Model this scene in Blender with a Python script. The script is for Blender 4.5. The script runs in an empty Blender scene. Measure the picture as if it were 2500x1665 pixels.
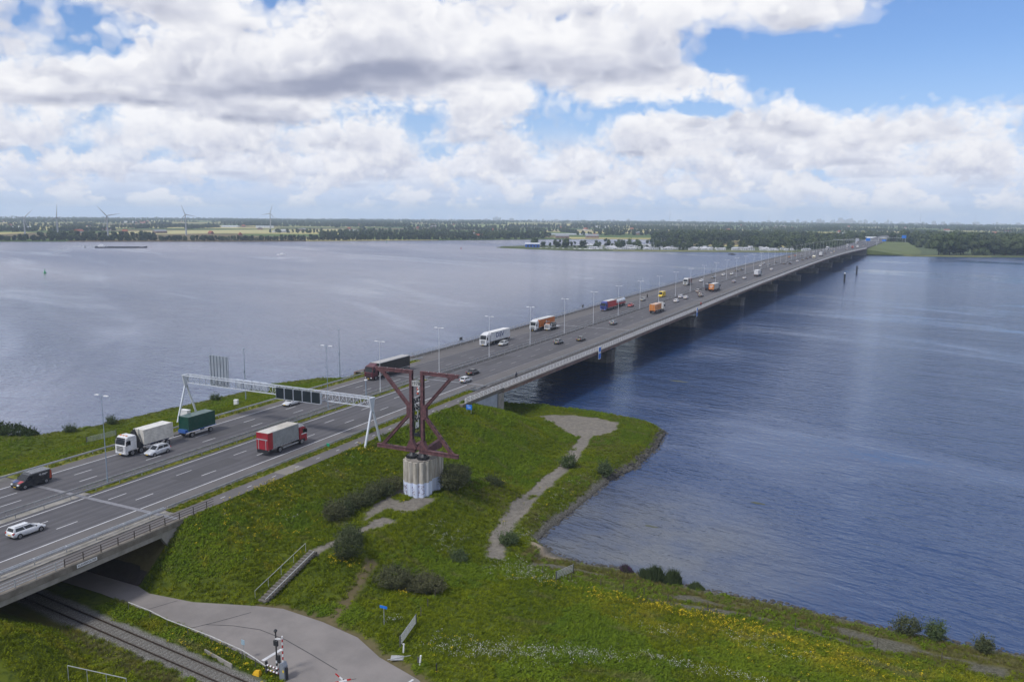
import bpy, bmesh, math, random
import numpy as np
from mathutils import Matrix, Vector
S=bpy.context.scene
rnd=random.Random(7); nrg=np.random.default_rng(7)
R=math.radians
# ------------------------------------------------------------------ camera
cd=bpy.data.cameras.new('camera'); cam=bpy.data.objects.new('camera',cd); S.collection.objects.link(cam); S.camera=cam
cd.lens=28.; cd.sensor_width=36.; cd.clip_start=.5; cd.clip_end=60000.
def aim(pitch,roll,yaw,loc):
    f=Vector((-math.sin(yaw)*math.cos(pitch),math.cos(yaw)*math.cos(pitch),-math.sin(pitch)))
    r=Vector((math.cos(yaw),math.sin(yaw),0)); u=r.cross(f)
    r2=math.cos(roll)*r+math.sin(roll)*u; u2=-math.sin(roll)*r+math.cos(roll)*u
    M=Matrix((r2,u2,-f)).transposed().to_4x4(); M.translation=loc; return M
cam.matrix_world=aim(R(8.902),R(.438),R(25.62),(0,0,50))
S.view_settings.view_transform='Standard'; S.view_settings.look='None'; S.view_settings.gamma=1.; S.view_settings.use_curve_mapping=False
S.view_settings.exposure=0.0
S.render.engine='CYCLES'; S.cycles.use_denoising=True
S.cycles.max_bounces=6; S.cycles.diffuse_bounces=2; S.cycles.glossy_bounces=3; S.cycles.transmission_bounces=2; S.cycles.volume_bounces=1
S.cycles.transparent_max_bounces=6; S.cycles.sample_clamp_indirect=4.; S.cycles.caustics_reflective=False; S.cycles.caustics_refractive=False
SUN_E=2.6; HAZE=1.0e-4
WAT=dict(c1=(.024,.054,.140),c2=(.245,.247,.30),lee=.26,bd=1.7)
GR=dict(a=(.090,.128,.008),b=(.152,.185,.009),c=(.044,.072,.008),d=(.070,.120,.010),e=(.115,.162,.011))
# ---- node helper
class NT:
    def __init__(s, tree): s.t=tree; s.n=tree.nodes; s.l=tree.links
    def node(s, typ, **kw):
        n=s.n.new(typ)
        for k,v in kw.items(): setattr(n,k,v)
        return n
    def put(s, sock, v):
        if isinstance(v, bpy.types.NodeSocket): s.l.new(v, sock)
        elif v is not None: sock.default_value=v
    def m(s, op, a, b=None, c=None, clamp=False):
        n=s.n.new('ShaderNodeMath'); n.operation=op; n.use_clamp=clamp
        s.put(n.inputs[0],a); s.put(n.inputs[1],b); s.put(n.inputs[2],c)
        return n.outputs[0]
    def v(s, op, a, b=None, sc=None):
        n=s.n.new('ShaderNodeVectorMath'); n.operation=op
        s.put(n.inputs[0],a); s.put(n.inputs[1],b)
        if sc is not None: s.put(n.inputs['Scale'],sc)
        return n.outputs['Value'] if op in('DOT_PRODUCT','LENGTH','DISTANCE') else n.outputs[0]
    def rng(s, x, a, b, c=0., d=1., smooth=True):
        n=s.n.new('ShaderNodeMapRange'); n.interpolation_type='SMOOTHSTEP' if smooth else 'LINEAR'
        s.put(n.inputs['Value'],x)
        for k,q in (('From Min',a),('From Max',b),('To Min',c),('To Max',d)): s.put(n.inputs[k],q)
        return n.outputs[0]
    def mix(s, f, a, b, blend='MIX'):
        n=s.n.new('ShaderNodeMix'); n.data_type='RGBA'; n.blend_type=blend
        s.put(n.inputs[0],f); s.put(n.inputs[6],a); s.put(n.inputs[7],b)
        return n.outputs[2]
    def noise(s, vec, scale, detail=4., rough=.5, dim='3D', dist=0., lac=2., color=False):
        n=s.n.new('ShaderNodeTexNoise'); n.noise_dimensions=dim
        s.put(n.inputs['Vector'],vec); s.put(n.inputs['Scale'],scale); s.put(n.inputs['Detail'],detail)
        s.put(n.inputs['Roughness'],rough); s.put(n.inputs['Distortion'],dist); s.put(n.inputs['Lacunarity'],lac)
        return n.outputs[1] if color else n.outputs[0]
    def comb(s,x,y,z):
        n=s.n.new('ShaderNodeCombineXYZ'); s.put(n.inputs[0],x); s.put(n.inputs[1],y); s.put(n.inputs[2],z); return n.outputs[0]
    def sep(s,v):
        n=s.n.new('ShaderNodeSeparateXYZ'); s.put(n.inputs[0],v); return n.outputs
def rgb(*c): return (*c,1.)
SUN_EL, SUN_AZ = math.radians(52), math.radians(205)   # azimuth measured clockwise from +Y
def build_world():
    w=bpy.data.worlds.new("World"); S.world=w; w.use_nodes=True
    t=NT(w.node_tree); t.n.clear()
    out=t.node('ShaderNodeOutputWorld'); bg=t.node('ShaderNodeBackground')
    t.l.new(bg.outputs[0],out.inputs[0])
    sky=t.node('ShaderNodeTexSky',sky_type='NISHITA',sun_disc=False,sun_elevation=SUN_EL,sun_rotation=SUN_AZ,altitude=50.,air_density=1.2,dust_density=.6,ozone_density=2.5)
    tc=t.node('ShaderNodeTexCoord')
    d=t.v('NORMALIZE',tc.outputs['Generated'])
    x,y,z=t.sep(d)
    zc=t.m('MAXIMUM',z,.012)
    wn=t.node('ShaderNodeTexWhiteNoise',noise_dimensions='3D'); t.put(wn.inputs[0],t.v('SCALE',d,sc=91731.7))
    jit=wn.outputs[0]
    STEPS=CL.get('steps',16); TH=CL['TH']
    # far clouds shrink: horizontal path is limited by earth curvature
    inv=t.m('DIVIDE',1.,t.m('ADD',zc,CL['curv']))
    # bias field: layout of the big clouds and the blue gap, on the cloud-base plane
    pb=t.v('SCALE',d,sc=inv); bx,by,_=t.sep(pb)
    bias=None
    for (cx,cy,rx,ry,a) in CL['blobs']:
        q=t.m('ADD',t.m('POWER',t.m('DIVIDE',t.m('SUBTRACT',bx,cx),rx),2.),t.m('POWER',t.m('DIVIDE',t.m('SUBTRACT',by,cy),ry),2.))
        g=t.m('MULTIPLY',t.m('EXPONENT',t.m('MULTIPLY',q,-1.)),a)
        bias=g if bias is None else t.m('ADD',bias,g)
    big=t.noise(t.v('ADD',pb,CL['off2']),CL['bigs'],1.,.5)
    bias=t.m('ADD',bias,t.m('MULTIPLY',t.m('SUBTRACT',big,.5),CL['biga']))
    T=None; Lsum=None; Hs=None
    for i in range(STEPS):
        f=t.m('DIVIDE',t.m('ADD',jit,float(i)),float(STEPS))
        h=t.m('ADD',t.m('MULTIPLY',f,TH),1.)
        p=t.v('SCALE',d,sc=t.m('MULTIPLY',h,inv))
        px,py,_=t.sep(p)
        p3=t.v('ADD',t.comb(px,py,t.m('MULTIPLY',h,CL['vz'])),CL['off'])
        n=t.noise(p3,CL['s'],5.,CL['r'],dist=0.)
        prof=t.m('ADD',t.m('MULTIPLY',t.m('POWER',f,1.3),CL['dome']),CL['thr'])
        if CL['bil']:
            hf=t.noise(p3,CL['s']*CL['bils'],1.5,.5); n=t.m('ADD',n,t.m('MULTIPLY',t.m('SUBTRACT',t.m('ABSOLUTE',t.m('MULTIPLY_ADD',hf,2.,-1.)),.28),CL['bil']))
        dn=t.m('SUBTRACT',t.m('ADD',n,bias),prof)
        a=t.rng(dn,0.,CL['soft'],0.,CL['op'])
        # light: sides and tops are bright, the deep core near the base is grey
        core=t.rng(dn,.0,.17)
        lit=t.m('SUBTRACT',1.,t.m('MULTIPLY',t.rng(f,.02,.62,1.,0.),t.m('ADD',t.m('MULTIPLY',core,.75),.18)))
        if T is None: T=t.m('SUBTRACT',1.,a); Lsum=t.m('MULTIPLY',a,lit); Hs=t.m('MULTIPLY',a,h)
        else:
            w_=t.m('MULTIPLY',T,a); Hs=t.m('ADD',Hs,t.m('MULTIPLY',w_,h)); Lsum=t.m('ADD',Lsum,t.m('MULTIPLY',w_,lit)); T=t.m('MULTIPLY',T,t.m('SUBTRACT',1.,a))
    alpha=t.m('SUBTRACT',1.,T)
    lit=t.m('DIVIDE',Lsum,t.m('MAXIMUM',alpha,.01))
    # relief: compare the density at the visible surface with the density a little nearer the sun
    hm=t.m('DIVIDE',Hs,t.m('MAXIMUM',alpha,.01))
    p=t.v('SCALE',d,sc=t.m('MULTIPLY',hm,inv)); px,py,_=t.sep(p)
    p3=t.v('ADD',t.comb(px,py,t.m('MULTIPLY',hm,CL['vz'])),CL['off'])
    sd=CL['sd']
    n1=t.noise(p3,CL["s"],8.,CL['r']); n2=t.noise(t.v("ADD",p3,sd),CL["s"],8.,CL['r'])
    rel=t.m('MULTIPLY',t.m('SUBTRACT',n1,n2),CL['rel'])
    lit=t.m('ADD',lit,rel,clamp=True)
    cr=t.node('ShaderNodeValToRGB'); t.put(cr.inputs[0],lit)
    e=cr.color_ramp.elements
    e[0].position=.05; e[0].color=rgb(*CL['dark']); e[1].position=1.; e[1].color=rgb(*CL['white'])
    m=e.new(.5); m.color=rgb(*CL['mid'])
    skyc=t.v('SCALE',sky.outputs[0],sc=CL['skys'])
    skyc=t.v('MULTIPLY',skyc,CL['skyt'])
    # aerial perspective inside the cloud deck: toward the horizon both sky and cloud go pale
    hz=t.rng(z,.0,.20,1.,0.)
    skyc=t.mix(t.m('MULTIPLY',hz,.75),skyc,rgb(*CL['hazesky']))
    cloud=t.mix(t.rng(z,.0,.12,.6,0.),cr.outputs[0],rgb(*CL['hazecloud']))
    alpha=t.m('MULTIPLY',alpha,t.rng(z,.01,.06,CL['lowa'],1.))
    col=t.mix(alpha,skyc,cloud)
    # rows of small distant cumulus along the horizon
    az=t.m('ARCTAN2',x,y)
    def puff(dv): return t.noise(t.comb(t.m('MULTIPLY',az,CL['pu']),t.m('ADD',t.m('MULTIPLY',t.m('POWER',t.m('MAXIMUM',z,.0005),.7),CL['pv']),dv),3.3),1.,5.,.55)
    a0=puff(0.); a1=puff(.42)
    pl=t.m('MULTIPLY_ADD',t.m('SUBTRACT',a0,a1),2.9,.60,clamp=True)
    pc=t.mix(pl,rgb(*CL['plow']),rgb(*CL['phigh'])); pc=t.mix(t.rng(z,.0,.05,.55,0.),pc,rgb(*CL['hazecloud']))
    pa=t.m('MULTIPLY',t.rng(a0,.44,.54),t.m('MULTIPLY',t.rng(z,.002,.02,.3,1.),t.rng(z,.06,.115,1.,0.)))
    col=t.mix(t.m('MULTIPLY',pa,.85),col,pc)
    low=t.mix(t.rng(z,-.02,.0,1.,0.),col,rgb(.55,.60,.68))
    t.put(bg.inputs[0],low); bg.inputs[1].default_value=CL['gain']
    w.cycles.sampling_method='NONE'
CL=dict(bil=0.,bils=4.,vz=1.25,gain=1.03,lowa=.3,pu=25.,pv=17.,plow=(.52,.56,.70),phigh=(.90,.90,.93),curv=.03,sd=(.05,-.12,.16),rel=2.2,TH=.75,s=.85,r=.56,thr=.50,dome=.30,soft=.10,op=.75,off=(3.1,7.7,0.),off2=(1.3,2.9,0.),bigs=.22,biga=.35,
  blobs=[(-3.6,3.2,1.6,1.0,.10)],
  dark=(.33,.35,.43),mid=(.62,.64,.70),white=(.93,.93,.94),skys=.1,skyt=(1.,1.,1.),hazesky=(.55,.63,.78),hazecloud=(.72,.75,.82))
CL.update(dict(steps=15,TH=.9,s=.9,vz=1.1,bil=.2,bils=6.,curv=.045,r=.5,thr=.48,dome=.24,soft=.02,op=.95,biga=.12,bigs=.25,skyt=(.78,.95,1.32),hazesky=(.50,.65,.97),white=(.95,.95,.97),mid=(.64,.66,.755),dark=(.33,.36,.48),hazecloud=(.78,.82,.94),rel=4.4,off=(18.4,5.5,3.),
  blobs=[(.35,2.0,1.1,1.2,-.04),(-.2,4.3,.95,.9,-.15),(.5,5.2,.8,.8,-.1),(-1.45,5.6,.4,.35,-.12),(-7.2,5.6,1.,.7,-.16),(-4.5,3.4,.9,.6,.09),(-3.2,3.7,.7,.5,.09),(-1.2,4.6,.35,.3,.1)]))
build_world()
sun=bpy.data.lights.new('sun','SUN'); sun.energy=SUN_E; sun.angle=R(10.); sun.color=(1.,.96,.9)
so=bpy.data.objects.new('sun',sun); S.collection.objects.link(so)
sdir=Vector((math.sin(SUN_AZ)*math.cos(SUN_EL),math.cos(SUN_AZ)*math.cos(SUN_EL),math.sin(SUN_EL)))
so.rotation_euler=(-sdir).to_track_quat('-Z','Y').to_euler(); so.location=(0,0,200)
# ------------------------------------------------------------------ mesh helpers
COL=S.collection
class MB:
    def __init__(s): s.v=[]; s.f=[]; s.m=[]; s.s=[]
    def add(s,vs,fs,m=0,sm=False):
        b=len(s.v); s.v.extend(tuple(x) for x in vs)
        for f in fs: s.f.append(tuple(b+i for i in f)); s.m.append(m); s.s.append(sm)
        return s
    def box(s,x0,x1,y0,y1,z0,z1,m=0,tx=0.,ty=0.):
        v=[(x0,y0,z0),(x1,y0,z0),(x1,y1,z0),(x0,y1,z0),(x0+tx,y0+ty,z1),(x1-tx,y0+ty,z1),(x1-tx,y1-ty,z1),(x0+tx,y1-ty,z1)]
        return s.add(v,[(3,2,1,0),(4,5,6,7),(0,1,5,4),(1,2,6,5),(2,3,7,6),(3,0,4,7)],m)
    def bar(s,a,b,w,h,m=0,up=(0,0,1)):
        a=Vector(a); b=Vector(b); d=(b-a).normalized(); u=Vector(up)
        if abs(d.dot(u))>.98: u=Vector((0,1,0))
        x=d.cross(u).normalized(); z=x.cross(d).normalized(); x=x*w/2; z=z*h/2
        v=[a-x-z,a+x-z,a+x+z,a-x+z,b-x-z,b+x-z,b+x+z,b-x+z]
        return s.add(v,[(0,1,2,3),(7,6,5,4),(0,4,5,1),(1,5,6,2),(2,6,7,3),(3,7,4,0)],m)
    def tube(s,a,b,r0,r1=None,n=8,m=0,cap=True,sm=True):
        a=Vector(a); b=Vector(b); r1=r0 if r1 is None else r1; d=(b-a).normalized()
        u=Vector((0,0,1)) if abs(d.z)<.9 else Vector((1,0,0)); x=d.cross(u).normalized(); y=d.cross(x)
        v=[a+(x*math.cos(t)+y*math.sin(t))*r0 for t in [2*math.pi*i/n for i in range(n)]]+[b+(x*math.cos(t)+y*math.sin(t))*r1 for t in [2*math.pi*i/n for i in range(n)]]
        s.add(v,[(i,i+n,(i+1)%n+n,(i+1)%n) for i in range(n)],m,sm)
        if cap: s.add(v,[tuple(range(n)),tuple(range(2*n-1,n-1,-1))],m)
        return s
    def loft(s,rings,m=0,sm=True,cap=True,closed=True):
        n=len(rings[0]); v=[p for r in rings for p in r]; fs=[]
        for k in range(len(rings)-1):
            for i in range(n if closed else n-1):
                j=(i+1)%n; fs.append((k*n+i,k*n+j,(k+1)*n+j,(k+1)*n+i))
        s.add(v,fs,m,sm)
        if cap: s.add(v,[tuple(range(n-1,-1,-1)),tuple(range((len(rings)-1)*n,len(rings)*n))],m)
        return s
    def prism(s,poly,axis,a,b,m=0):
        # polygon in the other two axes, extruded along axis from a to b
        def P(u,w,t): return {'x':(t,u,w),'y':(u,t,w),'z':(u,w,t)}[axis]
        n=len(poly); v=[P(u,w,a) for u,w in poly]+[P(u,w,b) for u,w in poly]
        return s.add(v,[(i,(i+1)%n,(i+1)%n+n,i+n) for i in range(n)]+[tuple(range(n-1,-1,-1)),tuple(range(n,2*n))],m)
    def quad(s,a,b,c,d,m=0): return s.add([a,b,c,d],[(0,1,2,3)],m)
    def panel(s,q,u0,u1,v0,v1,off,m=0):
        # a piece of the quad q (a,b along u; a,d along v), lifted off by its normal
        a,b,c,d=[Vector(p) for p in q]
        nn=(b-a).cross(d-a).normalized()*off
        P=lambda u,v:(a*(1-u)+b*u)*(1-v)+(d*(1-u)+c*u)*v+nn
        return s.quad(P(u0,v0),P(u1,v0),P(u1,v1),P(u0,v1),m)
    def mesh(s,name,mats,bevel=0.,fix=True):
        me=bpy.data.meshes.new(name); me.from_pydata([tuple(x) for x in s.v],[],s.f)
        for mt in (mats if isinstance(mats,(list,tuple)) else [mats]): me.materials.append(mt)
        me.polygons.foreach_set('material_index',s.m); me.polygons.foreach_set('use_smooth',s.s)
        if fix or bevel:
            bm=bmesh.new(); bm.from_mesh(me)
            if bevel:
                bmesh.ops.remove_doubles(bm,verts=bm.verts,dist=1e-4)
                bmesh.ops.bevel(bm,geom=list(bm.edges),offset=bevel,segments=1,affect='EDGES',clamp_overlap=True)
            bmesh.ops.recalc_face_normals(bm,faces=bm.faces)
            bm.to_mesh(me); bm.free()
        me.update(); return me
def link(name,data,parent=None,loc=None,rotz=None):
    o=bpy.data.objects.new(name,data); COL.objects.link(o)
    if parent is not None: o.parent=parent
    if loc is not None: o.location=loc
    if rotz is not None: o.rotation_euler=(0,0,rotz)
    return o
def part(name,mb,mats,parent,bevel=0.,stuff=False,fix=True):
    o=link(name,mb.mesh(name,mats,bevel,fix),parent)
    if stuff: o['kind']='stuff'
    return o
def tag(o,label,cat=None,group=None,kind=None):
    o['label']=label
    if cat: o['category']=cat
    if group: o['group']=group
    if kind: o['kind']=kind
    return o
def thing(name,label,cat,loc=(0,0,0),rotz=0.,group=None):
    return tag(link(name,None,None,loc,rotz),label,cat,group)
def solid(name,label,cat,mb,mats,loc=(0,0,0),rotz=0.,group=None,bevel=0.):
    return tag(link(name,mb.mesh(name,mats,bevel),None,loc,rotz),label,cat,group)
def struct(name,me,label=None):
    o=link(name,me); o['kind']='structure'
    if label: o['label']=label
    return o
def copy_tree(o,parent=None):
    c=o.copy(); COL.objects.link(c); c.parent=parent
    for ch in o.children: copy_tree(ch,c)
    return c
KIDS={}
def clone(o,loc,rotz=0.,label=None,group=None,scale=None):
    c=copy_tree(o); c.location=loc; c.rotation_euler=(0,0,rotz)
    if label: c['label']=label
    if group: c['group']=group
    if scale: c.scale=scale
    return c
def remove_tree(o):
    for ch in list(o.children): remove_tree(ch)
    bpy.data.objects.remove(o)
def text_mesh(txt,size,mat,depth=.01):
    cu=bpy.data.curves.new('t','FONT'); cu.body=txt; cu.size=size; cu.align_x='CENTER'; cu.align_y='CENTER'; cu.extrude=depth; cu.offset=.012*size; cu.resolution_u=2
    o=bpy.data.objects.new('t',cu); COL.objects.link(o)
    dg=bpy.context.evaluated_depsgraph_get(); me=bpy.data.meshes.new_from_object(o.evaluated_get(dg)); bpy.data.objects.remove(o)
    me.materials.clear(); me.materials.append(mat); return me
# ------------------------------------------------------------------ materials
MATS={}
def mat(name,col,rough=.7,metal=0.,var=.0,scale=2.,spec=.5,col2=None,bump=0.,bscale=8.,coat=0.,coord='Object'):
    if name in MATS: return MATS[name]
    m=bpy.data.materials.new(name); m.use_nodes=True; t=NT(m.node_tree); b=t.n['Principled BSDF']
    b.inputs['Roughness'].default_value=rough; b.inputs['Metallic'].default_value=metal
    b.inputs['Specular IOR Level'].default_value=spec; b.inputs['Coat Weight'].default_value=coat
    tc=t.node('ShaderNodeTexCoord'); vec=tc.outputs[coord]
    c2=col2 if col2 else tuple(x*(1-var) for x in col)
    n=t.noise(vec,scale,5.,.6); f=t.rng(n,.3,.7)
    t.put(b.inputs['Base Color'],t.mix(f,rgb(*col),rgb(*c2)))
    if bump:
        bn=t.node('ShaderNodeBump'); bn.inputs['Strength'].default_value=bump; bn.inputs['Distance'].default_value=.05
        t.put(bn.inputs['Height'],t.noise(vec,bscale,4.,.6)); t.l.new(bn.outputs[0],b.inputs['Normal'])
    MATS[name]=m; return m
def grime(m):
    t=NT(m.node_tree); b=t.n['Principled BSDF']; src=b.inputs['Base Color'].links[0].from_socket; co=t.node('ShaderNodeTexCoord').outputs['Object']; x,y,z=t.sep(co)
    n=t.noise(t.comb(t.m('MULTIPLY',x,.8),t.m('MULTIPLY',y,.8),t.m('MULTIPLY',z,2.2)),2.2,4.,.65); g=t.m('MULTIPLY',t.rng(n,.42,.72),.32)
    t.put(b.inputs['Base Color'],t.mix(g,src,rgb(.13,.12,.105))); m['grimy']=1
def paint(c): 
    k='paint_%.2f_%.2f_%.2f'%c
    m=mat(k,c,.3,0.,.22,.9,.5,coat=.35)
    if 'grimy' not in m: grime(m)
    return m
M_steel=mat('galvanised steel',(.50,.52,.54),.45,.4,.2,3.)
M_steeld=mat('dull steel',(.16,.165,.17),.6,.5,.3,3.)
M_white=mat('white paint',(.74,.75,.76),.45,0,.12,1.)
M_whited=mat('weathered white paint',(.55,.55,.54),.6,0,.3,1.5)
M_line=mat('road paint',(.62,.63,.65),.6,0,.25,.6)
M_black=mat('black rubber',(.018,.018,.02),.75,0,.2,6.)
M_dark=mat('dark metal',(.035,.037,.042),.5,.2,.3,4.)
M_rim=mat('alloy rim',(.42,.43,.45),.35,.7,.2,9.)
M_glass=mat('vehicle glass',(.012,.016,.02),.08,0,.2,2.,.6)
M_plate=mat('yellow plate',(.75,.48,.03),.5,0,.05,5.)
M_red=mat('tail lamp red',(.42,.015,.02),.25,0,.1,5.)
M_lamp=mat('lamp glass',(.75,.77,.8),.15,0,.05,5.)
M_conc=mat('concrete',(.30,.285,.26),.85,0,0,.7,col2=(.20,.19,.165),bump=.3,bscale=6.)
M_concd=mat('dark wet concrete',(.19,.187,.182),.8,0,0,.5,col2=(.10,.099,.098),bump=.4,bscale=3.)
M_blue=mat('sign blue',(.01,.16,.62),.4,0,.05,3.)
M_bluemast=mat('blue grey mast',(.30,.37,.45),.5,.3,.15,1.)
M_asph=None
# ------------------------------------------------------------------ road geometry (Y along the motorway, X across, water level z=0)
TY=[-500,0,165,225,277,329,380,432,484,536,587,640,690,745,800,900,1000,1100,1200,1260,4000]
TZ=[0,0,0,.35,1.05,1.6,2.35,2.95,3.5,3.75,4.2,4.5,4.65,4.75,4.7,4.2,3.2,1.8,.4,0,0]
_gy=np.arange(-200,2600,5.); _gz=np.interp(_gy,TY,TZ); _k=np.exp(-np.linspace(-2,2,17)**2); _k/=_k.sum()
_gz=np.convolve(np.pad(_gz,8,mode='edge'),_k,'valid')
ZR0=9.5
def zr(Y): return ZR0+float(np.interp(Y,_gy,_gz))
def ax(Y):
    if Y<140: return -104.5
    if Y<180: return -104.5+.043*(Y-140)**2/80
    return -104.5+.86+.043*(Y-180)
def P(off,Y,dz=0.): return (ax(Y)+off,Y,zr(Y)+dz)
def head(Y): return -math.atan(.043) if Y>175 else (-math.atan(.043*(Y-140)/40) if Y>140 else 0.)
def stations(a,b,step=10.):
    n=max(1,int(math.ceil((b-a)/step))); return [a+(b-a)*i/n for i in range(n+1)]
def ribbon(mb,prof,a,b,step=10.,m=0,closed=False,sm=False):
    rings=[[P(o,Y,dz) for o,dz in prof] for Y in stations(a,b,step)]
    return mb.loft(rings,m,sm,cap=closed,closed=closed)
def rect(o0,o1,z0,z1): return [(o0,z0),(o1,z0),(o1,z1),(o0,z1)]
# ------------------------------------------------------------------ terrain of the near bank
def sstep(a,b,x):
    t=np.clip((x-a)/(b-a),0,1); return t*t*(3-2*t)
def seg_dist(X,Y,pts,closed=False):
    d=np.full(X.shape,1e9); q=list(pts)+([pts[0]] if closed else [])
    for (x0,y0),(x1,y1) in zip(q[:-1],q[1:]):
        dx,dy=x1-x0,y1-y0; t=np.clip(((X-x0)*dx+(Y-y0)*dy)/(dx*dx+dy*dy+1e-9),0,1)
        d=np.minimum(d,np.hypot(X-x0-t*dx,Y-y0-t*dy))
    return d
def inside(X,Y,pts):
    r=np.zeros(X.shape,bool); n=len(pts)
    for i in range(n):
        x0,y0=pts[i]; x1,y1=pts[(i+1)%n]
        if y0==y1: continue
        c=((y0>Y)!=(y1>Y))&(X<(x1-x0)*(Y-y0)/(y1-y0)+x0); r^=c
    return r
def sdist(X,Y,pts):
    d=seg_dist(X,Y,pts,True); return np.where(inside(X,Y,pts),d,-d)
# value noise
_perm=nrg.random((64,64))
def vnoise(X,Y,sc,seed=0):
    u=X*sc+seed*7.31; v=Y*sc+seed*3.77; i=np.floor(u).astype(int); j=np.floor(v).astype(int); fu=u-i; fv=v-j
    fu=fu*fu*(3-2*fu); fv=fv*fv*(3-2*fv); g=lambda a,b:_perm[a%64,b%64]
    return (g(i,j)*(1-fu)+g(i+1,j)*fu)*(1-fv)+(g(i,j+1)*(1-fu)+g(i+1,j+1)*fu)*fv
def fbm(X,Y,sc,o=3,seed=0):
    r=0; a=.5
    for k in range(o): r=r+a*vnoise(X,Y,sc*2**k,seed+k); a*=.5
    return r/(1-.5**o)-.5
SHORE=[(-900,40),(-260,100),(-200,104),(-180.6,107.9),(-170,108.5),(-166.6,119),(-166,131),(-164.6,145),(-163,165),(-162.6,175),(-156,189),(-145,194),(-125,192),(-108,189),(-90.8,186),(-81.7,187.3),(-74.7,188.2),(-57.8,186.9),(-49,183.5),(-45.4,179.5),(-43.8,166.4),(-43.7,151),(-46.1,139.4),(-46.4,124),(-47,113.8),(-46.8,108),(-41.9,105),(-38.2,104.4),(-31.8,105.1),(-25.8,104.2),(-19,103.9),(-10,104.2),(-2,103.7),(5.3,103.2),(17,104),(40,103.5),(400,103),(400,-300),(-900,-300)]
LOWROAD=[(-150,66.6),(-87,66.4),(-81.3,64.9),(-74.6,65.7),(-67,68.4),(-63.6,69.3),(-57.3,68.9),(-51.6,67.9),(-47,65.6),(-41,63.9),(-37,61.6),(-28,54),(-20,40),(-52,40),(-52.6,57),(-53.6,58.2),(-56,58.6),(-60,59.4),(-66.1,60.3),(-76.7,61.5),(-86.6,62.2),(-150,62.2)]
def rail_y(x): return 55.05-.079*(x+58.)
PAD=[(-76.2,173.4),(-72,177),(-68.4,178.4),(-62,178),(-56.7,176.5),(-55.2,171),(-55.4,166.3),(-58.7,160),(-62,160.5),(-66.4,164.8),(-71,169)]
PATH=[(-58.8,161),(-57.6,153),(-56.0,144),(-55.3,138),(-54.8,128.4),(-53.2,112),(-51.5,103),(-49.0,97)]
PLAT=[(-66.2,88.2),(-69.5,94),(-70.2,103),(-68,106),(-62.6,104),(-62.4,99),(-62.6,92),(-63.8,88.6)]
def terrain(X,Y):
    sd=sdist(X,Y,SHORE)
    low=3.0-1.05*sstep(70,100,Y)
    low=np.where(X>-46,3.3-.2*sstep(60,75,Y)-1.6*sstep(74,97,Y),low)
    low=np.where((X>-52)&(X<=-46),low*(X+52)/6*0+np.interp(X,[-52,-46],[0,1])*(3.3-.2*sstep(60,75,Y)-1.6*sstep(74,97,Y))+np.interp(X,[-52,-46],[1,0])*(3.0-1.05*sstep(70,100,Y)),low)
    steep=np.where(X>-44,.17,.5); steep=np.where(X<-120,.4,steep)
    low=np.minimum(low,-.25+steep*sd+.25*sstep(0,1.,sd))
    def emb(x0,x1,y0,y1,top,sr,sl,sf,sb):
        dxr=np.maximum(X-x1,0)*sr; dxl=np.maximum(x0-X,0)*sl; dyf=np.maximum(Y-y1,0)*sf; dyb=np.maximum(y0-Y,0)*sb
        return top-np.hypot(dxr+dxl,dyf+dyb)
    E=np.where(X>-84.6,emb(-123.,-83.3,73.,150.,9.4,.36,.235,.37,.86),emb(-123.,-83.3,73.,158.,9.4,.36,.235,.37,.86))
    E2=np.maximum(emb(-126.,-83.3,-200.,44.,9.4,.5,.3,.62,.5),emb(-170.,-124.,-200.,52.5,8.6,1.2,.3,1.6,.5))  # the second bank is added out of view to darken the underpass
    Pl=6.1-np.hypot(np.maximum(X+62.3,0)*.46+np.maximum(-72-X,0)*.3,np.maximum(Y-112.,0)*.30+np.maximum(79.3-Y,0)*.37)
    Pl=np.where(X<-80,-9,Pl)
    z=np.maximum(low,np.maximum(E,E2))
    k=.5; h=np.clip(.5+.5*(Pl-z)/k,0,1); z=z*(1-h)+Pl*h+k*h*(1-h)*.5
    z=np.where(sd<0,np.maximum(-3.,sd*.4-.25),z)
    lr=sdist(X,Y,LOWROAD); ry=55.05-.079*(X+58.); rd=np.abs(Y-ry)
    rough=sstep(.3,3.,sd)*sstep(-.2,-1.6,lr)*sstep(1.5,3.,rd)
    crest=((X>-123.5)&(X<-83.2)&(Y>72)&(Y<159))
    rough=np.where(crest,0.,rough)
    z=z+rough*(.55*fbm(X,Y,.11,3,1)+.35*fbm(X,Y,.5,3,5))
    md=sstep(-81,-75,X)*sstep(-58,-64,X)*sstep(114,124,Y)*sstep(176,160,Y); z=z+md*(2.0*fbm(X*.8+Y*.25,Y,.075,3,91)+.2)
    flat=sstep(-1.2,.1,lr); z=z*(1-flat)+2.93*flat
    fl=sstep(3.2,1.7,rd)*((X<-20)&(sd>5)); z=z*(1-fl)+2.98*fl
    return z,sd
def tz(x,y): 
    z,_=terrain(np.array([float(x)]),np.array([float(y)])); return float(z[0])
GX=np.arange(-215,45.01,.4); GY=np.arange(36,198.01,.4)
XX,YY=np.meshgrid(GX,GY); ZZ,SD=terrain(XX,YY)
wob=.9*fbm(XX,YY,.45,3,11)
A={}
dp=seg_dist(XX,YY,PATH); gap=sstep(.05,.22,vnoise(XX,YY,.09,21)-.15)
pathw=1.45+1.0*sstep(115,97,YY)*0+.5*fbm(XX,YY,.2,2,8)
pm=sstep(.25,-.25,dp-pathw+wob*.8)*np.where((YY>147)&(YY<155),sstep(.42,.62,vnoise(XX,YY,.22,33)),1.)*sstep(.95,.80,vnoise(XX,YY,.5,35))
pm=np.maximum(pm,sstep(-.35,.35,sdist(XX,YY,PAD)+wob*1.6))
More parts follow.
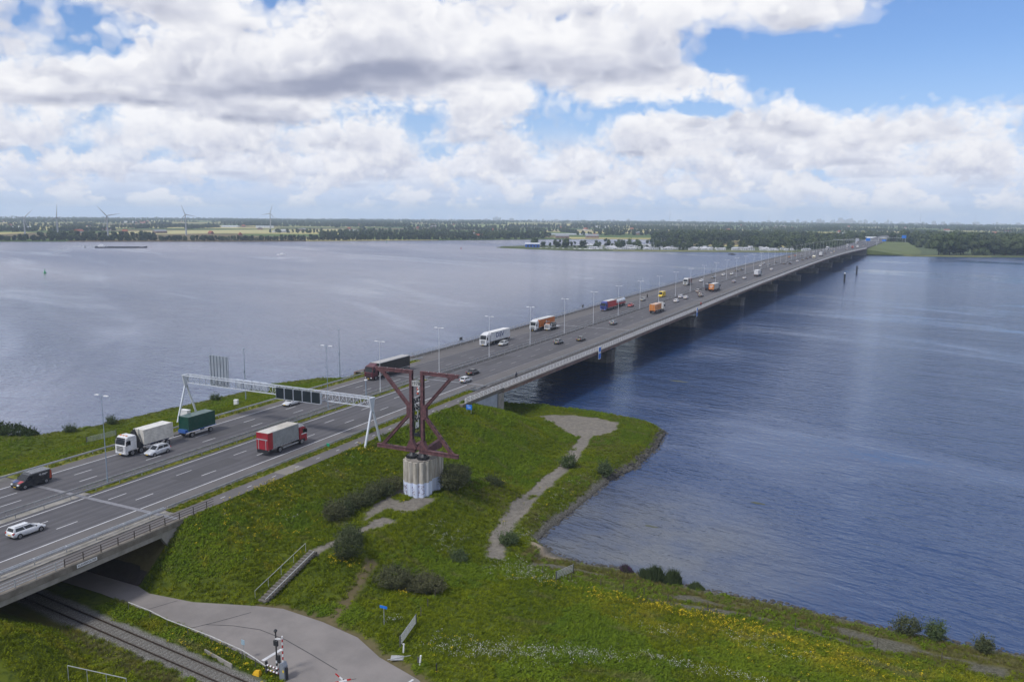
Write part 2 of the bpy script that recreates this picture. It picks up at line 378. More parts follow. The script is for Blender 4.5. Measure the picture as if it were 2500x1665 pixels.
pl=sstep(-.35,.35,sdist(XX,YY,PLAT)+wob*1.2)*(1-sstep(.5,.7,vnoise(XX,YY,.3,14)+.25*(np.abs(XX+66.2)<.7)))
pl=np.maximum(pl,sstep(.2,-.2,seg_dist(XX,YY,[(-64.8,89),(-65.6,84),(-66.4,78.6)])-.75+wob*.4))
A['path']=np.maximum(pm,pl)
A['dirt']=np.maximum(sstep(.3,-.3,seg_dist(XX,YY,[(-59.4,81.5),(-58.2,77),(-57.2,72),(-56.6,68.6)])-.75+wob*1.1)*.9,
    sstep(.8,0.,seg_dist(XX,YY,[(-67,68.6),(-63.6,69.5),(-57.3,69.1),(-51.6,68.1),(-47,65.8),(-41,64.1),(-37,61.8)])-.25+wob)*.8)
A['dirt']=np.maximum(A['dirt'],.75*sstep(.3,-.3,seg_dist(XX,YY,[(-120,71.5),(-86,71.5)])-5.)*((XX<-84)&(XX>-124)))
A['sand']=sstep(-.4,.4,sdist(XX,YY,[(-46.6,105.4),(-42.5,104.3),(-40,102.6),(-43.2,101.2),(-46,102.4)])+wob)
st=np.where((XX>-44.5),sstep(3.2,.6,SD+wob*2.2),sstep(2.1,.9,SD+wob*1.2)); st=np.where(XX<-120,sstep(1.8,.4,SD+wob),st)
strip=(XX>-44)*sstep(.5,.72,vnoise(XX*.35,YY*1.4,.6,40))*sstep(3.5,5.,SD)*sstep(11.5,9.,SD)*.8
A['stone']=np.maximum(st,strip)
A['dry']=np.where(XX>-46,sstep(12.5,6.,SD+wob*3)*sstep(1.,3.,SD),0.)
A['dry']=np.maximum(A['dry'],np.where(XX<-125,sstep(9,2,SD+wob*3)*.7,0.)); rd=np.abs(YY-(55.05-.079*(XX+58.)))
A['dry']=np.maximum(A['dry'],sstep(2.,.4,np.abs(YY-(55.05-.079*(XX+58.))+3.2)+wob)*.9*(XX<-50))
pen=(XX>-62)&(XX<-43)&(YY>108); A['dry']=np.maximum(A['dry'],np.where(pen,.45*sstep(.3,.7,vnoise(XX,YY,.12,51)),0.))
A['ballast']=sstep(.35,-.25,rd-1.75+wob*.9)*((XX<-53.5)|(XX>-38))
A['grass']=(1-np.clip(A['path']+A['dirt']*.8+A['sand']+A['stone']*1.1+A['ballast']*1.1,0,1))*sstep(.4,1.4,SD)
A['grass']*=sstep(.1,-.5,sdist(XX,YY,LOWROAD))
A['wet']=sstep(.9,.1,SD)
def grid_mesh(name,sel,mats):
    idx=-np.ones(XX.shape,int); ny,nx=XX.shape
    use=np.zeros(XX.shape,bool)
    for a in (0,1):
        for b in (0,1): use[a:ny-1+a,b:nx-1+b]|=sel
    idx[use]=np.arange(use.sum())
    v=np.stack([XX[use],YY[use],ZZ[use]],1)
    q=np.stack([idx[:-1,:-1][sel],idx[:-1,1:][sel],idx[1:,1:][sel],idx[1:,:-1][sel]],1)
    me=bpy.data.meshes.new(name); me.vertices.add(len(v)); me.vertices.foreach_set('co',v.astype(np.float32).ravel())
    me.loops.add(q.size); me.loops.foreach_set('vertex_index',q.astype(np.int32).ravel())
    me.polygons.add(len(q)); me.polygons.foreach_set('loop_start',np.arange(0,q.size,4,dtype=np.int32)); 
    me.update(calc_edges=True); me.polygons.foreach_set('use_smooth',np.ones(len(q),bool))
    for k,a in A.items():
        at=me.attributes.new(k,'FLOAT','POINT'); at.data.foreach_set('value',a[use].astype(np.float32))
    for m in mats: me.materials.append(m)
    return me
def ground_material():
    m=bpy.data.materials.new('bank ground'); m.use_nodes=True; t=NT(m.node_tree); b=t.n['Principled BSDF']
    pos=t.node('ShaderNodeNewGeometry').outputs['Position']
    at=lambda k:(lambda n:(setattr(n,'attribute_name',k),n.outputs['Fac'])[1])(t.node('ShaderNodeAttribute'))
    n1=t.noise(pos,.12,4.,.6); n2=t.noise(pos,1.3,5.,.65); n3=t.noise(pos,6.,3.,.6)
    g=t.mix(t.rng(n1,.35,.65),rgb(.060,.085,.010),rgb(.092,.115,.012))
    g=t.mix(t.rng(n2,.4,.72),g,rgb(.035,.052,.010)); g=t.mix(t.m('MULTIPLY',t.rng(n3,.5,.8),.5),g,rgb(.09,.11,.02))
    g=t.mix(at('dry'),g,t.mix(n2,rgb(.12,.10,.03),rgb(.085,.095,.028)))
    pa=t.mix(t.rng(n2,.3,.7),rgb(.205,.187,.16),rgb(.12,.112,.098)); pa=t.mix(t.m('MULTIPLY',t.rng(n3,.45,.7),.4),pa,rgb(.26,.24,.205))
    c=t.mix(at('path'),g,pa)
    c=t.mix(at('dirt'),c,t.mix(n2,rgb(.16,.125,.075),rgb(.085,.07,.04)))
    c=t.mix(at('ballast'),c,t.mix(t.rng(t.noise(pos,9.,2.,.7),.35,.65),rgb(.06,.056,.05),rgb(.24,.235,.22)))
    c=t.mix(at('sand'),c,t.mix(n2,rgb(.30,.25,.19),rgb(.24,.20,.15)))
    stc=t.mix(t.rng(t.noise(pos,3.5,3.,.6),.3,.7),rgb(.05,.048,.042),rgb(.155,.15,.135))
    c=t.mix(at('stone'),c,stc); c=t.mix(t.m('MULTIPLY',at('wet'),.6),c,rgb(.02,.02,.016))
    t.put(b.inputs['Base Color'],c); b.inputs['Roughness'].default_value=.92; b.inputs['Specular IOR Level'].default_value=.08
    bn=t.node('ShaderNodeBump'); bn.inputs['Strength'].default_value=.6; bn.inputs['Distance'].default_value=.12
    t.put(bn.inputs['Height'],t.m('ADD',n2,t.m('MULTIPLY',n3,.5))); t.l.new(bn.outputs[0],b.inputs['Normal'])
    return m
M_ground=ground_material()
cellp=(A['path'][:-1,:-1]>.5)
struct('ground',grid_mesh('ground',~cellp,[M_ground]),'grassy bank with mound and slopes beside the motorway')
struct('gravel_path',grid_mesh('gravel_path',cellp,[M_ground]),'worn grey gravel path and pad on the spit')
# ------------------------------------------------------------------ water
def water_material():
    m=bpy.data.materials.new('water'); m.use_nodes=True; t=NT(m.node_tree); b=t.n['Principled BSDF']
    pos=t.node('ShaderNodeNewGeometry').outputs['Position']; x,y,z=t.sep(pos)
    # slow wind streaks across the estuary
    u=t.m('ADD',t.m('MULTIPLY',x,.9),t.m('MULTIPLY',y,-.44)); w=t.m('ADD',t.m('MULTIPLY',x,.44),t.m('MULTIPLY',y,.9))
    sv=t.comb(t.m('MULTIPLY',u,.0035),t.m('MULTIPLY',w,.013),0.)
    sl=t.noise(sv,1.,4.,.62,dist=.8); calm=t.rng(sl,.50,.66)
    sv2=t.comb(t.m('MULTIPLY',u,.0016),t.m('MULTIPLY',w,.004),4.); big=t.noise(sv2,1.,3.,.55)
    mud_sheen=t.m('MULTIPLY',t.rng(big,.30,.62,.35,1.),t.rng(t.m('ADD',x,t.m('MULTIPLY',y,.16)),-170.,-60.,1.,.0))  # silt tint; its paleness also stands for sky sheen on the left water
    sh_=t.rng(t.v('DISTANCE',t.comb(x,y,0.),(-37.,112.,0.)),6.,42.,1.,0.); wc_=t.mix(mud_sheen,rgb(*WAT['c1']),rgb(*WAT['c2'])); wc_=t.mix(t.m('MULTIPLY',sh_,t.rng(t.noise(pos,.08,3.,.6),.3,.65,.45,.95)),wc_,rgb(.115,.125,.14)); t.put(b.inputs['Base Color'],wc_)
    b.inputs['IOR'].default_value=1.33; b.inputs['Specular IOR Level'].default_value=.5
    dist=t.v('LENGTH',pos); t.put(b.inputs['Roughness'],t.m('MULTIPLY',t.m('MULTIPLY_ADD',calm,-.5,1.),t.rng(dist,150.,1100.,.012,.26,False)))
    # ripples, longer across the wind
    rv=t.comb(t.m('MULTIPLY',t.m('ADD',t.m('MULTIPLY',x,.97),t.m('MULTIPLY',y,-.25)),.42),t.m('ADD',t.m('MULTIPLY',x,.25),t.m('MULTIPLY',y,.97)),0.)
    r1=t.noise(rv,.62,2.,.5,dist=.4); r2=t.noise(rv,1.7,3.,.6); r3=t.noise(rv,.10,2.,.5)
    hgt=t.m('ADD',t.m('ADD',t.m('MULTIPLY',r1,1.),t.m('MULTIPLY',r2,.42)),t.m('MULTIPLY',r3,2.2))
    amp=t.m('MULTIPLY',t.m('MULTIPLY_ADD',calm,-.78,1.),t.rng(t.m('ADD',x,t.m('MULTIPLY',y,.0)),-60.,-25.,1.,WAT['lee']))
    bn=t.node('ShaderNodeBump'); bn.inputs['Distance'].default_value=WAT['bd']; t.put(bn.inputs['Strength'],amp)
    t.put(bn.inputs['Height'],hgt); t.l.new(bn.outputs[0],b.inputs['Normal'])
    return m
SUNLIT_WATER=None
M_water=water_material()
w=MB(); w.quad((-6500,-2500,0),(6500,-2500,0),(6500,4500,0),(-6500,4500,0)); struct('water',w.mesh('water',M_water,fix=False),'wide river estuary with wind streaked water')
# ------------------------------------------------------------------ far land
FAR=[(-9000,-5300),(-1387,859),(-1055,1130),(-900,1330),(-757,1518),(-700,1600),(-610,1720),(-470,1790),(-350,1750),(-330,1640),(-400,1420),(-470,1300),(-540,1262),(-566,1220),(-580,1170),(-570,1142),(-500,1124),(-419,1112),(-300,1165),(-181,1225),(-110,1262),(-34,1250),(21,1214),(90,1240),(156,1278),(320,1300),(700,1350),(3000,1500),(9000,2500)]
RFAR=7600.
def far_outline():
    pts=[p for p in FAR]
    arc=[]
    a0=math.atan2(2500,9000); a1=math.atan2(-5300,-9000)+2*math.pi
    for i in range(41):
        a=a0+(a1-a0)*i/40; r=RFAR if .9<a<3.0 else RFAR*1.02
        arc.append((RFAR*math.cos(a),RFAR*math.sin(a)))
    pts=[p for p in pts if math.hypot(*p)<RFAR]
    return pts+arc
def far_land_material():
    m=bpy.data.materials.new('far fields'); m.use_nodes=True; t=NT(m.node_tree); b=t.n['Principled BSDF']
    pos=t.node('ShaderNodeNewGeometry').outputs['Position']; x,y,z=t.sep(pos)
    u=t.m('ADD',t.m('MULTIPLY',x,.85),t.m('MULTIPLY',y,.53)); w=t.m('ADD',t.m('MULTIPLY',x,-.53),t.m('MULTIPLY',y,.85))
    vo=t.node('ShaderNodeTexVoronoi',voronoi_dimensions='2D',feature='F1',distance='CHEBYCHEV')
    t.put(vo.inputs['Vector'],t.comb(t.m('MULTIPLY',u,.0022),t.m('MULTIPLY',w,.0042),0.)); vo.inputs['Scale'].default_value=1.; vo.inputs['Randomness'].default_value=.6
    r,g_,b_=t.sep(vo.outputs['Color'])
    c=t.mix(t.rng(r,.2,.7),rgb(.07,.11,.03),rgb(.11,.16,.045))
    c=t.mix(t.rng(g_,.62,.68),c,rgb(.50,.44,.18)); c=t.mix(t.rng(b_,.74,.78),c,rgb(.17,.13,.075))
    n=t.noise(pos,.02,4.,.6); c=t.mix(t.m('MULTIPLY',n,.4),c,rgb(.06,.08,.025))
    t.put(b.inputs['Base Color'],c); b.inputs['Roughness'].default_value=.95; b.inputs['Specular IOR Level'].default_value=.1
    return m
pts=far_outline(); bm=bmesh.new(); vs=[bm.verts.new((x,y,1.3)) for x,y in pts]; f=bm.faces.new(vs)
ret=bmesh.ops.extrude_face_region(bm,geom=[f]); 
for v in ret['geom']:
    if isinstance(v,bmesh.types.BMVert): v.co.z=1.3
for v in vs: v.co.z=-2.
bmesh.ops.triangulate(bm,faces=[q for q in bm.faces if len(q.verts)>4]); bmesh.ops.recalc_face_normals(bm,faces=bm.faces)
me=bpy.data.meshes.new('far_land'); bm.to_mesh(me); bm.free(); me.materials.append(far_land_material()); struct('far_land',me,'flat polder land of fields beyond the water')
# low grassy fringe in front of the far shore (camp site and right bank)
M_shoregrass=mat('shore grass',(.085,.105,.03),.9,0,0,.05,col2=(.05,.065,.02))
# ------------------------------------------------------------------ haze
def build_haze():
    m=bpy.data.materials.new('haze air'); m.use_nodes=True; t=NT(m.node_tree); t.n.clear()
    o=t.node('ShaderNodeOutputMaterial'); v=t.node('ShaderNodeVolumePrincipled'); t.l.new(v.outputs[0],o.inputs['Volume'])
    v.inputs['Color'].default_value=rgb(.68,.82,1.); v.inputs['Density'].default_value=HAZE; v.inputs['Anisotropy'].default_value=.0
    mb=MB(); mb.box(-13000,13000,-3500,9500,-4.,135.)
    h=link('haze',mb.mesh('haze',m)); h['kind']='stuff'; h['label']='thin bluish summer haze over the estuary'
    m.cycles.homogeneous_volume=True
    return h
# ------------------------------------------------------------------ motorway
def asphalt(name,base,dark,streak=True):
    m=bpy.data.materials.new(name); m.use_nodes=True; t=NT(m.node_tree); b=t.n['Principled BSDF']
    pos=t.node('ShaderNodeNewGeometry').outputs['Position']; x,y,z=t.sep(pos)
    n1=t.noise(pos,.25,4.,.6); n2=t.noise(pos,7.,3.,.7)
    c=t.mix(t.rng(n1,.3,.7),rgb(*base),rgb(*dark)); c=t.mix(t.m('MULTIPLY',n2,.25),c,rgb(*[q*1.5 for q in base]))
    if streak:
        of=t.m('SUBTRACT',t.m('ADD',x,104.5),t.m('MULTIPLY',t.m('MAXIMUM',t.m('SUBTRACT',y,160.),0.),.043))
        fr=t.m('FRACT',t.m('DIVIDE',t.m('SUBTRACT',t.m('ABSOLUTE',of),1.84),3.55)); tr=t.m('SUBTRACT',1.,t.m('MULTIPLY',t.m('ABSOLUTE',t.m('SUBTRACT',t.m('ABSOLUTE',t.m('SUBTRACT',fr,.5)),.24)),7.),clamp=True)
        c=t.mix(t.m('MULTIPLY',t.m('MULTIPLY',tr,t.noise(t.comb(x,t.m('MULTIPLY',y,.06),0.),1.,3.,.6)),.75),c,rgb(*[q*.6 for q in dark]))
        s=t.noise(t.comb(t.m('MULTIPLY',x,1.3),t.m('MULTIPLY',y,.02),0.),1.,3.,.6); c=t.mix(t.m('MULTIPLY',t.rng(s,.45,.7),.45),c,rgb(*[q*.62 for q in dark]))
    t.put(b.inputs['Base Color'],c); b.inputs['Roughness'].default_value=.8; b.inputs['Specular IOR Level'].default_value=.35
    return m
M_road=asphalt('motorway asphalt',(.100,.098,.106),(.078,.077,.085)); M_road2=asphalt('shoulder asphalt',(.122,.115,.114),(.098,.094,.094),False)
M_cycle=asphalt('cycle path asphalt',(.125,.117,.116),(.10,.095,.095),False)
M_low=asphalt('concrete road',(.215,.198,.188),(.16,.148,.142),False)
M_joint=mat('expansion joint',(.26,.26,.28),.5,.3,.3,2.)
M_medgrass=mat('median grass',(.11,.135,.02),.9,0,0,1.5,col2=(.20,.19,.015),coord='Object')
Y0,YB,YE,YF=20.,166.5,1203.,2300.
mb=MB(); ribbon(mb,[(-15.2,0),(-12.6,0),(-12.59,.0),(-1.2,.0)],Y0,YB,8.); road=struct('motorway',mb.mesh('motorway',M_road,fix=False),'two carriageway asphalt motorway')
mb=MB(); ribbon(mb,[(1.0,0),(16.1,0)],Y0,YB,8.); part('northbound_carriageway',mb,M_road,road,fix=False)
mb=MB(); ribbon(mb,[(-21,.0),(22,.0)],YB,YE,8.); part('bridge_carriageway',mb,M_road,road,fix=False)
mb=MB(); ribbon(mb,[(-19,.0),(21,.0)],YE,YF,20.); part('far_carriageway',mb,M_road,road,fix=False)
mb=MB()
ribbon(mb,[(-15.2,.004),(-12.75,.004)],Y0,YB,8.); ribbon(mb,[(12.7,.004),(16.1,.004)],Y0,YB,8.)
ribbon(mb,[(-20.9,.004),(-12.75,.004)],YB,YE,8.); ribbon(mb,[(12.7,.004),(18.,.004)],YB,YE,8.)
part('hard_shoulder',mb,M_road2,road,fix=False)
mb=MB(); ribbon(mb,[(17.8,.01),(20.7,.01)],Y0,YB,8.); cyc=struct('cycle_path',mb.mesh('cycle_path',M_cycle,fix=False),'asphalt cycle path beside the motorway')
mb=MB(); ribbon(mb,[(18.6,.008),(21.6,.008)],YB,YE,8.); part('bridge_cycle_path',mb,M_cycle,cyc,fix=False)
for Y in np.arange(28,166,5.3): mb=MB(); ribbon(mb,[(19.16,.02),(19.28,.02)],Y,Y+.9,1.); part('lane_marking',mb,M_line,cyc,fix=False)
for o0,o1 in ((-12.62,-12.42),(1.76,1.94),(12.42,12.62)):
    mb=MB(); ribbon(mb,[(o0,.010),(o1,.010)],Y0,YB-.6,8.); part('edge_line',mb,M_line,road,fix=False)
    mb=MB(); ribbon(mb,[(o0+.03,.010),(o1-.03,.010)],YB+.6,YE,8.); part('edge_line',mb,mat('worn road paint',(.30,.30,.31),.7,0,.45,.5),road,fix=False)
mb=MB(); dash=None
for i,Y in enumerate(np.arange(61.2-36,900,12.05)):
    for j,o in enumerate((5.4,8.95,-5.4,-8.95)):
        yy=Y+(1.7 if j%2 else 0)+(3.4 if o<0 else 0)
        if yy<300:
            q=MB(); ribbon(q,[(o-.075,.010),(o+.075,.010)],yy,yy+3.,3.); part('lane_marking',q,M_line if yy<168 else mat('worn lane paint',(.36,.36,.37),.7,0,.4,.5),road,fix=False)
        else: ribbon(mb,[(o-.075,.010),(o+.075,.010)],yy,yy+3.,3.)
part('lane_markings',mb,mat('worn lane paint',(.36,.36,.37),.7),road,stuff=True,fix=False)
for Y,a,b in ((72.6,-15,20.4),(167.3,-20,18),(270.,-20,18),(375.,-20,18),(480.,-20,18)):
    q=MB(); ribbon(q,[(a,.013),(b,.013)],Y-.35,Y+.35,.7); part('expansion_joint',q,M_joint,road,fix=False)
M_patch=asphalt('resurfaced patch',(.075,.074,.079),(.062,.061,.066),False); M_patchl=asphalt('pale path patch',(.20,.185,.165),(.16,.15,.135),False)
for o0,o1,ya,yb_ in ((5.5,8.85,84,96),(9.05,12.4,120,139),(-8.85,-5.5,104,118),(-12.3,-9.05,139,150),(9.05,12.4,205,232),(2.,5.3,190,206),(-8.8,-5.5,236,262),(5.5,8.85,284,300)):
    q=MB(); ribbon(q,[(o0,.006),(o1,.006)],ya,yb_,6.); part('asphalt_patch',q,M_patch,road,fix=False)
q=MB(); ribbon(q,[(17.85,.016),(20.65,.016)],93.4,98.,2.); part('asphalt_patch',q,M_patchl,cyc,fix=False)
# median and verge grass strips (low mounds)
mb=MB(); ribbon(mb,[(-1.25,.0),(-.9,.09),(.0,.13),(.7,.09),(1.05,.0)],74.,YB,2.,sm=True); ms=struct('median_strip',mb.mesh('median_strip',M_medgrass,fix=False),'grassy median strip between the guardrails')
mb=MB(); ribbon(mb,[(16.05,-.05),(16.3,.05),(17.,.1),(17.85,.0)],74.,160.,2.,sm=True); part('verge',mb,M_medgrass,ms,fix=False)
mb=MB(); ribbon(mb,[(-18.9,-.1),(-17.5,.06),(-16.,.06),(-15.15,.0)],73.,188.,2.,sm=True); part('verge',mb,M_medgrass,ms,fix=False)
mb=MB(); ribbon(mb,[(-1.2,-.01),(1.05,-.01)],Y0,74.,4.); part('median_slab',mb,M_conc,road,fix=False)
mb=MB(); ribbon(mb,[(16.05,-.01),(17.85,-.01)],Y0,74.,4.); part('median_slab',mb,M_conc,road,fix=False)
M_medd=mat('dark grating and rail shade',(.05,.048,.048),.85,0,.3,.6)
q=MB(); ribbon(q,[(-1.15,.007),(.65,.007)],YB,YE+300,8.); part('grating_shade_strip',q,M_medd,road,fix=False)
q=MB(); ribbon(q,[(18.0,.012),(18.65,.012)],YB,YE,8.); part('grating_shade_strip',q,M_medd,road,fix=False)  # shade of the double guardrail put in as a dark strip
q=MB(); ribbon(q,[(-20.8,.009),(-19.1,.009)],190,YE,8.); part('grating_shade_strip',q,M_medd,road,fix=False)  # plain dark strip outside the left guardrail
# ------------------------------------------------------------------ guardrails
M_oldsteel=mat('dull galvanised beam',(.38,.385,.39),.6,.25,.3,1.2)
def guardrail(label,off,a,b,near_to,double=False,h=.75,steel=None,deep=.0):
    steel=steel or M_oldsteel
    t=thing('guardrail',label,'guardrail',group='motorway guardrails'); gr=[-.24,.12] if double else [-.04]
    for k in gr:
        mb=MB(); ribbon(mb,[(off+k,h-.31),(off+k+.05,h-.27),(off+k+.1,h-.31+.02),(off+k+.12,h-.16),(off+k+.1,h-.02),(off+k+.05,h-.04),(off+k,h)],a,b,8.,closed=True); part('beam',mb,steel,t,fix=True)
    mb=MB(); n=0
    for Y in np.arange(a+1,b,4. if b-a<400 else 4.):
        x,y,z=P(off,Y)
        if Y<near_to:
            q=MB(); q.box(x-.05,x+.05,Y-.03,Y+.03,z-.1,z+h-.1)
            if double: q.box(x-.2,x+.2,Y-.05,Y+.05,z+h-.12,z+h-.02)
            part('post',q,steel,t); n+=1
        else: mb.box(x-.05,x+.05,Y-.03,Y+.03,z-.1,z+h-.1)
    if mb.v: part('posts',mb,steel,t,stuff=True)
    return t
guardrail('double steel guardrail along the right carriageway over the underpass',16.7,22.,73.5,80.,True,.78,M_steel)
guardrail('steel guardrail between right carriageway and cycle path',16.6,74.,163.,165.,False,.75,M_oldsteel)
guardrail('median guardrail beside the right carriageway',.72,22.,1500.,200.,False)
guardrail('median guardrail beside the left carriageway',-1.22,22.,1500.,200.,False)
guardrail('guardrail along the outer left shoulder near the water',-16.0,22.,190.,190.,False,.75,M_steel)
guardrail('dark guardrail along the bridge left edge',-18.9,190.,1500.,240.,False,.9)
guardrail('guardrail between the bridge road and its cycle path',18.25,160.,1500.,240.,True,.8)
# ------------------------------------------------------------------ bridge
M_rust=mat('rust brown fascia',(.17,.095,.075),.8,0,0,.35,col2=(.22,.17,.14),bump=.2)
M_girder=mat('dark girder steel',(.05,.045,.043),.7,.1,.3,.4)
br=thing('road_bridge','long low motorway bridge crossing the estuary on wide piers','bridge')
mb=MB(); ribbon(mb,[(21.7,.03),(22.3,.03),(22.3,-.45),(22.12,-.5),(22.12,-1.15),(21.2,-1.2),(21.2,-.1),(21.7,-.05)],YB,YE,8.,closed=True); part('fascia',mb,M_rust,br)
mb=MB(); ribbon(mb,[(21.55,.04),(22.45,.04),(22.45,-.16),(21.55,-.16)],YB,YE,8.,closed=True); part('edge_beam',mb,mat('pale edge concrete',(.33,.31,.285),.8,0,.3,.8),br)
mb=MB(); ribbon(mb,rect(-21.5,-21.,-1.4,.05),YB,YE,8.,closed=True); part('fascia',mb,M_rust,br)
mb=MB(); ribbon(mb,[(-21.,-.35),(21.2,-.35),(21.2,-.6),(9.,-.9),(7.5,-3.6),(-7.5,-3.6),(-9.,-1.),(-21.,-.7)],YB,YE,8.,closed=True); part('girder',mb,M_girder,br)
PIERS=[262+104.6*k for k in range(9)]
for k,Y in enumerate(PIERS):
    x=ax(Y); zt=4.6
    q=MB()
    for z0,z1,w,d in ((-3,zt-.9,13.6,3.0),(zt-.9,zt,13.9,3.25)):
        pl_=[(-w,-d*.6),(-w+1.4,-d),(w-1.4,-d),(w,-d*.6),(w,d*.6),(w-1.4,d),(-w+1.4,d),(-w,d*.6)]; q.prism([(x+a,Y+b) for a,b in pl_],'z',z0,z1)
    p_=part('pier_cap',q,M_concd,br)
    q=MB(); q.prism([(x+a,Y+b) for a,b in ((-10,-1.1),(-9,-1.5),(9,-1.5),(10,-1.1),(10,1.1),(9,1.5),(-9,1.5),(-10,1.1))],'z',zt,zr(Y)-3.5); q2=part('pier_stem',q,mat('grey pier concrete',(.34,.335,.325),.85,0,.35,.4),br)
    for o in (-6.5,6.5):
        b_=MB(); b_.box(x+o-.6,x+o+.6,Y-.5,Y+.5,zr(Y)-3.62,zr(Y)-3.4); part('bearing',b_,M_dark,br)
# right abutment: wall, wing wall and cap
x0=ax(166)
q=MB(); q.box(x0-21,x0+20.2,164.,167.2,-1,8.); part('abutment',q,M_conc,br)
q=MB(); q.prism([(148,8.9),(163.8,8.9),(163.8,3),(158,3)],'x',x0+21.3,x0+21.9); part('wing_wall',q,mat('bluish painted wall',(.34,.38,.44),.8,0,.2,.6),br)
q=MB(); q.box(x0+20.4,x0+22.1,163.9,166.9,-.5,8.6); part('abutment_pillar',q,M_conc,br)
q=MB(); ribbon(q,rect(20.9,22.2,-.65,.05),147.,167.,5.,closed=True); part('edge_beam',q,mat('mossy edge beam',(.16,.145,.125),.9,0,.35,1.),br)
q=MB(); xe=ax(1204); q.box(xe-22,xe+22,1203,1206,-1,8.9); part('abutment',q,M_conc,br)
# railings
def railing(name,label,off,a,b,near,mtl,h=1.1,step=2.,rails=(.12,.48,.8,1.1),end=False,r=.035):
    t=thing(name,label,'railing',group='bridge railings')
    for z in rails:
        mb=MB(); ribbon(mb,rect(off-r,off+r,z-r,z+r),a,b,6.,closed=True); part('rail',mb,mtl,t)
    far=MB()
    for Y in np.arange(a,b,step):
        x,y,z=P(off,Y)
        if Y<near:
            q=MB(); q.box(x-.04,x+.04,Y-.045,Y+.045,z-.15,z+h); part('post',q,mtl,t)
        else: far.box(x-.04,x+.04,Y-.045,Y+.045,z-.15,z+h)
    if far.v: part('posts',far,mtl,t,stuff=True)
    if end:
        q=MB(); x,y,z=P(off,a)
        for i in range(5):
            t0,t1=math.pi/2*i/5,math.pi/2*(i+1)/5; q.bar((x,a-.4*math.sin(t0),z+h-.4+.4*math.cos(t0)),(x,a-.4*math.sin(t1),z+h-.4+.4*math.cos(t1)),.07,.07)
        q.bar((x,a-.4,z+h-.4),(x,a-.4,z-.1),.07,.07); part('end_bow',q,mtl,t)
    return t
railing('bridge_railing','white painted railing along the right edge of the bridge',21.95,149.,YE,330.,M_white,1.15,2.,(.2,.52,.84,1.15),True)
railing('bridge_railing','thin pale railing along the left edge of the bridge',-21.2,175.,YE,250.,mat('pale railing paint',(.42,.43,.44),.6),1.05,2.5,(.45,.75,1.05))
# ------------------------------------------------------------------ underpass viaduct
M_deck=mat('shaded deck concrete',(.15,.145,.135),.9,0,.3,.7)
uv=thing('underpass_bridge','concrete motorway overpass above the railway track and low road','bridge')
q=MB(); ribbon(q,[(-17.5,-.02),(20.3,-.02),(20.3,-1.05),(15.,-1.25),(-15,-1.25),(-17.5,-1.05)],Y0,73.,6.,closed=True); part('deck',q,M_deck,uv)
q=MB(); ribbon(q,[(20.28,.10),(20.95,.10),(20.95,-.62),(20.8,-.7),(20.5,-1.12),(20.28,-1.12)],Y0,74.5,4.,closed=True); part('edge_beam',q,mat('stained concrete beam',(.215,.195,.165),.9,0,0,.8,col2=(.12,.105,.085),bump=.4,bscale=4.),uv)
q=MB(); ribbon(q,rect(20.52,20.82,-1.28,-.64),Y0,74.,4.,closed=True); part('soffit_beam',q,M_conc,uv)
q=MB(); ribbon(q,rect(17.45,17.75,-.02,.18),Y0,72.4,4.,closed=True); part('kerb',q,M_conc,uv)
q=MB(); q.box(-122,-83.9,71.2,73.4,2,8.3); part('abutment',q,M_conc,uv)
q=MB(); q.prism([(69.2,8.25),(73.4,8.25),(73.4,4),(72.,4)],'x',-84.3,-83.7); part('wing_wall',q,M_conc,uv)
q=MB(); q.box(-122,-83.9,42.,44.2,2,8.3); part('abutment',q,M_conc,uv)
q=MB(); q.prism([(65.6,3.02),(71.3,7.7),(71.3,3.)],'x',-121.,-84.2); part('paved_slope',q,mat('brown slope paving',(.045,.037,.031),.95,0,.3,1.2),uv)  # paving colour darkened, like the deck, for the gloom underneath
M_brownrail=mat('brown railing',(.085,.07,.06),.7,.2,.3,2.)
railing('underpass_railing','dark brown tube railing along the overpass edge',20.6,56.,78.4,100.,M_brownrail,1.05,2.35,(.35,.7,1.05),False,.03)
railing('underpass_railing','pale new section of railing on the overpass at frame corner',20.6,22.,55.9,60.,M_steel,1.05,2.35,(.35,.7,1.05),False,.03)
q=MB(); x,y,z=P(20.98,58.4,-.25); q.box(x,x+.05,57.2,59.8,z-.2,z+.2); sg=solid('name_board','white name board fixed to the overpass edge beam','sign',q,M_white)
tm=link('lettering',text_mesh('KLAVERPOLDER',.33,M_dark,.004),sg); tm.location=(x+.056,58.5,z); tm.rotation_euler=(math.pi/2,0,math.pi/2)
# ------------------------------------------------------------------ low road and railway
bm=bmesh.new(); vs=[bm.verts.new((x,y,3.0)) for x,y in LOWROAD]; bm.faces.new(vs); bmesh.ops.triangulate(bm,faces=bm.faces); bmesh.ops.recalc_face_normals(bm,faces=bm.faces)
for f in bm.faces:
    if f.normal.z<0: f.normal_flip()
me=bpy.data.meshes.new('low_road'); bm.to_mesh(me); bm.free(); me.materials.append(M_low); low=struct('low_road',me,'pale concrete road curving under the motorway')
def strip(pts,w,z,parent,name,mt):
    q=MB()
    for (xa,ya),(xb,yb) in zip(pts[:-1],pts[1:]):
        d=Vector((xb-xa,yb-ya,0)).normalized(); n=Vector((-d.y,d.x,0))*w/2
        q.quad(Vector((xa,ya,z))-n,Vector((xb,yb,z))-n,Vector((xb,yb,z))+n,Vector((xa,ya,z))+n)
    return part(name,q,mt,parent,fix=False)
M_tar=mat('tar joint',(.06,.058,.06),.8,0,.3,2.)
strip([(-70.2,60.6),(-68.3,63.5),(-66.4,66.9)],.13,3.008,low,'tar_joint',M_tar)
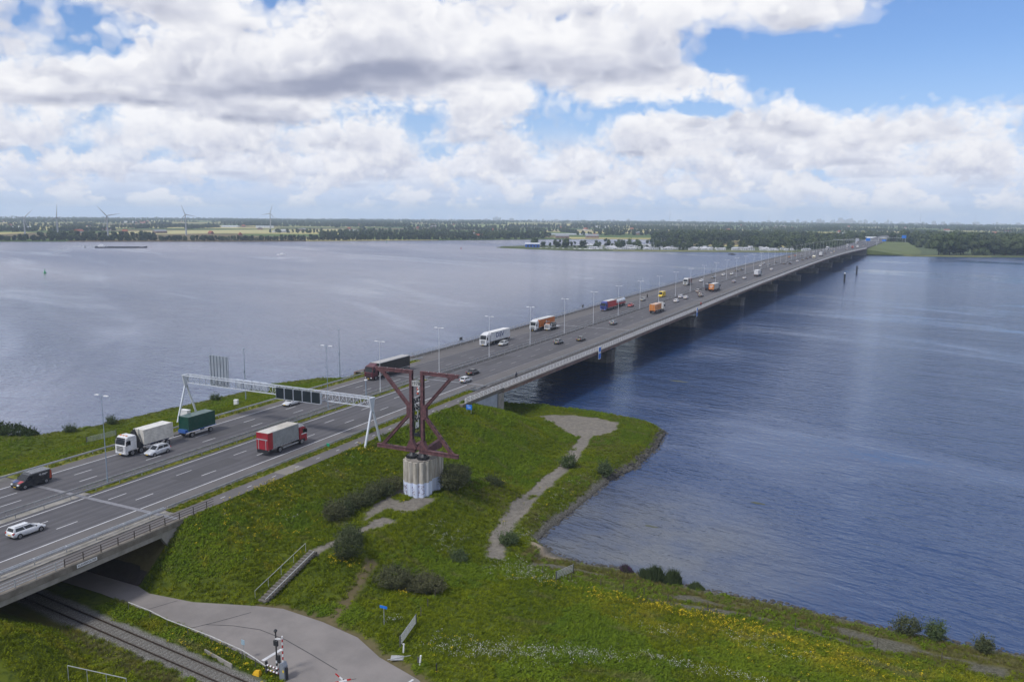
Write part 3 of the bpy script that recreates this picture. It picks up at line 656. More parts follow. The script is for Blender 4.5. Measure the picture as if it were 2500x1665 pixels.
strip([(-69,62.4),(-66,63.6),(-62.6,64.3),(-58.5,63.9),(-54,62.8),(-49.5,61.6)],.11,3.009,low,'tar_joint',M_tar)
strip([(-78,61.9),(-76.6,65.1)],.1,3.008,low,'tar_joint',M_tar)
strip([(-50.5,57.5),(-46.8,61.2)],.1,3.008,low,'tar_joint',M_tar)
strip([(-57.75,59.5),(-57.5,62.2)],.4,3.012,low,'stop_line',M_line)
strip([(-41.7,62.3),(-41.5,63.7)],.25,3.012,low,'edge_line',M_line)
rail=thing('railway_track','single railway track in gravel passing under the motorway','railway')
M_rail=mat('rail steel',(.10,.075,.06),.45,.6,.4,2.); M_sleeper=mat('sleeper',(.13,.12,.105),.9,0,.3,2.)
for o in (-.75,.75):
    q=MB()
    for x0_ in np.arange(-140,-14,6.): q.bar((x0_,rail_y(x0_)+o,3.1),(x0_+6,rail_y(x0_+6)+o,3.1),.075,.17)
    part('rail',q,M_rail,rail)
for x in np.arange(-118,-54,.62):
    q=MB(); q.bar((x,rail_y(x)-1.25,2.94),(x+.1,rail_y(x)+1.25,2.94),.24,.10); part('sleeper',q,M_sleeper,rail)
# ------------------------------------------------------------------ lamp posts in the median
def lamp_post(mtl,h):
    t=thing('lamp_post','slim white double headed lamp post in the motorway median','lamp post',group='lamp posts along the median')
    q=MB(); q.tube((0,0,-.1),(0,0,1.4),.12,.10,10); q.tube((0,0,1.4),(0,0,h),.08,.04,10); part('pole',q,mtl,t)
    q=MB(); q.bar((-1.1,0,h+.02),(1.1,0,h+.02),.07,.07); part('bracket',q,mtl,t)
    for s in (-1,1):
        q=MB(); q.prism([(s*.55,h-.02),(s*1.4,h-.01),(s*1.45,h+.05),(s*1.15,h+.13),(s*.6,h+.1)],'y',-.14,.14); part('lamp_head',q,M_white,t)
    return t
ORD='first second third fourth fifth sixth seventh eighth ninth tenth eleventh twelfth thirteenth fourteenth fifteenth sixteenth seventeenth eighteenth nineteenth twentieth'.split()
lp=lamp_post(mat('lamp post white',(.60,.62,.65),.5),12.1); lpb=lamp_post(M_bluemast,13.8); first=True
for i in range(46):
    Y=173.6+25.9*(i-1) if i>0 else 148.3
    if Y>1330: break
    if i==0: lp.location=P(-.1,Y); lp.rotation_euler[2]=head(Y)
    else:
        c=clone(lp,P(-.1,Y),head(Y))
        if i<=len(ORD): c['label']='white median lamp post, %s beyond the monument along the bridge'%ORD[i-1]
        else: c['label']='white median lamp post on the farthest stretch of the bridge'
lp['label']='white lamp post directly behind the left end of the rusty monument'; del lp['group']
lpb.location=P(-.1,77.6); lpb['label']='blue grey lamp post beside the white container truck'; del lpb['group']
clone(lpb,P(-.1,129.6),0,'blue grey lamp post seen through the sign gantry')['category']='lamp post'
def mast(x,y,z,h,label,cam_=False,arm=False):
    t=thing('mast',label,'mast',(x,y,z)); q=MB(); q.tube((0,0,-.2),(0,0,h*.55),.13,.1,8); q.tube((0,0,h*.55),(0,0,h),.085,.05,8); part('pole',q,M_bluemast,t)
    q=MB(); q.box(-.25,.25,-.12,.12,h-.1,h+.12); q.box(-.12,.12,-.3,.1,h*.55,h*.55+.4); part('camera_head',q,M_bluemast,t,.03)
    return t
mast(-137.4,139.9,tz(-137.4,139.9),12.5,'tall blue grey mast on the left bank behind the gantry')
mast(-129.8,166.,tz(-129.8,166.),14.5,'tall blue grey mast by the left shoulder near the bridge')
# ------------------------------------------------------------------ sign gantry
M_gan=mat('gantry white steel',(.60,.64,.70),.4,.1,.1,1.)
def gantry(label,YG,oL,oR,zb,ztop,panels,spread=2.6,backboard=None,detail=True):
    t=thing('sign_gantry',label,'gantry'); xL,xR=ax(YG)+oL,ax(YG)+oR; zg=zr(YG)
    ya,yb_=YG-.75,YG+.75; zt=zg+ztop; zl=zg+zb
    for x in (xL,xR):
        for s in (-1,1):
            q=MB(); q.bar((x,YG+s*spread,zg-1.2),(x,YG+s*.25,zl-.7),.32,.32); part('leg',q,M_gan,t,.02)
        q=MB(); q.prism([(YG-.28,zl-.9),(YG+.28,zl-.9),(YG+.85,zt+.1),(YG-.85,zt+.1)],'x',x-.16,x+.16); part('head_plate',q,M_gan,t)
    for y in (ya,yb_):
        q=MB(); q.bar((xL,y,zt),(xR,y,zt),.15,.15); part('chord',q,M_gan,t)
    q=MB(); q.bar((xL,YG,zl),(xR,YG,zl),.17,.17); part('chord',q,M_gan,t)
    n=int((xR-xL)/1.55); q=MB(); w_=.07
    for i in range(n):
        a=xL+(xR-xL)*i/n; b=xL+(xR-xL)*(i+1)/n; m_=(a+b)/2
        for y in (ya,yb_):
            q.bar((a,y,zt),(m_,YG,zl),w_,w_); q.bar((m_,YG,zl),(b,y,zt),w_,w_)
        q.bar((a,ya,zt),(a,yb_,zt),w_,w_); q.bar((a,ya,zt),(b,yb_,zt),w_*.8,w_*.8)
    part('lattice',q,M_gan,t,stuff=True)
    return t,xL,xR,zt,zl
gt,xL,xR,zt,zl=gantry('white lattice sign gantry spanning the motorway before the monument',114.5,-24.0,21.9,6.6,8.2,None)
Mscr=mat('dark matrix screen',(.012,.02,.026),.35,0,.2,1.)
for i in range(5):
    x=ax(114)+1.1+2.12*i; q=MB(); q.box(x,x+1.9,113.0,113.55,zl-.3,zt+.15); s_=part('matrix_sign',q,Mscr,gt,.03)
    q=MB(); q.box(x-.05,x-.02,112.98,113.5,zl-.35,zt+.2); q.box(x+1.92,x+1.95,112.98,113.5,zl-.35,zt+.2); q.box(x-.05,x+1.95,112.98,113.5,zl-.38,zl-.32); part('frame',q,M_gan,s_)
for i in range(4):
    x=ax(114)-11.3+2.1*i; q=MB(); q.box(x,x+1.8,115.4,115.8,zl,zt+.1); part('matrix_sign_back',q,mat('pale sign back',(.42,.47,.55),.5,.2,.1,1.),gt,.03)
q=MB(); q.box(xL+5.9,xL+10.9,115.35,115.5,zl-.2,zt+4.4)
bb=solid('direction_board','grey back of a large road sign rising above the gantry','sign',q,mat('sign back aluminium',(.34,.38,.43),.5,.2,.2,.8))
for i in range(6): q=MB(); x=xL+6.2+.84*i; q.box(x,x+.14,115.22,115.35,zl-.2,zt+4.4); part('stiffener',q,mat('stiffener grey',(.27,.31,.36),.6,.1),bb)
q=MB(); q.tube((ax(140)-6.4,140,9.45),(ax(140)-6.4,140,9.5),.01,.01,4)
mm=thing('camera_mast','short grey mast with box on top rising behind the gantry','mast',(-103.6,141.5,ZR0)); q=MB(); q.tube((0,0,0),(0,0,4.4),.14,.12,8); part('pole',q,M_bluemast,mm); q=MB(); q.box(-.3,.3,-.25,.25,4.4,4.65); part('camera_head',q,M_white,mm,.03)
# small roadside things
q=MB(); q.box(-1.,1.,-.45,.45,0,2.1); q.box(-1.06,1.06,-.5,.5,2.1,2.2); solid('control_cabinet','white control cabinet between the left gantry legs','cabinet',q,M_white,(-129.2,114.6,8.1),0,bevel=.03)
q=MB(); q.box(-.45,.45,-.35,.35,0,1.15); q.box(-.5,.5,-.4,.4,1.15,1.23); solid('control_cabinet','small white cabinet on the grass of the left bank','cabinet',q,M_white,(-131.6,131.,tz(-131.6,131)),.3,bevel=.03)
for k,(o,Y,lab) in enumerate(((22.55,226.5,'tall blue and white panel hanging on the bridge railing, nearer one'),(22.55,336.,'tall blue and white panel hanging on the bridge railing, farther one'))):
    x,y,z=P(o,Y); t=thing('waterway_sign',lab,'sign',(x,y,z)); q=MB(); q.box(-.06,.06,-1.1,1.1,-2.6,1.2); part('panel',q,M_white,t)
    for a,b in ((-2.4,-.9),(-.3,1.)): q=MB(); q.box(.06,.085,-.9,.9,a,b); part('blue_field',q,M_blue,t)
x,y,z=P(22.4,153.); t=thing('information_sign','small blue information sign at the start of the white railing','sign',(-80.2,146.2,tz(-80.2,146.2)))
for s in (-.5,.5): q=MB(); q.tube((s,0,0),(s,0,1.),.04,.04,6); part('post',q,M_steel,t)
q=MB(); q.box(-.7,.7,-.04,.04,.8,1.85); pn=part('panel',q,M_blue,t); q=MB()
for i,(a,b) in enumerate(((-.5,.1),(-.55,.45),(-.3,.4))): q.box(a,b,-.05,-.042,1.65-.27*i,1.71-.27*i)
part('lettering',q,M_white,pn)
x,y,z=P(13.,264.,-3.3); t=solid('pier_sign','small blue sign on top of the first bridge pier','sign',MB().box(-.05,.05,-.6,.6,0,1.1),M_blue,(ax(262)+13.,262.,4.6))
for Y,lab in ((219.5,'small dark board on the left bridge railing, nearest'),(318.,'small dark board on the left bridge railing, second'),(535.,'small dark post on the left bridge railing, farthest')):
    x,y,z=P(-21.4,Y); solid('railing_board',lab,'sign',MB().box(-.08,.08,-.9,.9,.9,1.9).box(-.05,.05,-.7,-.6,-.2,.9).box(-.05,.05,.6,.7,-.2,.9),M_steeld,(x,y,z))
q=MB(); q.box(-.32,.32,-.05,.05,.35,.85); q.box(-.04,.04,-.03,.03,0,.4); solid('exit_marker','small green hectometre marker plate beside the guardrail','sign',q,mat('marker green',(.02,.30,.17),.5),P(16.9,108.2),0.)
# ------------------------------------------------------------------ monument: rusty bridge frame on a fluted concrete pillar
M_mon=mat('red brown steel',(.150,.066,.072),.75,.1,0,1.7,col2=(.070,.034,.040),bump=.35,bscale=6.)
M_mond=mat('dark recess shade',(.03,.018,.02),.8,.1,.2,2.)
_t=NT(M_mon.node_tree); _b=_t.n['Principled BSDF']; _src=_b.inputs['Base Color'].links[0].from_socket; _x,_y,_z=_t.sep(_t.node('ShaderNodeNewGeometry').outputs['Position'])
_st=_t.noise(_t.comb(_t.m('MULTIPLY',_x,3.2),_t.m('MULTIPLY',_y,3.2),_t.m('MULTIPLY',_z,.35)),1.,4.,.65); _c=_t.mix(_t.m('MULTIPLY',_t.rng(_st,.52,.72),.6),_src,rgb(.20,.10,.085)); _c=_t.mix(_t.m('MULTIPLY',_t.rng(_st,.30,.44,1.,0.),.55),_c,rgb(.045,.025,.03)); _t.put(_b.inputs['Base Color'],_c)
mon=thing('bridge_monument','red brown steel hourglass frame on a fluted concrete pillar','monument',(0,0,0))
MY=103.9; XC=-66.3; ZB=13.1; ZT=25.75
def ibeam(a,b,w,h,dark_plates=0,flip=1):
    # flanged box beam; dark plates paint the shade of openings on its upper face
    q=MB(); a=Vector(a); b=Vector(b); d=(b-a).normalized(); n=Vector((0,1,0)); u=n.cross(d).normalized()
    q.bar(a,b,w*.72,h,0,up=u)
    for i in range(1,int((b-a).length/1.15)):
        c=a+d*1.15*i; q.bar(c-d*.16,c+d*.16,w*.80,h*.86,0,up=u)
    for s in (-1,1): q.bar(a+u*s*h/2,b+u*s*h/2,w,.1,0,up=u)
    L=(b-a).length
    for i in range(dark_plates):
        c=a+d*L*(i+.7)/(dark_plates+.4); c=c+u*flip*(h/2+.052)
        q.bar(c-d*L/(dark_plates*4),c+d*L/(dark_plates*4),w*.55,.02,1,up=u)
    return q
XLm,XRm=-73.9,-58.9; cL,cR=XC-1.05,XC+1.0; zm=(ZB+ZT)/2+.15
col=[]
for s,cx in ((-1,cL),(1,cR)):
    q=MB(); q.box(cx-.17,cx+.17,MY-.20,MY+.20,ZB-.3,ZT+.22); q.box(cx-.24,cx+.24,MY-.27,MY-.20,ZB-.3,ZT+.22); q.box(cx-.24,cx+.24,MY+.20,MY+.27,ZB-.3,ZT+.22)
    for i in range(9):
        z=ZB+1.2+i*1.3; q.box(cx+.17,cx+.182,MY-.14,MY+.14,z,z+.85,1)  # dark plates stand for the shade inside the column recesses
    part('column',q,[M_mon,M_mond],mon)
    ex=XLm if s<0 else XRm
    part('top_beam',ibeam((cx-s*.3,MY,ZT),(ex,MY,ZT),.5,.46),[M_mon,M_mond],mon)
    part('bottom_beam',ibeam((cx-s*.6,MY,ZB),(ex,MY,ZB),.6,.5,4),[M_mon,M_mond],mon)
    part('upper_brace',ibeam((ex-s*1.3,MY,ZT-.45),(cx+s*.35,MY,zm+.55),.55,.34,6,1),[M_mon,M_mond],mon)
    part('lower_brace',ibeam((ex-s*1.3,MY,ZB+.5),(cx+s*.35,MY,zm-.65),.55,.38,7,1),[M_mon,M_mond],mon)
    q=MB(); q.prism([(cx+s*.2,zm-1.3),(cx+s*.8,zm-.7),(cx+s*.8,zm+.55),(cx+s*.2,zm+1.1)],'y',MY-.28,MY+.28); part('gusset',q,M_mon,mon)
    q=MB(); q.prism([(cx-.5,ZB+.2),(cx-.95,ZB+.25),(cx-.26,ZB+1.7),(cx+.26,ZB+1.7),(cx+.95,ZB+.25)],'y',MY-.36,MY+.36); part('gusset',q,M_mon,mon)
    q=MB(); q.prism([(ex,ZB-.27),(ex-s*1.9,ZB-.27),(ex-s*1.9,ZB+.3),(ex-s*1.2,ZB+.75)],'y',MY-.2,MY+.2); part('gusset',q,M_mon,mon)
    q=MB(); q.prism([(ex+s*.35,ZT+.24),(ex-s*1.9,ZT+.24),(ex-s*1.9,ZT-.3),(ex-s*1.1,ZT-.75)],'y',MY-.22,MY+.22); part('gusset',q,M_mon,mon)
    for i in range(4): q=MB(); x=cx+s*(1.2+1.6*i); q.box(x-.06,x+.06,MY-.2,MY-.1,ZT+.29,ZT+.36); part('bolt_head',q,M_steel,mon)
q=MB(); q.prism([(MY+.4,ZB-.4),(MY+4.6,ZB-.4),(MY+4.6,ZB+1.2),(MY+4.1,ZB+1.0),(MY+.4,ZB+.6)],'x',cR+.15,cR+.75); part('cross_beam_stub',q,M_mon,mon)
q=MB(); q.prism([(MY+.4,ZB-.4),(MY+3.4,ZB-.4),(MY+3.4,ZB+.7),(MY+.4,ZB+.5)],'x',cL-.4,cL+.15); part('cross_beam_stub',q,M_mon,mon)
# pillar: two clusters of round flutes along Y with a flat cap
M_pil=bpy.data.materials.new('pillar concrete'); M_pil.use_nodes=True; t_=NT(M_pil.node_tree); b_=t_.n['Principled BSDF']
ps=t_.node('ShaderNodeNewGeometry').outputs['Position']; px_,py_,pz_=t_.sep(ps)
cst=t_.noise(t_.comb(px_,py_,t_.m('MULTIPLY',pz_,.12)),3.,4.,.65); cc=t_.mix(t_.rng(cst,.3,.72),rgb(.50,.47,.41),rgb(.27,.245,.20))
lo_=t_.m('LESS_THAN',t_.m('ADD',pz_,t_.m('MULTIPLY',t_.noise(ps,.8,2.,.5),.25)),8.45); cc=t_.mix(lo_,cc,rgb(.60,.66,.80))
t_.put(b_.inputs['Base Color'],cc); b_.inputs['Roughness'].default_value=.85
def flute(cx,cy,rx,ry,z0,z1,n=13,amp=.34):
    q=MB(); N=n*6; ring=lambda z:[(cx+(rx+amp*abs(math.sin(n*a/2))-.08)*math.cos(a),cy+(ry+amp*abs(math.sin(n*a/2))-.08)*math.sin(a),z) for a in [2*math.pi*i/N for i in range(N)]]
    return q.loft([ring(z0),ring(z1)],0,False)
for cy,rx,ry in ((103.9,2.12,1.95),(107.3,1.75,1.6)):
    part('pillar_shaft',flute(XC+(.45 if cy>105 else 0),cy,rx,ry,5.2,11.72 if cy<105 else 11.7),M_pil,mon)
q=MB(); q.box(XC-1.5,XC+1.9,104.5,107.,5.2,11.69); part('pillar_core',q,M_pil,mon)
q=MB(); q.loft([[(XC+.15+2.05*math.cos(a),(105.5+ (1.6 if math.sin(a)>0 else -1.6))+1.85*math.sin(a),z) for a in [2*math.pi*i/32 for i in range(32)]] for z in (11.68,11.85)],0,False); part('pillar_cap',q,mat('weathered cap',(.25,.23,.205),.9,0,.3,1.5),mon)
for cx in (cL,cR):
    q=MB(); oc=lambda r,z:[(cx+r*math.cos(a),MY+r*math.sin(a),z) for a in [2*math.pi*(i+.5)/10 for i in range(10)]]
    q.loft([oc(.86,11.8),oc(.86,12.25),oc(.72,12.3),oc(.28,12.75),oc(.28,13.0)],0,False)
    for i in range(10): a=2*math.pi*i/10; q.box(cx+.9*math.cos(a)-.06,cx+.9*math.cos(a)+.06,MY+.9*math.sin(a)-.06,MY+.9*math.sin(a)+.06,11.85,12.32)
    part('bearing',q,M_dark,mon)
q=MB(); q.box(XC+.6,XC+2.2,106.4,108.2,11.85,12.1); part('bearing_plate',q,M_dark,mon,.05)
# paint scrawls on the white foot of the pillar
M_scrawl=mat('dark red paint',(.11,.015,.03),.7); rs=random.Random(3)
def scrawl(cx,cy,r,ang,w,h,z0):
    q=MB()
    for _ in range(16):
        z=z0+rs.random()*h; da=(rs.random()-.5)*w; a0=ang+da/r; rr=r+.26
        p=Vector((cx+rr*math.cos(a0),cy+rr*math.sin(a0),z)); tg=Vector((-math.sin(a0),math.cos(a0),0)); e=p+tg*(rs.random()-.5)*.36+Vector((0,0,(rs.random()-.5)*.4))
        q.bar(p,e,.02,.05)
    part('graffiti',q,M_scrawl,mon)
for an,w in ((-2.05,.34),(-1.9,.2),(-1.35,.26),(-.95,.14),(-.66,.34)): scrawl(XC,103.9,2.10,an,w,1.5,6.55)
# dark steel lattice hung between the columns, with year board and a small red and white figure
lat=thing('hanging_lattice','dark weathered tangle of steel bars hung between the monument columns','sculpture',(XC,MY,0))
rs=random.Random(11); M_lat=mat('blackened steel',(.03,.036,.04),.6,.4,.3,3.); M_latw=mat('pale flaking plate',(.33,.36,.38),.6,.2,.3,3.)
q=MB(); q.bar((-.62,0,15.6),(-.62,0,21.6),.14,.2); q.bar((.55,0,15.4),(.55,0,21.4),.14,.2); q.bar((-.6,0,15.7),(.55,0,15.7),.3,.5); part('side_bar',q,M_lat,lat)
q=MB()
for i in range(44):
    z=15.9+5.9*i/44; w_=.5*(1-.25*max(0,(z-20)/2)); a=Vector(((rs.random()-.5)*2*w_,(rs.random()-.5)*.5,z)); q.bar(a,a+Vector(((rs.random()-.5)*.8,(rs.random()-.5)*.3,(rs.random()-.3)*1.1)),.09+.09*rs.random(),.07+.12*rs.random())
part('bars',q,M_lat,lat,stuff=True)
for (x,z,w_,h) in ((.05,16.8,.5,1.1),(.28,19.0,.22,.8),(.1,19.6,.4,.25),(.38,17.0,.2,1.4),(-.15,20.3,.25,.5)):
    q=MB(); q.prism([(x-w_/2,z),(x+w_/2,z+.1),(x+w_/2.4,z+h),(x-w_/3,z+h*.9)],'y',-.3,-.24); part('plate',q,M_latw,lat)
q=MB(); q.tube((.28,-.1,21.3),(.28,-.1,22.3),.035,.03,6); part('stake',q,M_white,lat)
q=MB()
for (x,z,r_,m_) in ((.22,22.45,.2,1),(.34,22.75,.22,0),(.2,23.1,.17,1),(.36,23.3,.2,0),(.12,23.35,.13,1)):
    q.loft([[(x+r_*math.sin(t)*math.cos(a),-.1+r_*math.sin(t)*math.sin(a),z-r_*math.cos(t)) for a in [2*math.pi*i/8 for i in range(8)]] for t in (.2,.8,1.57,2.3,2.95)],m_,True)
part('figure',q,[M_white,mat('figure red',(.55,.08,.04),.6)],lat)
q=MB(); q.box(-.72,.72,-.38,-.31,23.6,24.45); yb=part('year_board',q,M_whited,lat); tm=link('lettering',text_mesh('1978',.78,M_dark,.005),yb); tm.location=(0,-.39,24.03); tm.rotation_euler=(math.pi/2,0,0)
# ------------------------------------------------------------------ stairs
st=thing('garden_stairs','flight of concrete steps climbing the grassy slope to the monument','stairs'); M_step=mat('step concrete',(.16,.148,.128),.9,0,.35,3.)
NS=19
for i in range(NS):
    f=i/(NS-1); x=-67.1+.75*f; y=69.5+8.6*f; z=3.12+3.15*f; q=MB(); q.box(x-.6,x+.6,y-.08,y+.30,z-.35,z+.06); part('step',q,M_step,st)
q=MB(); q.bar((-68.3,69.6,4.15),(-67.25,77.9,7.35),.045,.045); part('handrail',q,M_steel,st)
for i in range(5): f=i/4; q=MB(); x=-68.3+1.05*f; y=69.6+8.3*f; q.tube((x,y,3.0+3.2*f),(x,y,4.15+3.2*f),.03,.03,6); part('handrail_post',q,M_steel,st)
q=MB(); q.bar((-66.75,69.7,3.3),(-65.95,78.,6.45),.08,.06); part('cycle_gutter',q,M_steel,st)
# ------------------------------------------------------------------ field gates, posts and small signs
def field_gate(label,a,b,h=1.25,bars=6):
    a=Vector((*a,tz(*a))); b=Vector((*b,tz(*b))); t=thing('field_gate',label,'gate',a); d=b-a
    for i in range(bars):
        q=MB(); z=.3+(h-.3)*i/(bars-1); q.bar((0,0,z),(d.x,d.y,d.z+z),.05,.06); part('bar',q,M_steel,t)
    q=MB(); q.bar((0,0,.3),(0,0,h),.06,.06); q.bar(d+Vector((0,0,.3)),d+Vector((0,0,h)),.06,.06); q.bar(d*.5+Vector((0,0,.3)),d*.5+Vector((0,0,h)),.05,.04); part('stile',q,M_steel,t)
    for e in (Vector((0,0,0))-d.normalized()*.15,d*1.03): q=MB(); q.tube(e-Vector((0,0,.3)),e+Vector((0,0,h+.1)),.09,.08,8); part('gate_post',q,M_steeld,t)
    return t
field_gate('galvanised field gate beside the concrete road bend',(-45.8,67.9),(-47.0,72.8))
field_gate('galvanised field gate near the sandy inlet',(-37.9,93.5),(-37.1,97.3))
field_gate('low metal gate on the left bank near the water',(-140.6,100.6),(-137.4,104.4))
M_wood=mat('grey timber',(.10,.085,.07),.9,0,.3,4.)
posts=[(-40.5,94.6),(-36.3,94.7),(-32.1,94.7),(-28.9,94.5),(-26.2,94.7),(-23.,94.5),(-18.,94.6),(-12.8,94.5),(-7.6,94.6),(-4.7,94.3),(-1.6,94.),(1.3,94.1),(7.8,94.5),(-48.9,80.3),(-48.2,77.4),(-47.6,74.9)]
for i,(x,y) in enumerate(posts):
    q=MB(); q.tube((0,0,-.3),(0,0,1.15),.06,.05,6); q.add([(.05*math.cos(a),.05*math.sin(a),1.15) for a in [i_*math.pi/3 for i_ in range(6)]]+[(0,0,1.2)],[(k,(k+1)%6,6) for k in range(6)])
    solid('fence_post','thin wooden fence post in a line across the meadow' if i<13 else 'thin wooden fence post below the dark hedge bush','post',q,M_wood,(x,y,tz(x,y)),0,'meadow fence posts' if i<13 else 'fence posts below the bush')
t=thing('street_name_sign','blue street name sign on a grey post in the weeds','sign',(-50.2,71.1,tz(-50.2,71.1))); q=MB(); q.tube((0,0,0),(0,0,2.3),.04,.04,6); part('post',q,M_steel,t); q=MB(); q.box(-.55,.45,-.03,.03,2.15,2.45); part('plate',q,M_blue,t)
t=thing('white_bollard','white wooden bollard leaning at the road edge','bollard',(-42.1,65.9,tz(-42.1,65.9))); q=MB(); q.bar((0,0,-.1),(.15,0,1.2),.16,.16); part('post',q,M_white,t,.02); q=MB(); q.box(-.24,-.1,-.05,.05,.3,.95); part('reflector',q,M_steeld,t)
t=thing('white_bollard','short white bollard at the foot of the field gate','bollard',(-44.8,66.9,tz(-44.8,66.9))); q=MB(); q.bar((0,0,-.1),(.08,0,1.05),.14,.14); part('post',q,M_white,t,.02); q=MB(); q.box(-.09,.17,-.08,.08,1.05,1.1); part('cap',q,M_whited,t)
q=MB(); q.tube((0,0,-.1),(0,0,1.),.07,.07,8); q.tube((0,0,1.),(0,0,1.08),.07,.02,8); solid('dark_bollard','short dark bollard in the grass beside the road','bollard',q,M_dark,(-39.8,65.5,tz(-39.8,65.5)))
t=thing('drain_slab','flat grey slab with a fallen pole in the grass','slab',(-44.9,65.9,tz(-44.9,65.9)+.06),.5); q=MB(); q.box(-.7,.7,-.45,.45,0,.1); part('slab',q,mat('pale slab',(.36,.37,.38),.7,0,.2,2.),t,.02); q=MB(); q.tube((-1.,-.5,.14),(1.4,.2,.18),.03,.03,6); part('pole',q,M_steel,t)
# fence beside the low road
fr=thing('wire_fence','thin white topped wire fence between road and railway','fence'); fpts=[(-80,60.9),(-76,60.6),(-72.5,60.0),(-69,59.8),(-65,59.5),(-62.5,59.2),(-60,58.9),(-57.6,58.3),(-55.6,57.7)]
for a,b in zip(fpts[:-1],fpts[1:]): q=MB(); q.bar((*a,3.95),(*b,3.95),.07,.07); part('top_rail',q,M_whited,fr)
for a in fpts: q=MB(); q.tube((*a,2.8),(*a,3.95),.04,.04,6); part('post',q,M_steeld,fr)
q=MB(); q.bar((-64.4,57.9,3.2),(-59.6,57.0,3.2),.12,.5); solid('low_wall','short low concrete wall in the weeds beside the track','wall',q,M_conc)
t=thing('route_sign','small pale sign on a thin leaning post by the fence','sign',(-59.6,58.9,3.)); q=MB(); q.tube((0,0,-.1),(-.12,-.1,2.0),.03,.03,6); part('post',q,M_steel,t); q=MB(); q.box(-.35,.1,-.12,-.09,1.7,2.25); part('plate',q,mat('pale blue sign',(.30,.42,.5),.5),t)
q=MB(); q.bar((-72.2,47.6,5.),(-66.,49.4,4.3),.06,.06); [q.tube((-72.2+6.2*f,47.6+1.8*f,5.-.7*f),(-72.2+6.2*f,47.6+1.8*f,2.8),.035,.035,6) for f in (0,.33,.66,1)]; solid('hand_rail','lone grey tube rail on the grass left of the track','rail',q,M_steel)
# ------------------------------------------------------------------ level crossing
M_rw=[M_white,mat('signal red',(.40,.02,.02),.5)]
def striped(a,b,w,n,mats,parent,name='pole',r=True):
    q=MB(); a=Vector(a); b=Vector(b)
    for i in range(n): q.tube(a+(b-a)*i/n,a+(b-a)*(i+1)/n,w,w,8,m=i%2,cap=True,sm=True)
    return part(name,q,mats,parent)
bx,by=-53.4,57.9
t=thing('crossing_barrier','raised red and white crossing barrier on a grey housing','barrier',(bx,by,3.))
q=MB(); q.prism([(-.35,0),(.35,0),(.3,1.5),(.1,1.9),(-.3,1.75)],'y',-.3,.3); part('housing',q,mat('barrier grey',(.28,.31,.36),.5,.3,.2,2.),t,.02)
striped((-.05,0,1.8),(-.02,0,4.7),.07,9,M_rw,t,'boom'); q=MB(); q.box(-.75,-.4,-.1,.1,1.6,2.5); part('counterweight',q,M_dark,t,.03); q=MB(); q.box(.12,.3,-.32,-.3,.9,1.15); part('warning_plate',q,mat('warning yellow',(.75,.55,.02),.5),t)
t=thing('crossing_signal','black level crossing signal with bell on a striped post','signal',(-54.7,58.35,3.)); striped((0,0,0),(0,0,1.8),.1,6,[M_white,M_dark],t,'striped_post')
q=MB(); q.tube((0,0,1.8),(0,0,4.6),.08,.07,8); part('pole',q,M_dark,t); q=MB(); q.tube((0,0,4.6),(0,0,4.75),.12,.2,10); q.tube((0,0,4.75),(0,0,4.9),.2,.1,10); part('bell',q,M_dark,t)
q=MB(); q.box(-.28,.28,-.12,.08,3.1,3.7); part('signal_head',q,M_dark,t,.03); q=MB(); q.bar((0,-.1,3.9),(.75,-.1,4.1),.04,.14); part('cross_arm',q,M_white,t)
t=thing('striped_barrier_fence','low black and white striped fence at the crossing','fence',(-55.6,57.9,3.)); 
for z in (.45,.95): striped((0,0,z),(1.7,-.1,z+.02),.09,8,[M_white,mat('maroon stripe',(.10,.03,.035),.6)],t,'rail')
for x in (-.1,1.75,2.6): q=MB(); q.box(x-.1,x+.1,-.1,.1,-.1,1.35); part('post',q,M_dark,t)
q=MB(); q.box(-.5,.5,-.35,.35,0,.7); tt=solid('yellow_cover','bright yellow tarpaulin cover beside the crossing fence','cover',MB().add([(-.45,-.3,0),(.45,-.3,0),(.45,.3,0),(-.45,.3,0),(-.25,-.18,.42),(.36,-.15,.55),(.3,.18,.52),(-.3,.15,.38)],[(3,2,1,0),(4,5,6,7),(0,1,5,4),(1,2,6,5),(2,3,7,6),(3,0,4,7)]),mat('tarpaulin yellow',(.72,.42,.01),.6,0,.25,4.,bump=.5),(-56.4,57.3,3.0))
t=thing('crossing_cross','red and white cross sign of the level crossing at the frame bottom','sign',(-46.4,58.6,3.)); q=MB(); q.tube((0,0,0),(0,0,1.5),.06,.06,8); part('post',q,M_dark,t)
for s in (-1,1):
    for i in range(4): q=MB(); e=1.1; a0=-e+2*e*i/4; a1=-e+2*e*(i+1)/4; q.bar((a0*.9,-.05*s,1.35+s*a0*.42),(a1*.9,-.05*s,1.35+s*a1*.42),.03,.17); part('arm',q,M_rw[(i in (0,3))*1],t)
# ------------------------------------------------------------------ vehicles (local +Y is forward)
_mc={}
def cached(key,fn):
    if key not in _mc: _mc[key]=fn()
    return _mc[key]
def wheel_mesh(r,w,lod):
    def f():
        q=MB(); q.tube((-w/2,0,0),(w/2,0,0),r,r,16 if lod else 10); return q.mesh('tyre',M_black)
    def g():
        q=MB(); q.tube((-w/2-.012,0,0),(w/2+.012,0,0),r*.66,r*.66,12 if lod else 8); q.tube((-w/2-.02,0,0),(w/2+.02,0,0),r*.16,r*.16,6,1); return q.mesh('rim',[M_rim,M_dark])
    return cached(('tyre',r,w,lod),f),cached(('rim',r,w,lod),g)
def wheel(t,x,y,r,w=.22,lod=True):
    a,b=wheel_mesh(r,w,lod); o=link('wheel',a,t,(x,y,r)); 
    if lod: link('rim',b,o)
    return o
def body_mat(me,m):
    c=me.copy(); c.materials[0]=m; return c
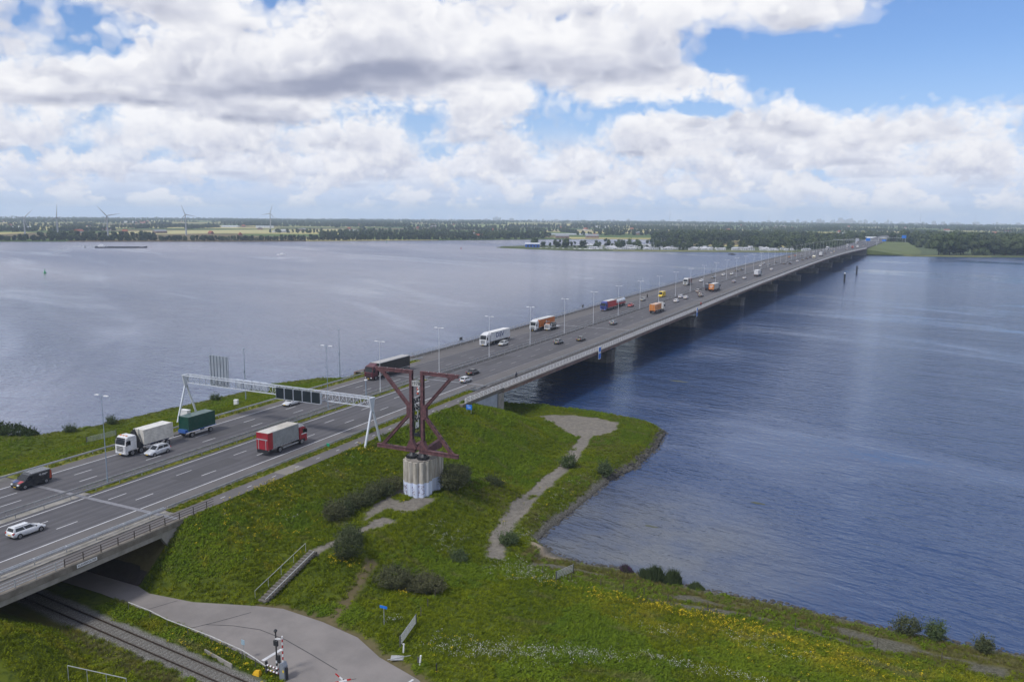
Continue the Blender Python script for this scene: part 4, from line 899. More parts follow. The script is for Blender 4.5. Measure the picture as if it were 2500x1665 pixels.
CAR={ # L,W,H, belt, greenhouse base rear/front, roof rear/front (as y), hood height
 'hatch':(4.05,1.76,1.47,.93,-1.93,1.02,-1.55,.25),'estate':(4.35,1.78,1.47,.93,-2.1,1.1,-1.85,.25),'sedan':(4.6,1.8,1.44,.93,-1.75,1.05,-1.0,.2),
 'suv':(4.3,1.84,1.62,1.02,-2.02,1.05,-1.62,.3),'mpv':(4.4,1.84,1.65,.98,-2.1,1.35,-1.9,.55),'small':(3.7,1.66,1.48,.92,-1.78,1.0,-1.5,.25)}
def car(style,color,label,loc,rot,group='cars on the motorway',lod=True,plate=True):
    L,W,H,belt,gb0,gb1,gr0,gr1=CAR[style]; w=W/2; h=L/2
    def body():
        def ring(y,zb,zt,hw,ht):
            zmid=(zb+zt)*.52; return [(hw*.88,y,zb),(hw,y,zb+.1),(hw*1.0,y,zmid+.05),(ht,y,zt),(-ht,y,zt),(-hw,y,zmid+.05),(-hw,y,zb+.1),(-hw*.88,y,zb)]
        tail=belt if style!='sedan' else belt
        R_=[ring(-h,.42,tail-.25,w*.84,w*.78),ring(-h+.06,.3,tail-.02,w*.95,w*.86),ring(-h+.5,.24,tail+.02,w*.99,w*.9),ring(-.3,.2,belt,w,w*.92),ring(gb1-.15,.2,belt-.02,w,w*.9),
            ring(gb1+.35,.22,belt-.1,w*.99,w*.82),ring(h-.35,.24,belt-.22,w*.95,w*.74),ring(h-.07,.3,belt-.36,w*.84,w*.66),ring(h,.38,belt-.46,w*.72,w*.58)]
        q=MB(); q.loft(R_,0,True)
        # cabin shell: pillars and roof
        bw=w*.9; rw=w*.70; zb=belt-.04; zr_=H-.05
        B=[(bw,gb0,zb),(bw,gb1,zb),(-bw,gb1,zb),(-bw,gb0,zb)]; T_=[(rw,gr0,zr_),(rw,gr1,zr_),(-rw,gr1,zr_),(-rw,gr0,zr_)]
        q.add(B+T_,[(0,1,5,4),(1,2,6,5),(2,3,7,6),(3,0,4,7)],0)
        q.loft([T_,[(rw*.9,gr0+.1,H-.01),(rw*.9,gr1-.12,H-.01),(-rw*.9,gr1-.12,H-.01),(-rw*.9,gr0+.1,H-.01)]],0,False)
        for s in (-1,1):
            for y in (-h+.78,h-.82): q.tube((s*(w-.10),y,.31),(s*(w+.004),y,.31),.36,.36,14,1)
        q.box(-w*.8,w*.8,h-.22,h+.004,.32,.46,1,.03,0) ; q.box(-w*.6,w*.6,-h-.004,-h+.1,.3,.4,1)
        if style in('estate','suv'):
            for s in (-1,1): q.bar((s*rw*.85,gr0+.1,H+.04),(s*rw*.85,gr1-.15,H+.04),.04,.04,1)
        return q.mesh('body',[M_white,M_dark])
    t=thing('car',label,'car',loc,rot,group)
    link('body',body_mat(cached(('car',style),body),paint(color)),t)
    bw=w*.9; rw=w*.70; zb=belt-.04; z1=H-.05
    qs={'windscreen':[((bw,gb1,zb),(-bw,gb1,zb),(-rw,gr1,z1),(rw,gr1,z1)),(.07,.93,.08,.93)],'rear_window':[((-bw,gb0,zb),(bw,gb0,zb),(rw,gr0,z1),(-rw,gr0,z1)),(.09,.91,.2,.9)]}
    for nme,(qd,uv_) in qs.items(): link(nme,cached(('car',style,nme),lambda qd=qd,uv_=uv_,nme=nme:MB().panel(qd,*uv_,.012).mesh(nme,M_glass,fix=False)),t)
    for s in (-1,1):
        qd=((s*bw,gb0,zb),(s*bw,gb1,zb),(s*rw,gr1,z1),(s*rw,gr0,z1)); qd=qd if s>0 else (qd[1],qd[0],qd[3],qd[2])
        for a,b in (((.08,.47),(.51,.90)) if lod else ((.08,.9),)):
            u0,u1=(a,b) if s>0 else (1-b,1-a)
            link('side_window',cached(('car',style,'sw',s,a,lod),lambda qd=qd,u0=u0,u1=u1:MB().panel(qd,u0,u1,.14,.88,.012).mesh('side_window',M_glass,fix=False)),t)
    for s in (-1,1):
        for y in (-h+.78,h-.82): wheel(t,s*(w-.09),y,.31,.21,lod)
        link('headlight',cached(('hl',style,s),lambda s=s:MB().box(s*w*.66-.17,s*w*.66+.17,h-.24,h-.06,belt-.46,belt-.33,0,.02,.02).mesh('headlight',M_lamp)),t)
        link('tail_light',cached(('tl',style,s),lambda s=s:MB().box(s*w*.82-.1,s*w*.82+.1,-h-.012,-h+.2,belt-.24,belt-.02,0,.01,.0).mesh('tail_light',M_red)),t)
        if lod: link('mirror',cached(('mi',style,s),lambda s=s:MB().box(s*(w+.06)-.09,s*(w+.06)+.09,gb1-.42,gb1-.3,belt,belt+.13,0,.02,.01).mesh('mirror',M_dark)),t)
    if plate:
        for y,zz in ((-h-.02,belt-.36),(h+.01,.45)):
            link('number_plate',cached(('np',style,y>0),lambda y=y,zz=zz:MB().box(-.26,.26,y-.01,y+.01,zz-.06,zz+.06).mesh('number_plate',M_plate)),t)
    return t
def van(color,label,loc,rot,L=5.0,W=1.95,H=2.0,high=False,extra=None,name='van',cat='van',rake=1.75):
    t=thing(name,label,cat,loc,rot); w=W/2; h=L/2; pm_=paint(color)
    prof=[(-h,.45),(-h,H*.62),(-h+.12,H-.06),(-h+.25,H),(h-rake-.3,H),(h-rake,H-.06),(h-.95,1.18),(h-.25,.98),(h-.03,.75),(h,.45),(h-.1,.25),(-h+.1,.25)]
    q=MB(); ins=lambda f:[((s*(w-f)),y+(0),z) for y,z in prof for s in (1,)]
    rings=[]
    for x,k in ((-w,.0),(-w+.08,1.),(w-.08,1.),(w,.0)):
        rings.append([(x if abs(x)<w else x*(1.) ,y*(.985 if not k else 1.),.62+(z-.62)*(.90 if not k else 1.)) for y,z in prof])
    q.loft(rings,0,False); 
    for s in (-1,1):
        for y in (-h+.95,h-.95): q.tube((s*(w-.1),y,.34),(s*(w+.005),y,.34),.40,.40,14,1)
    part('body',q,[pm_,M_dark],t)
    q=MB(); q.panel(((w-.08,h-.95,1.18),(-w+.08,h-.95,1.18),(-w+.08,h-rake,H-.06),(w-.08,h-rake,H-.06)),.06,.94,.08,.9,.012); part('windscreen',q,M_glass,t,fix=False)
    for s in (-1,1):
        q=MB(); X_=s*(w+.006); pts=[(X_,h-1.05,1.2),(X_,h-1.5,min(H-.28,1.75)),(X_,h-2.15,min(H-.28,1.75)),(X_,h-2.15,1.2)]
        q.quad(*(pts if s>0 else pts[::-1])); part('side_window',q,M_glass,t,fix=False)
        for y in (-h+.95,h-.95): wheel(t,s*(w-.1),y,.34,.22)
        q=MB(); q.box(s*w*.72-.18,s*w*.72+.18,h-.22,h-.0,.72,.9,0,.02,.03); part('headlight',q,M_lamp,t)
        q=MB(); q.box(s*w*.88-.08,s*w*.88+.08,-h-.012,-h+.1,.75,1.35); part('tail_light',q,M_red,t)
        q=MB(); q.box(s*(w+.1)-.1,s*(w+.1)+.1,h-1.35,h-1.22,1.2,1.5,0,.01,.01); part('mirror',q,M_dark,t)
    q=MB(); q.box(-.26,.26,h-.01,h+.015,.4,.52); part('number_plate',q,M_plate,t); q=MB(); q.box(-.26,.26,-h-.015,-h+.01,.55,.67); part('number_plate',q,M_plate,t)
    return t
# ---- lorries
def cab(t,color,y0,L=2.2,H=3.55,low=None,deflector=True,W=2.48,sleeper=True):
    """cab over engine: y0 is the front face; parts hang under t"""
    w=W/2; pm_=paint(color); z0=.95
    prof=[(y0-L,z0),(y0-L,H-.15),(y0-L+.15,H),(y0-.75,H),(y0-.28,H-.35),(y0-.10,2.05),(y0,1.95),(y0+.02,.55),(y0-.12,.38),(y0-.5,.38),(y0-.55,z0)]
    q=MB(); rings=[]
    for x,k in ((-w,0),(-w+.14,1),(w-.14,1),(w,0)): rings.append([(x,y if k else y0-L/2+(y-y0+L/2)*(.94 if y>y0-L/2 else 1.),z if k else 1.4+(z-1.4)*.955) for y,z in prof])
    q.loft(rings,0,False)
    if low: q.box(-w*.98,w*.98,y0-.3,y0+.045,.36,.95,1)
    part('cab',q,[pm_,paint(low) if low else M_dark],t)
    q=MB(); q.panel(((w-.14,y0-.10,2.05),(-w+.14,y0-.10,2.05),(-w+.14,y0-.27,H-.42),(w-.14,y0-.27,H-.42)),.02,.98,.02,.93,.025); part('windscreen',q,M_glass,t,fix=False)
    q=MB(); q.box(-w*.8,w*.8,y0-.3,y0-.02,H-.33,H-.2); part('sun_visor',q,M_dark,t)
    q=MB()
    for i in range(4): q.box(-.75,.75,y0+.012,y0+.035,.95+.24*i,1.08+.24*i)
    part('grille',q,M_dark,t)
    for s in (-1,1):
        X_=s*(w+.008); pts=[(X_,y0-.28,1.95),(X_,y0-.42,2.75),(X_,y0-1.15,2.75),(X_,y0-1.15,1.95)]
        q=MB(); q.quad(*(pts if s>0 else pts[::-1])); part('side_window',q,M_glass,t,fix=False)
        q=MB(); q.box(s*(w+.13)-.11,s*(w+.13)+.11,y0-.32,y0-.2,1.95,2.65); part('mirror',q,M_dark,t)
        q=MB(); q.box(s*.88-.2,s*.88+.2,y0-.02,y0+.055,.6,.8); part('headlight',q,M_lamp,t)
    if deflector:
        q=MB(); q.prism([(y0-.95,H-.02),(y0-L+.05,H-.02),(y0-L+.05,H+.42)],'x',-w*.86,w*.86); part('roof_deflector',q,pm_,t)
    q=MB(); q.box(-.26,.26,y0+.03,y0+.06,.42,.54); part('number_plate',q,M_plate,t)
    q=MB(); q.box(-w+.05,w-.05,y0-L-.0,y0-.6,.55,z0+.05); part('chassis',q,M_dark,t)
def frame_rails(t,y0,y1,z=.75,m_=None):
    q=MB(); q.box(-.5,.5,y0,y1,z,z+.28); part('chassis_frame',q,m_ or M_dark,t)
def axle(t,y,r=.5,W=2.45):
    for s in (-1,1): wheel(t,s*(W/2-.17),y,r,.32)
def cargo_box(t,y0,y1,z0,z1,side,roof=None,rear=None,W=2.52,name='cargo_box',ribs=False):
    w=W/2; q=MB(); q.box(-w,w,y0,y1,z0,z1); o=part(name,q,paint(side),t,.03)
    q=MB(); q.box(-w+.02,w-.02,y0+.02,y1-.02,z1+.004,z1+.03); part('roof',q,paint(roof or side),o)
    q=MB()
    for y in (y0-.012,): q.box(-.03,.03,y,y0,z0+.1,z1-.1); q.box(-w+.1,-w+.16,y,y0,z0+.1,z1-.1); q.box(w-.16,w-.1,y,y0,z0+.1,z1-.1)
    part('door_bars',q,M_steel,o)
    for s in (-1,1): q=MB(); q.box(s*w*.82-.18,s*w*.82+.18,y0-.03,y0+.02,z0-.28,z0-.1); part('tail_light',q,M_red,t)
    q=MB()
    for s in (-1,1): q.box(s*(w+.004)-.01,s*(w+.004)+.01,y0,y1,z0,z0+.12); q.box(s*(w+.004)-.01,s*(w+.004)+.01,y0,y1,z1-.1,z1)
    part('edge_trim',q,M_steel,o)
    return o
def container(t,y0,y1,z0,color,h=2.59,trim=None):
    w=1.22; q=MB(); q.box(-w+.03,w-.03,y0+.03,y1-.03,z0+.02,z0+h-.02)
    n=int((y1-y0)/.28)
    for i in range(n):
        y=y0+.1+(y1-y0-.2)*i/n
        for s in (-1,1): q.box(s*(w-.02)-.02,s*(w-.02)+.02,y,y+.15,z0+.15,z0+h-.12)
    for i in range(8):
        x=-w+.12+.29*i; q.box(x,x+.15,y1-.03,y1,z0+.15,z0+h-.12)
    o=part('container',q,paint(color),t)
    q=MB()
    for s in (-1,1):
        for y in (y0,y1): q.box(s*(w-.06)-.07,s*(w-.06)+.07,y-.07,y+.07,z0,z0+h)
        q.bar((s*(w-.05),y0,z0+h-.05),(s*(w-.05),y1,z0+h-.05),.1,.1); q.bar((s*(w-.05),y0,z0+.06),(s*(w-.05),y1,z0+.06),.1,.12)
    part('corner_frame',q,paint(trim or color),o)
    q=MB()
    for x in (-.75,-.25,.25,.75): q.tube((x,y0-.03,z0+.1),(x,y0-.03,z0+h-.1),.025,.025,6)
    q.box(-.02,.02,y0-.02,y0,z0,z0+h); part('door_rods',q,M_steel,o)
    return o
def lorry(label,off,Yf,direction,cabc,L,boxc,roofc=None,kind='semi',boxh=3.95,low=None,logo=None,name='lorry',H=3.6,rear=None,box0=1.15,defl=True):
    """Yf: where the front bumper is; direction +1 away from the camera, -1 toward it"""
    Yc=Yf; x,y,z=P(off,Yc); t=thing(name,label,'lorry',(x,y,z+.012),head(Yf)+(0 if direction>0 else math.pi))
    cab(t,cabc,0.,2.25,H,low,defl)
    b1=-2.75 if kind=='semi' else -2.4
    frame_rails(t,-L+.3,-2.)
    o=cargo_box(t,-L,b1,box0,boxh,boxc,roofc)
    axle(t,-1.45)
    if kind=='semi':
        axle(t,-5.); [axle(t,yy,.48) for yy in (-L+2.0,-L+3.3,-L+4.6)]
        q=MB(); q.box(-1.2,1.2,-L+5.6,-6.6,.45,1.1); part('side_guard',q,M_dark,t)
    else:
        axle(t,-L+2.2); q=MB(); q.box(-1.2,1.2,-L+3.3,-2.6,.5,1.0); part('side_guard',q,M_steeld,t)
    q=MB(); q.box(-1.2,1.2,-L-.02,-L+.08,.5,.75); part('bumper',q,M_dark,t)
    return t,o
# ---- left carriageway, coming toward the camera
L1,L2,L3=-10.7,-7.2,-3.65; R1,R2,R3=3.6,7.2,10.75
PI=math.pi
def lc(Y): return head(Y)+PI
def atz(off,Y): x,y,z=P(off,Y); return (x,y,z+.012)
t=van((.012,.016,.022),'dark van with ladder rack and a red bonnet panel',atz(-10.2,72.5),lc(72),5.2,1.95,1.98)
q=MB(); h=2.6
for i in range(9): q.bar((-.85,h-2.3-.33*i,2.06),(.85,h-2.3-.33*i,2.06),.09,.05)
for s in (-1,1): q.bar((s*.86,-h+.2,2.05),(s*.86,h-2.1,2.05),.06,.07)
part('roof_rack',q,M_steel,t)
q=MB(); q.add([(-.9,h-.9,1.2),(-.1,h-.9,1.2),(-.3,h-.25,1.005),(-.8,h-.25,1.005)],[(0,1,2,3)]); part('bonnet_panel',q,paint((.55,.03,.05)),t,fix=False)
q=MB(); q.add([(.9,h-.9,1.2),(.1,h-.9,1.2),(.35,h-.25,1.005),(.8,h-.25,1.005)],[(0,1,2,3)]); part('bonnet_panel',q,paint((.02,.06,.25)),t,fix=False)
q=MB(); q.quad((-.985,-h+.1,.6),(-.985,-h+.42,.6),(-.985,-h+.3,1.85),(-.985,-h+.12,1.85)); q.box(-.9,.9,-h-.008,-h+.02,1.4,1.75); part('orange_flash',q,paint((.45,.06,.02)),t)
q=MB(); q.box(-.99,-.98,-h+.7,-h+1.55,1.55,1.64); q.box(-.99,-.98,-h+.9,-h+1.5,1.42,1.46)
for i in range(7): a=i*.7; q.box(-.99,-.98,-h+1.8+.13*math.cos(a),-h+1.88+.13*math.cos(a),1.5+.13*math.sin(a),1.58+.13*math.sin(a))
part('lettering',q,M_white,t)
# container lorry with crane and green container trailer
x,y,z=atz(-10.7,88.2); t=thing('container_lorry','white crane lorry carrying a cream container','lorry',(x,y,z),PI)
cab(t,(.72,.73,.74),0.,2.3,3.45,None,False); frame_rails(t,-9.6,-2.1,.8,paint((.02,.05,.16)))
axle(t,-1.45); axle(t,-3.2); axle(t,-7.4); axle(t,-8.7)
container(t,-9.9,-3.85,1.25,(.78,.76,.69))
q=MB(); q.box(-1.1,1.1,-3.4,-2.5,1.0,1.9); q.bar((-.5,-2.9,1.9),(.2,-3.0,4.0),.35,.4); q.bar((.2,-3.,4.),(-.7,-3.3,1.9),.28,.3); q.bar((.6,-2.9,1.7),(.75,-3.1,3.6),.3,.3); q.box(-1.2,1.2,-3.6,-3.4,.9,1.6); part('loader_crane',q,M_dark,t)
q=MB(); q.bar((0,-3.82,2.5),(0,-3.82,3.9),.12,.1); part('strap',q,M_steel,t); q=MB()
for s in (-1,1): q.box(s*1.23-.03,s*1.23+.03,-6.9,-4.2,.55,.95)
part('side_guard',q,M_whited,t)
for x_ in (-.7,0.,.7): q=MB(); q.box(x_-.15,x_+.15,-.95,-.75,3.45,3.57); part('beacon',q,mat('beacon orange',(.7,.2,.02),.3),t)
x,y,z=atz(-10.7,100.6); t=thing('container_trailer','green container on a blue drawbar trailer behind the lorry','trailer',(x,y,z),PI)
container(t,-7.3,-1.1,1.25,(.006,.075,.055),2.6); frame_rails(t,-7.6,-.6,.85,paint((.02,.07,.25))); axle(t,-1.8,.45); axle(t,-6.2,.45)
q=MB(); q.box(-1.24,1.24,-7.6,-.8,1.1,1.24); part('deck',q,paint((.03,.12,.42)),t); q=MB(); q.bar((0,-.7,.85),(0,1.2,.85),.18,.15); q.bar((-.6,-.7,.85),(0,.4,.85),.12,.12); q.bar((.6,-.7,.85),(0,.4,.85),.12,.12); part('drawbar',q,M_dark,t); q=MB(); q.box(-.9,.9,-1.2,-.5,.95,1.5); part('front_box',q,paint((.03,.12,.42)),t)
q=MB()
for s in (-1,1): q.box(s*1.23-.03,s*1.23+.03,-5.5,-2.5,.5,.9)
part('side_guard',q,M_whited,t)
car('suv',(.58,.61,.65),'silver white crossover car beside the crane lorry',atz(-6.6,92.2),lc(90))
car('sedan',(.60,.62,.65),'silver sedan passing under the gantry',atz(-10.6,130.5),lc(130))
t,o=lorry('dark red tractor with a black curtain trailer',-11.3,159.0,-1,(.10,.012,.025),16.4,(.02,.022,.026),(.42,.40,.37),low=(.02,.015,.018))
t,o=lorry('white articulated lorry with blue letters on its trailer',-12.2,217.2,-1,(.74,.76,.78),15.6,(.76,.78,.80),(.78,.78,.77),low=(.5,.52,.55))
for s in (-1,1):
    tm=link('lettering',text_mesh('DSV',2.5,mat('letter blue',(.012,.03,.16),.5),.006),o); tm.location=(s*1.285,-8.7,2.75); tm.rotation_euler=(math.pi/2,0,s*math.pi/2); tm.scale=(1.2,.8,1)
car('estate',(.50,.52,.52),'silver estate car overtaking the lettered white lorry',atz(-7.7,222),lc(222))
t,o=lorry('white cab with an orange curtain trailer',-12.,251.3,-1,(.70,.72,.74),15.4,(.62,.17,.02),(.66,.62,.55),low=(.03,.04,.06))
q=MB()
for i in range(5): q.box(-1.30,-1.27,-8.9+.22*i,-8.78+.22*i,2.2+.1*(i%2),3.3-.15*(i%3))
q.box(-1.30,-1.27,-11.2,-9.3,2.5,2.68); part('lettering',q,M_white,o)
# tow truck with dark car on its flat bed
x,y,z=atz(-8.6,255.5); t=thing('tow_truck','white flatbed tow truck beside the orange trailer','lorry',(x,y,z),lc(255)); cab(t,(.70,.71,.72),0.,1.9,2.35,None,False,2.0); frame_rails(t,-8.6,-1.8,.6); axle(t,-.9,.38,2.1); axle(t,-5.6,.38,2.1); q=MB(); q.prism([(-1.95,.95),(-9.2,.75),(-9.2,.87),(-1.95,1.08)],'x',-1.1,1.1); part('flat_bed',q,M_steel,t); q=MB(); q.box(-1.05,1.05,-2.05,-1.95,1.05,2.0); part('head_board',q,M_dark,t); q=MB(); q.box(-.8,.8,-.8,-.6,2.36,2.5); part('beacon',q,mat('beacon orange',(.7,.2,.02),.3),t)
x,y,z=atz(-8.6,260.2); car('small',(.03,.035,.035),'dark small car carried on the tow truck bed',(x,y,z+1.0),lc(255))
t,o=lorry('blue cab lorry with a red box body',-11.4,315.6,-1,(.015,.04,.28),12.6,(.50,.02,.03),(.62,.58,.52),kind='rigid')
def tanker(label,off,Yf,d):
    t=thing('tank_trailer',label,'trailer',atz(off,Yf),head(Yf)+(PI if d<0 else 0)); q=MB(); ring=lambda y,r:[(1.2*r*math.cos(a),y,2.45+1.15*r*math.sin(a)) for a in [2*math.pi*i/18 for i in range(18)]]
    q.loft([ring(0,.55),ring(-.25,.9),ring(-.6,1.),ring(-10.4,1.),ring(-10.75,.9),ring(-11,.55)],0,True); part('tank',q,mat('polished tank',(.62,.65,.68),.25,.5,.1,1.),t)
    q=MB(); q.box(-1.21,1.21,-10.6,-.4,1.3,1.85); part('side_skirt',q,paint((.45,.02,.03)),t); frame_rails(t,-10.6,.8,.8); [axle(t,yy,.48) for yy in (-2.,-7.2,-8.5,-9.8)]; q=MB(); q.box(-.35,.35,-9,-1,3.58,3.66); part('walkway',q,M_steeld,t); [part('hatch',MB().tube((0,yy,3.55),(0,yy,3.8),.3,.3,10),M_steel,t) for yy in (-2.5,-5.5,-8.5)]
    return t
tanker('silver tank trailer with red skirt behind the red lorry',-11.6,329.6,-1)
car('sedan',(.42,.015,.02),'red car on the left carriageway of the bridge',atz(-6.6,336),lc(336))
car('hatch',(.30,.31,.31),'grey car with bright headlights on the bridge',atz(-9.2,360),lc(360))
van((.80,.55,.0),'yellow ambulance van on the bridge',atz(-6.2,379),lc(379),5.9,2.0,2.7,name='ambulance',cat='ambulance',rake=1.4)
lorry('white cab tipper lorry with a maroon body far along the bridge',-12.6,441.5,-1,(.62,.63,.62),9.5,(.12,.03,.035),(.10,.03,.035),kind='rigid',boxh=3.6)
FARC=[('hatch',(.72,.73,.74),-11.,469.5,-1,'white car behind the maroon tipper lorry'),('suv',(.20,.22,.25),-11.,498,-1,'grey car between two white cars on the left carriageway'),('sedan',(.68,.69,.70),-10.9,523,-1,'white saloon approaching on the outer left lane'),('hatch',(.66,.67,.66),-7.6,531.5,-1,'white car in the middle left lane'),('sedan',(.04,.04,.045),-11.3,562,-1,'small dark car near the left bridge edge'),('suv',(.07,.085,.11),-10.9,576,-1,'dark blue SUV near the left bridge edge'),('hatch',(.62,.63,.64),-7.4,624,-1,'white hatchback beside a lamp post on the far bridge'),('mpv',(.40,.42,.44),-10.8,652.5,-1,'grey people carrier on the far bridge'),('sedan',(.30,.31,.33),-5.,642,-1,'grey saloon in the inner left lane'),('sedan',(.10,.11,.13),-6.,678.5,-1,'dark saloon in the inner left lane'),('hatch',(.40,.13,.03),-11.,775,-1,'orange car far along the bridge'),('hatch',(.35,.08,.06),-10.6,806,-1,'dull red car far along the bridge'),('sedan',(.06,.06,.07),-5.4,810,-1,'black saloon far along the bridge'),('hatch',(.65,.66,.68),-10.6,931,-1,'white car at the far end of the left carriageway'),
('small',(.56,.59,.63),R3,168.5,1,'light blue hatchback beside the monument top'),('sedan',(.02,.022,.026),7.3,178,1,'black saloon ahead of the light blue hatchback'),('suv',(.09,.11,.125),6.4,232.5,1,'grey green SUV on the right carriageway, left of a pair'),('sedan',(.10,.10,.095),10.2,241.5,1,'dark grey saloon above the blue railing panel'),('suv',(.13,.16,.19),6.5,280.5,1,'blue grey SUV crossing the bridge joint'),('hatch',(.70,.71,.74),6.3,361,1,'white hatchback ahead of the orange container lorry'),('mpv',(.62,.64,.70),3.2,379,1,'white people carrier in the fast lane'),('hatch',(.62,.62,.63),6.4,376.5,1,'white hatchback beside the white people carrier'),('mpv',(.40,.38,.37),3.4,409,1,'silver people carrier in a bunch of three'),('sedan',(.14,.13,.13),6.6,401,1,'dark grey car in the middle of a bunch of three'),('suv',(.12,.12,.12),10.1,389,1,'charcoal SUV nearest of a bunch of three'),('hatch',(.28,.27,.32),7.,473,1,'purple grey car ahead of the orange box lorry'),('sedan',(.60,.60,.61),7.,501,1,'silver saloon behind the white box lorry'),('hatch',(.68,.69,.70),7.4,586.5,1,'white car ahead of the white box lorry'),('sedan',(.03,.035,.06),3.6,662,1,'dark blue car in the fast lane of the far bridge'),('mpv',(.03,.045,.045),7.4,665,1,'dark van shaped car on the far bridge'),('sedan',(.64,.65,.67),7.2,702,1,'white saloon ahead of the dark van shaped car'),('hatch',(.09,.095,.10),7.2,731,1,'dark hatchback following a beige caravan'),('sedan',(.08,.07,.07),7.2,755,1,'brown black saloon beside the beige caravan'),('hatch',(.05,.05,.055),6.6,781,1,'black hatchback beside the white lorry'),('sedan',(.12,.13,.16),7.2,885,1,'grey blue saloon ahead of the white lorry'),('hatch',(.66,.66,.68),10.2,908,1,'white hatchback on the far right lane')]
for st_,c,o_,Y,d,lab in FARC: car(st_,c,lab,atz(o_,Y),head(Y)+(0 if d>0 else PI),lod=Y<430)
for k,(o_,Y,d,c) in enumerate(((-7.2,985,-1,(.2,.2,.22)),(-10.7,1012,-1,(.6,.6,.6)),(-3.6,1040,-1,(.08,.08,.09)),(-10.7,1085,-1,(.35,.35,.37)),(-7.2,1120,-1,(.1,.1,.12)),(7.2,960,1,(.55,.53,.4)),(3.6,990,1,(.1,.1,.1)),(10.7,1050,1,(.09,.1,.12)),(7.2,1100,1,(.5,.5,.52)),(3.6,1140,1,(.15,.15,.17)),(10.7,1290,1,(.6,.6,.62)),(7.2,1330,1,(.2,.2,.2)),(-7.2,1300,-1,(.5,.5,.5)))):
    car('hatch',c,'tiny car among the distant traffic near the far shore',atz(o_,Y),head(Y)+(0 if d>0 else PI),group='distant cars near the far shore',lod=False)
# ---- right carriageway, driving away
car('estate',(.76,.78,.80),'white estate car at the lower left of the motorway',atz(7.0,60.4),0.)
# red lorry with grey curtain side
x,y,z=atz(10.05,109.4); t=thing('curtain_lorry','red lorry with grey curtain sides and cream roof','lorry',(x,y,z),0.)
cab(t,(.34,.012,.025),0.,2.0,3.15,None,False); q=MB(); q.prism([(-.45,3.1),(-1.95,3.1),(-1.95,3.95),(-1.2,3.7)],'x',-1.05,1.05); part('roof_deflector',q,M_white,t)
q=MB(); q.box(-1.26,1.26,-1.5,-.02,1.75,1.95); part('white_stripe',q,M_white,t); frame_rails(t,-9.7,-1.9); axle(t,-1.35); axle(t,-7.0)
o=cargo_box(t,-9.9,-2.2,1.15,4.0,(.30,.32,.33),(.66,.62,.53))
q=MB(); q.box(-1.275,1.275,-9.94,-8.75,1.1,3.98); part('rear_frame',q,paint((.36,.015,.03)),t); q=MB(); q.box(-1.15,1.15,-9.99,-9.95,2.75,2.95); q.box(-.85,-.75,-9.99,-9.95,1.1,2.75); q.box(.75,.85,-9.99,-9.95,1.1,2.75); part('tail_lift',q,M_steel,t)
q=MB()
for i in range(16):
    y_=-8.6+.4*i; q.box(1.262,1.275,y_,y_+.05,1.0,1.5); q.box(-1.275,-1.262,y_,y_+.05,1.0,1.5)
part('curtain_straps',q,M_dark,t)
q=MB(); q.box(1.15,1.22,-6.3,-2.3,.55,.75); q.box(-1.22,-1.15,-6.3,-2.3,.55,.75); part('side_guard',q,M_steel,t)
q=MB(); q.box(-1.2,1.2,-9.95,-9.8,.5,1.05); part('bumper',q,M_dark,t)
# orange container lorry
def box_lorry(label,off,Yr,L,cabc,boxc,roofc,gap=1.5,bh=3.7):
    t=thing('container_lorry',label,'lorry',atz(off,Yr+L),head(Yr)); cab(t,cabc,0.,2.2,3.5,None,True); frame_rails(t,-L,-2.); o=cargo_box(t,-L,-2.2-gap,1.2,bh,boxc,roofc); axle(t,-1.4); axle(t,-L+1.4); axle(t,-L+2.7); axle(t,-4.6); return t,o
t,o=box_lorry('white cab lorry with an orange container seen from behind',9.6,315.8,13.2,(.62,.63,.62),(.62,.22,.04),(.60,.26,.07),2.6)
q=MB(); [q.box(1.262,1.28,-9.+.5*i,-8.7+.5*i,2.1,2.9) for i in range(3)]; part('lettering',q,paint((.35,.08,.02)),o)
t,o=box_lorry('lorry with an orange back and grey white sides',9.,412.8,14.,(.2,.25,.32),(.46,.47,.47),(.66,.64,.58),1.,3.9)
q=MB(); q.box(-1.27,1.27,-14.03,-12.2,1.15,3.92); rf=part('orange_rear',q,paint((.66,.24,.05)),t); q=MB(); [q.box(-.7+.45*i,-.4+.45*i,-14.06,-14.035,2.5+.3*(i%2),3.2) for i in range(4)]; q.box(-.5,.5,-14.06,-14.035,2.0,2.25); part('emblem',q,M_white,rf)
box_lorry('dark cab lorry half hidden by the orange backed lorry',5.4,418.5,8.,(.03,.04,.06),(.07,.08,.11),(.1,.11,.13),.3,3.3)
box_lorry('plain white box lorry in the middle of the bridge',9.4,522.9,11.,(.1,.22,.26),(.74,.75,.77),(.78,.77,.74),.4,4.0)
def caravan_v(label,off,Y):
    t=thing('caravan',label,'caravan',atz(off,Y),head(Y)); q=MB(); q.prism([(-3,.6),(3,.6),(3.15,1.3),(2.6,2.7),(-2.7,2.75),(-3.1,2.)],'x',-1.15,1.15); part('body',q,paint((.70,.64,.47)),t,.05); q=MB(); q.box(-.8,.8,-3.12,-3.02,1.5,2.2); part('rear_window',q,M_glass,t); axle(t,0.,.33,2.2); q=MB(); q.bar((0,3.,.6),(0,4.2,.5),.12,.1); part('drawbar',q,M_dark,t); return t
caravan_v('beige caravan on the far right lane',11.2,771.)
box_lorry('white lorry ahead of the beige caravan',10.5,818,10.,(.66,.67,.68),(.70,.71,.72),(.74,.73,.7),.3,3.9)
box_lorry('red brown lorry near the far end of the bridge',7.2,1165,10.,(.4,.1,.08),(.42,.10,.07),(.4,.12,.1),.3,3.9)
box_lorry('white lorry beside the red brown lorry far away',10.7,1196,10.,(.66,.67,.68),(.70,.71,.72),(.74,.73,.7),.3,3.9)
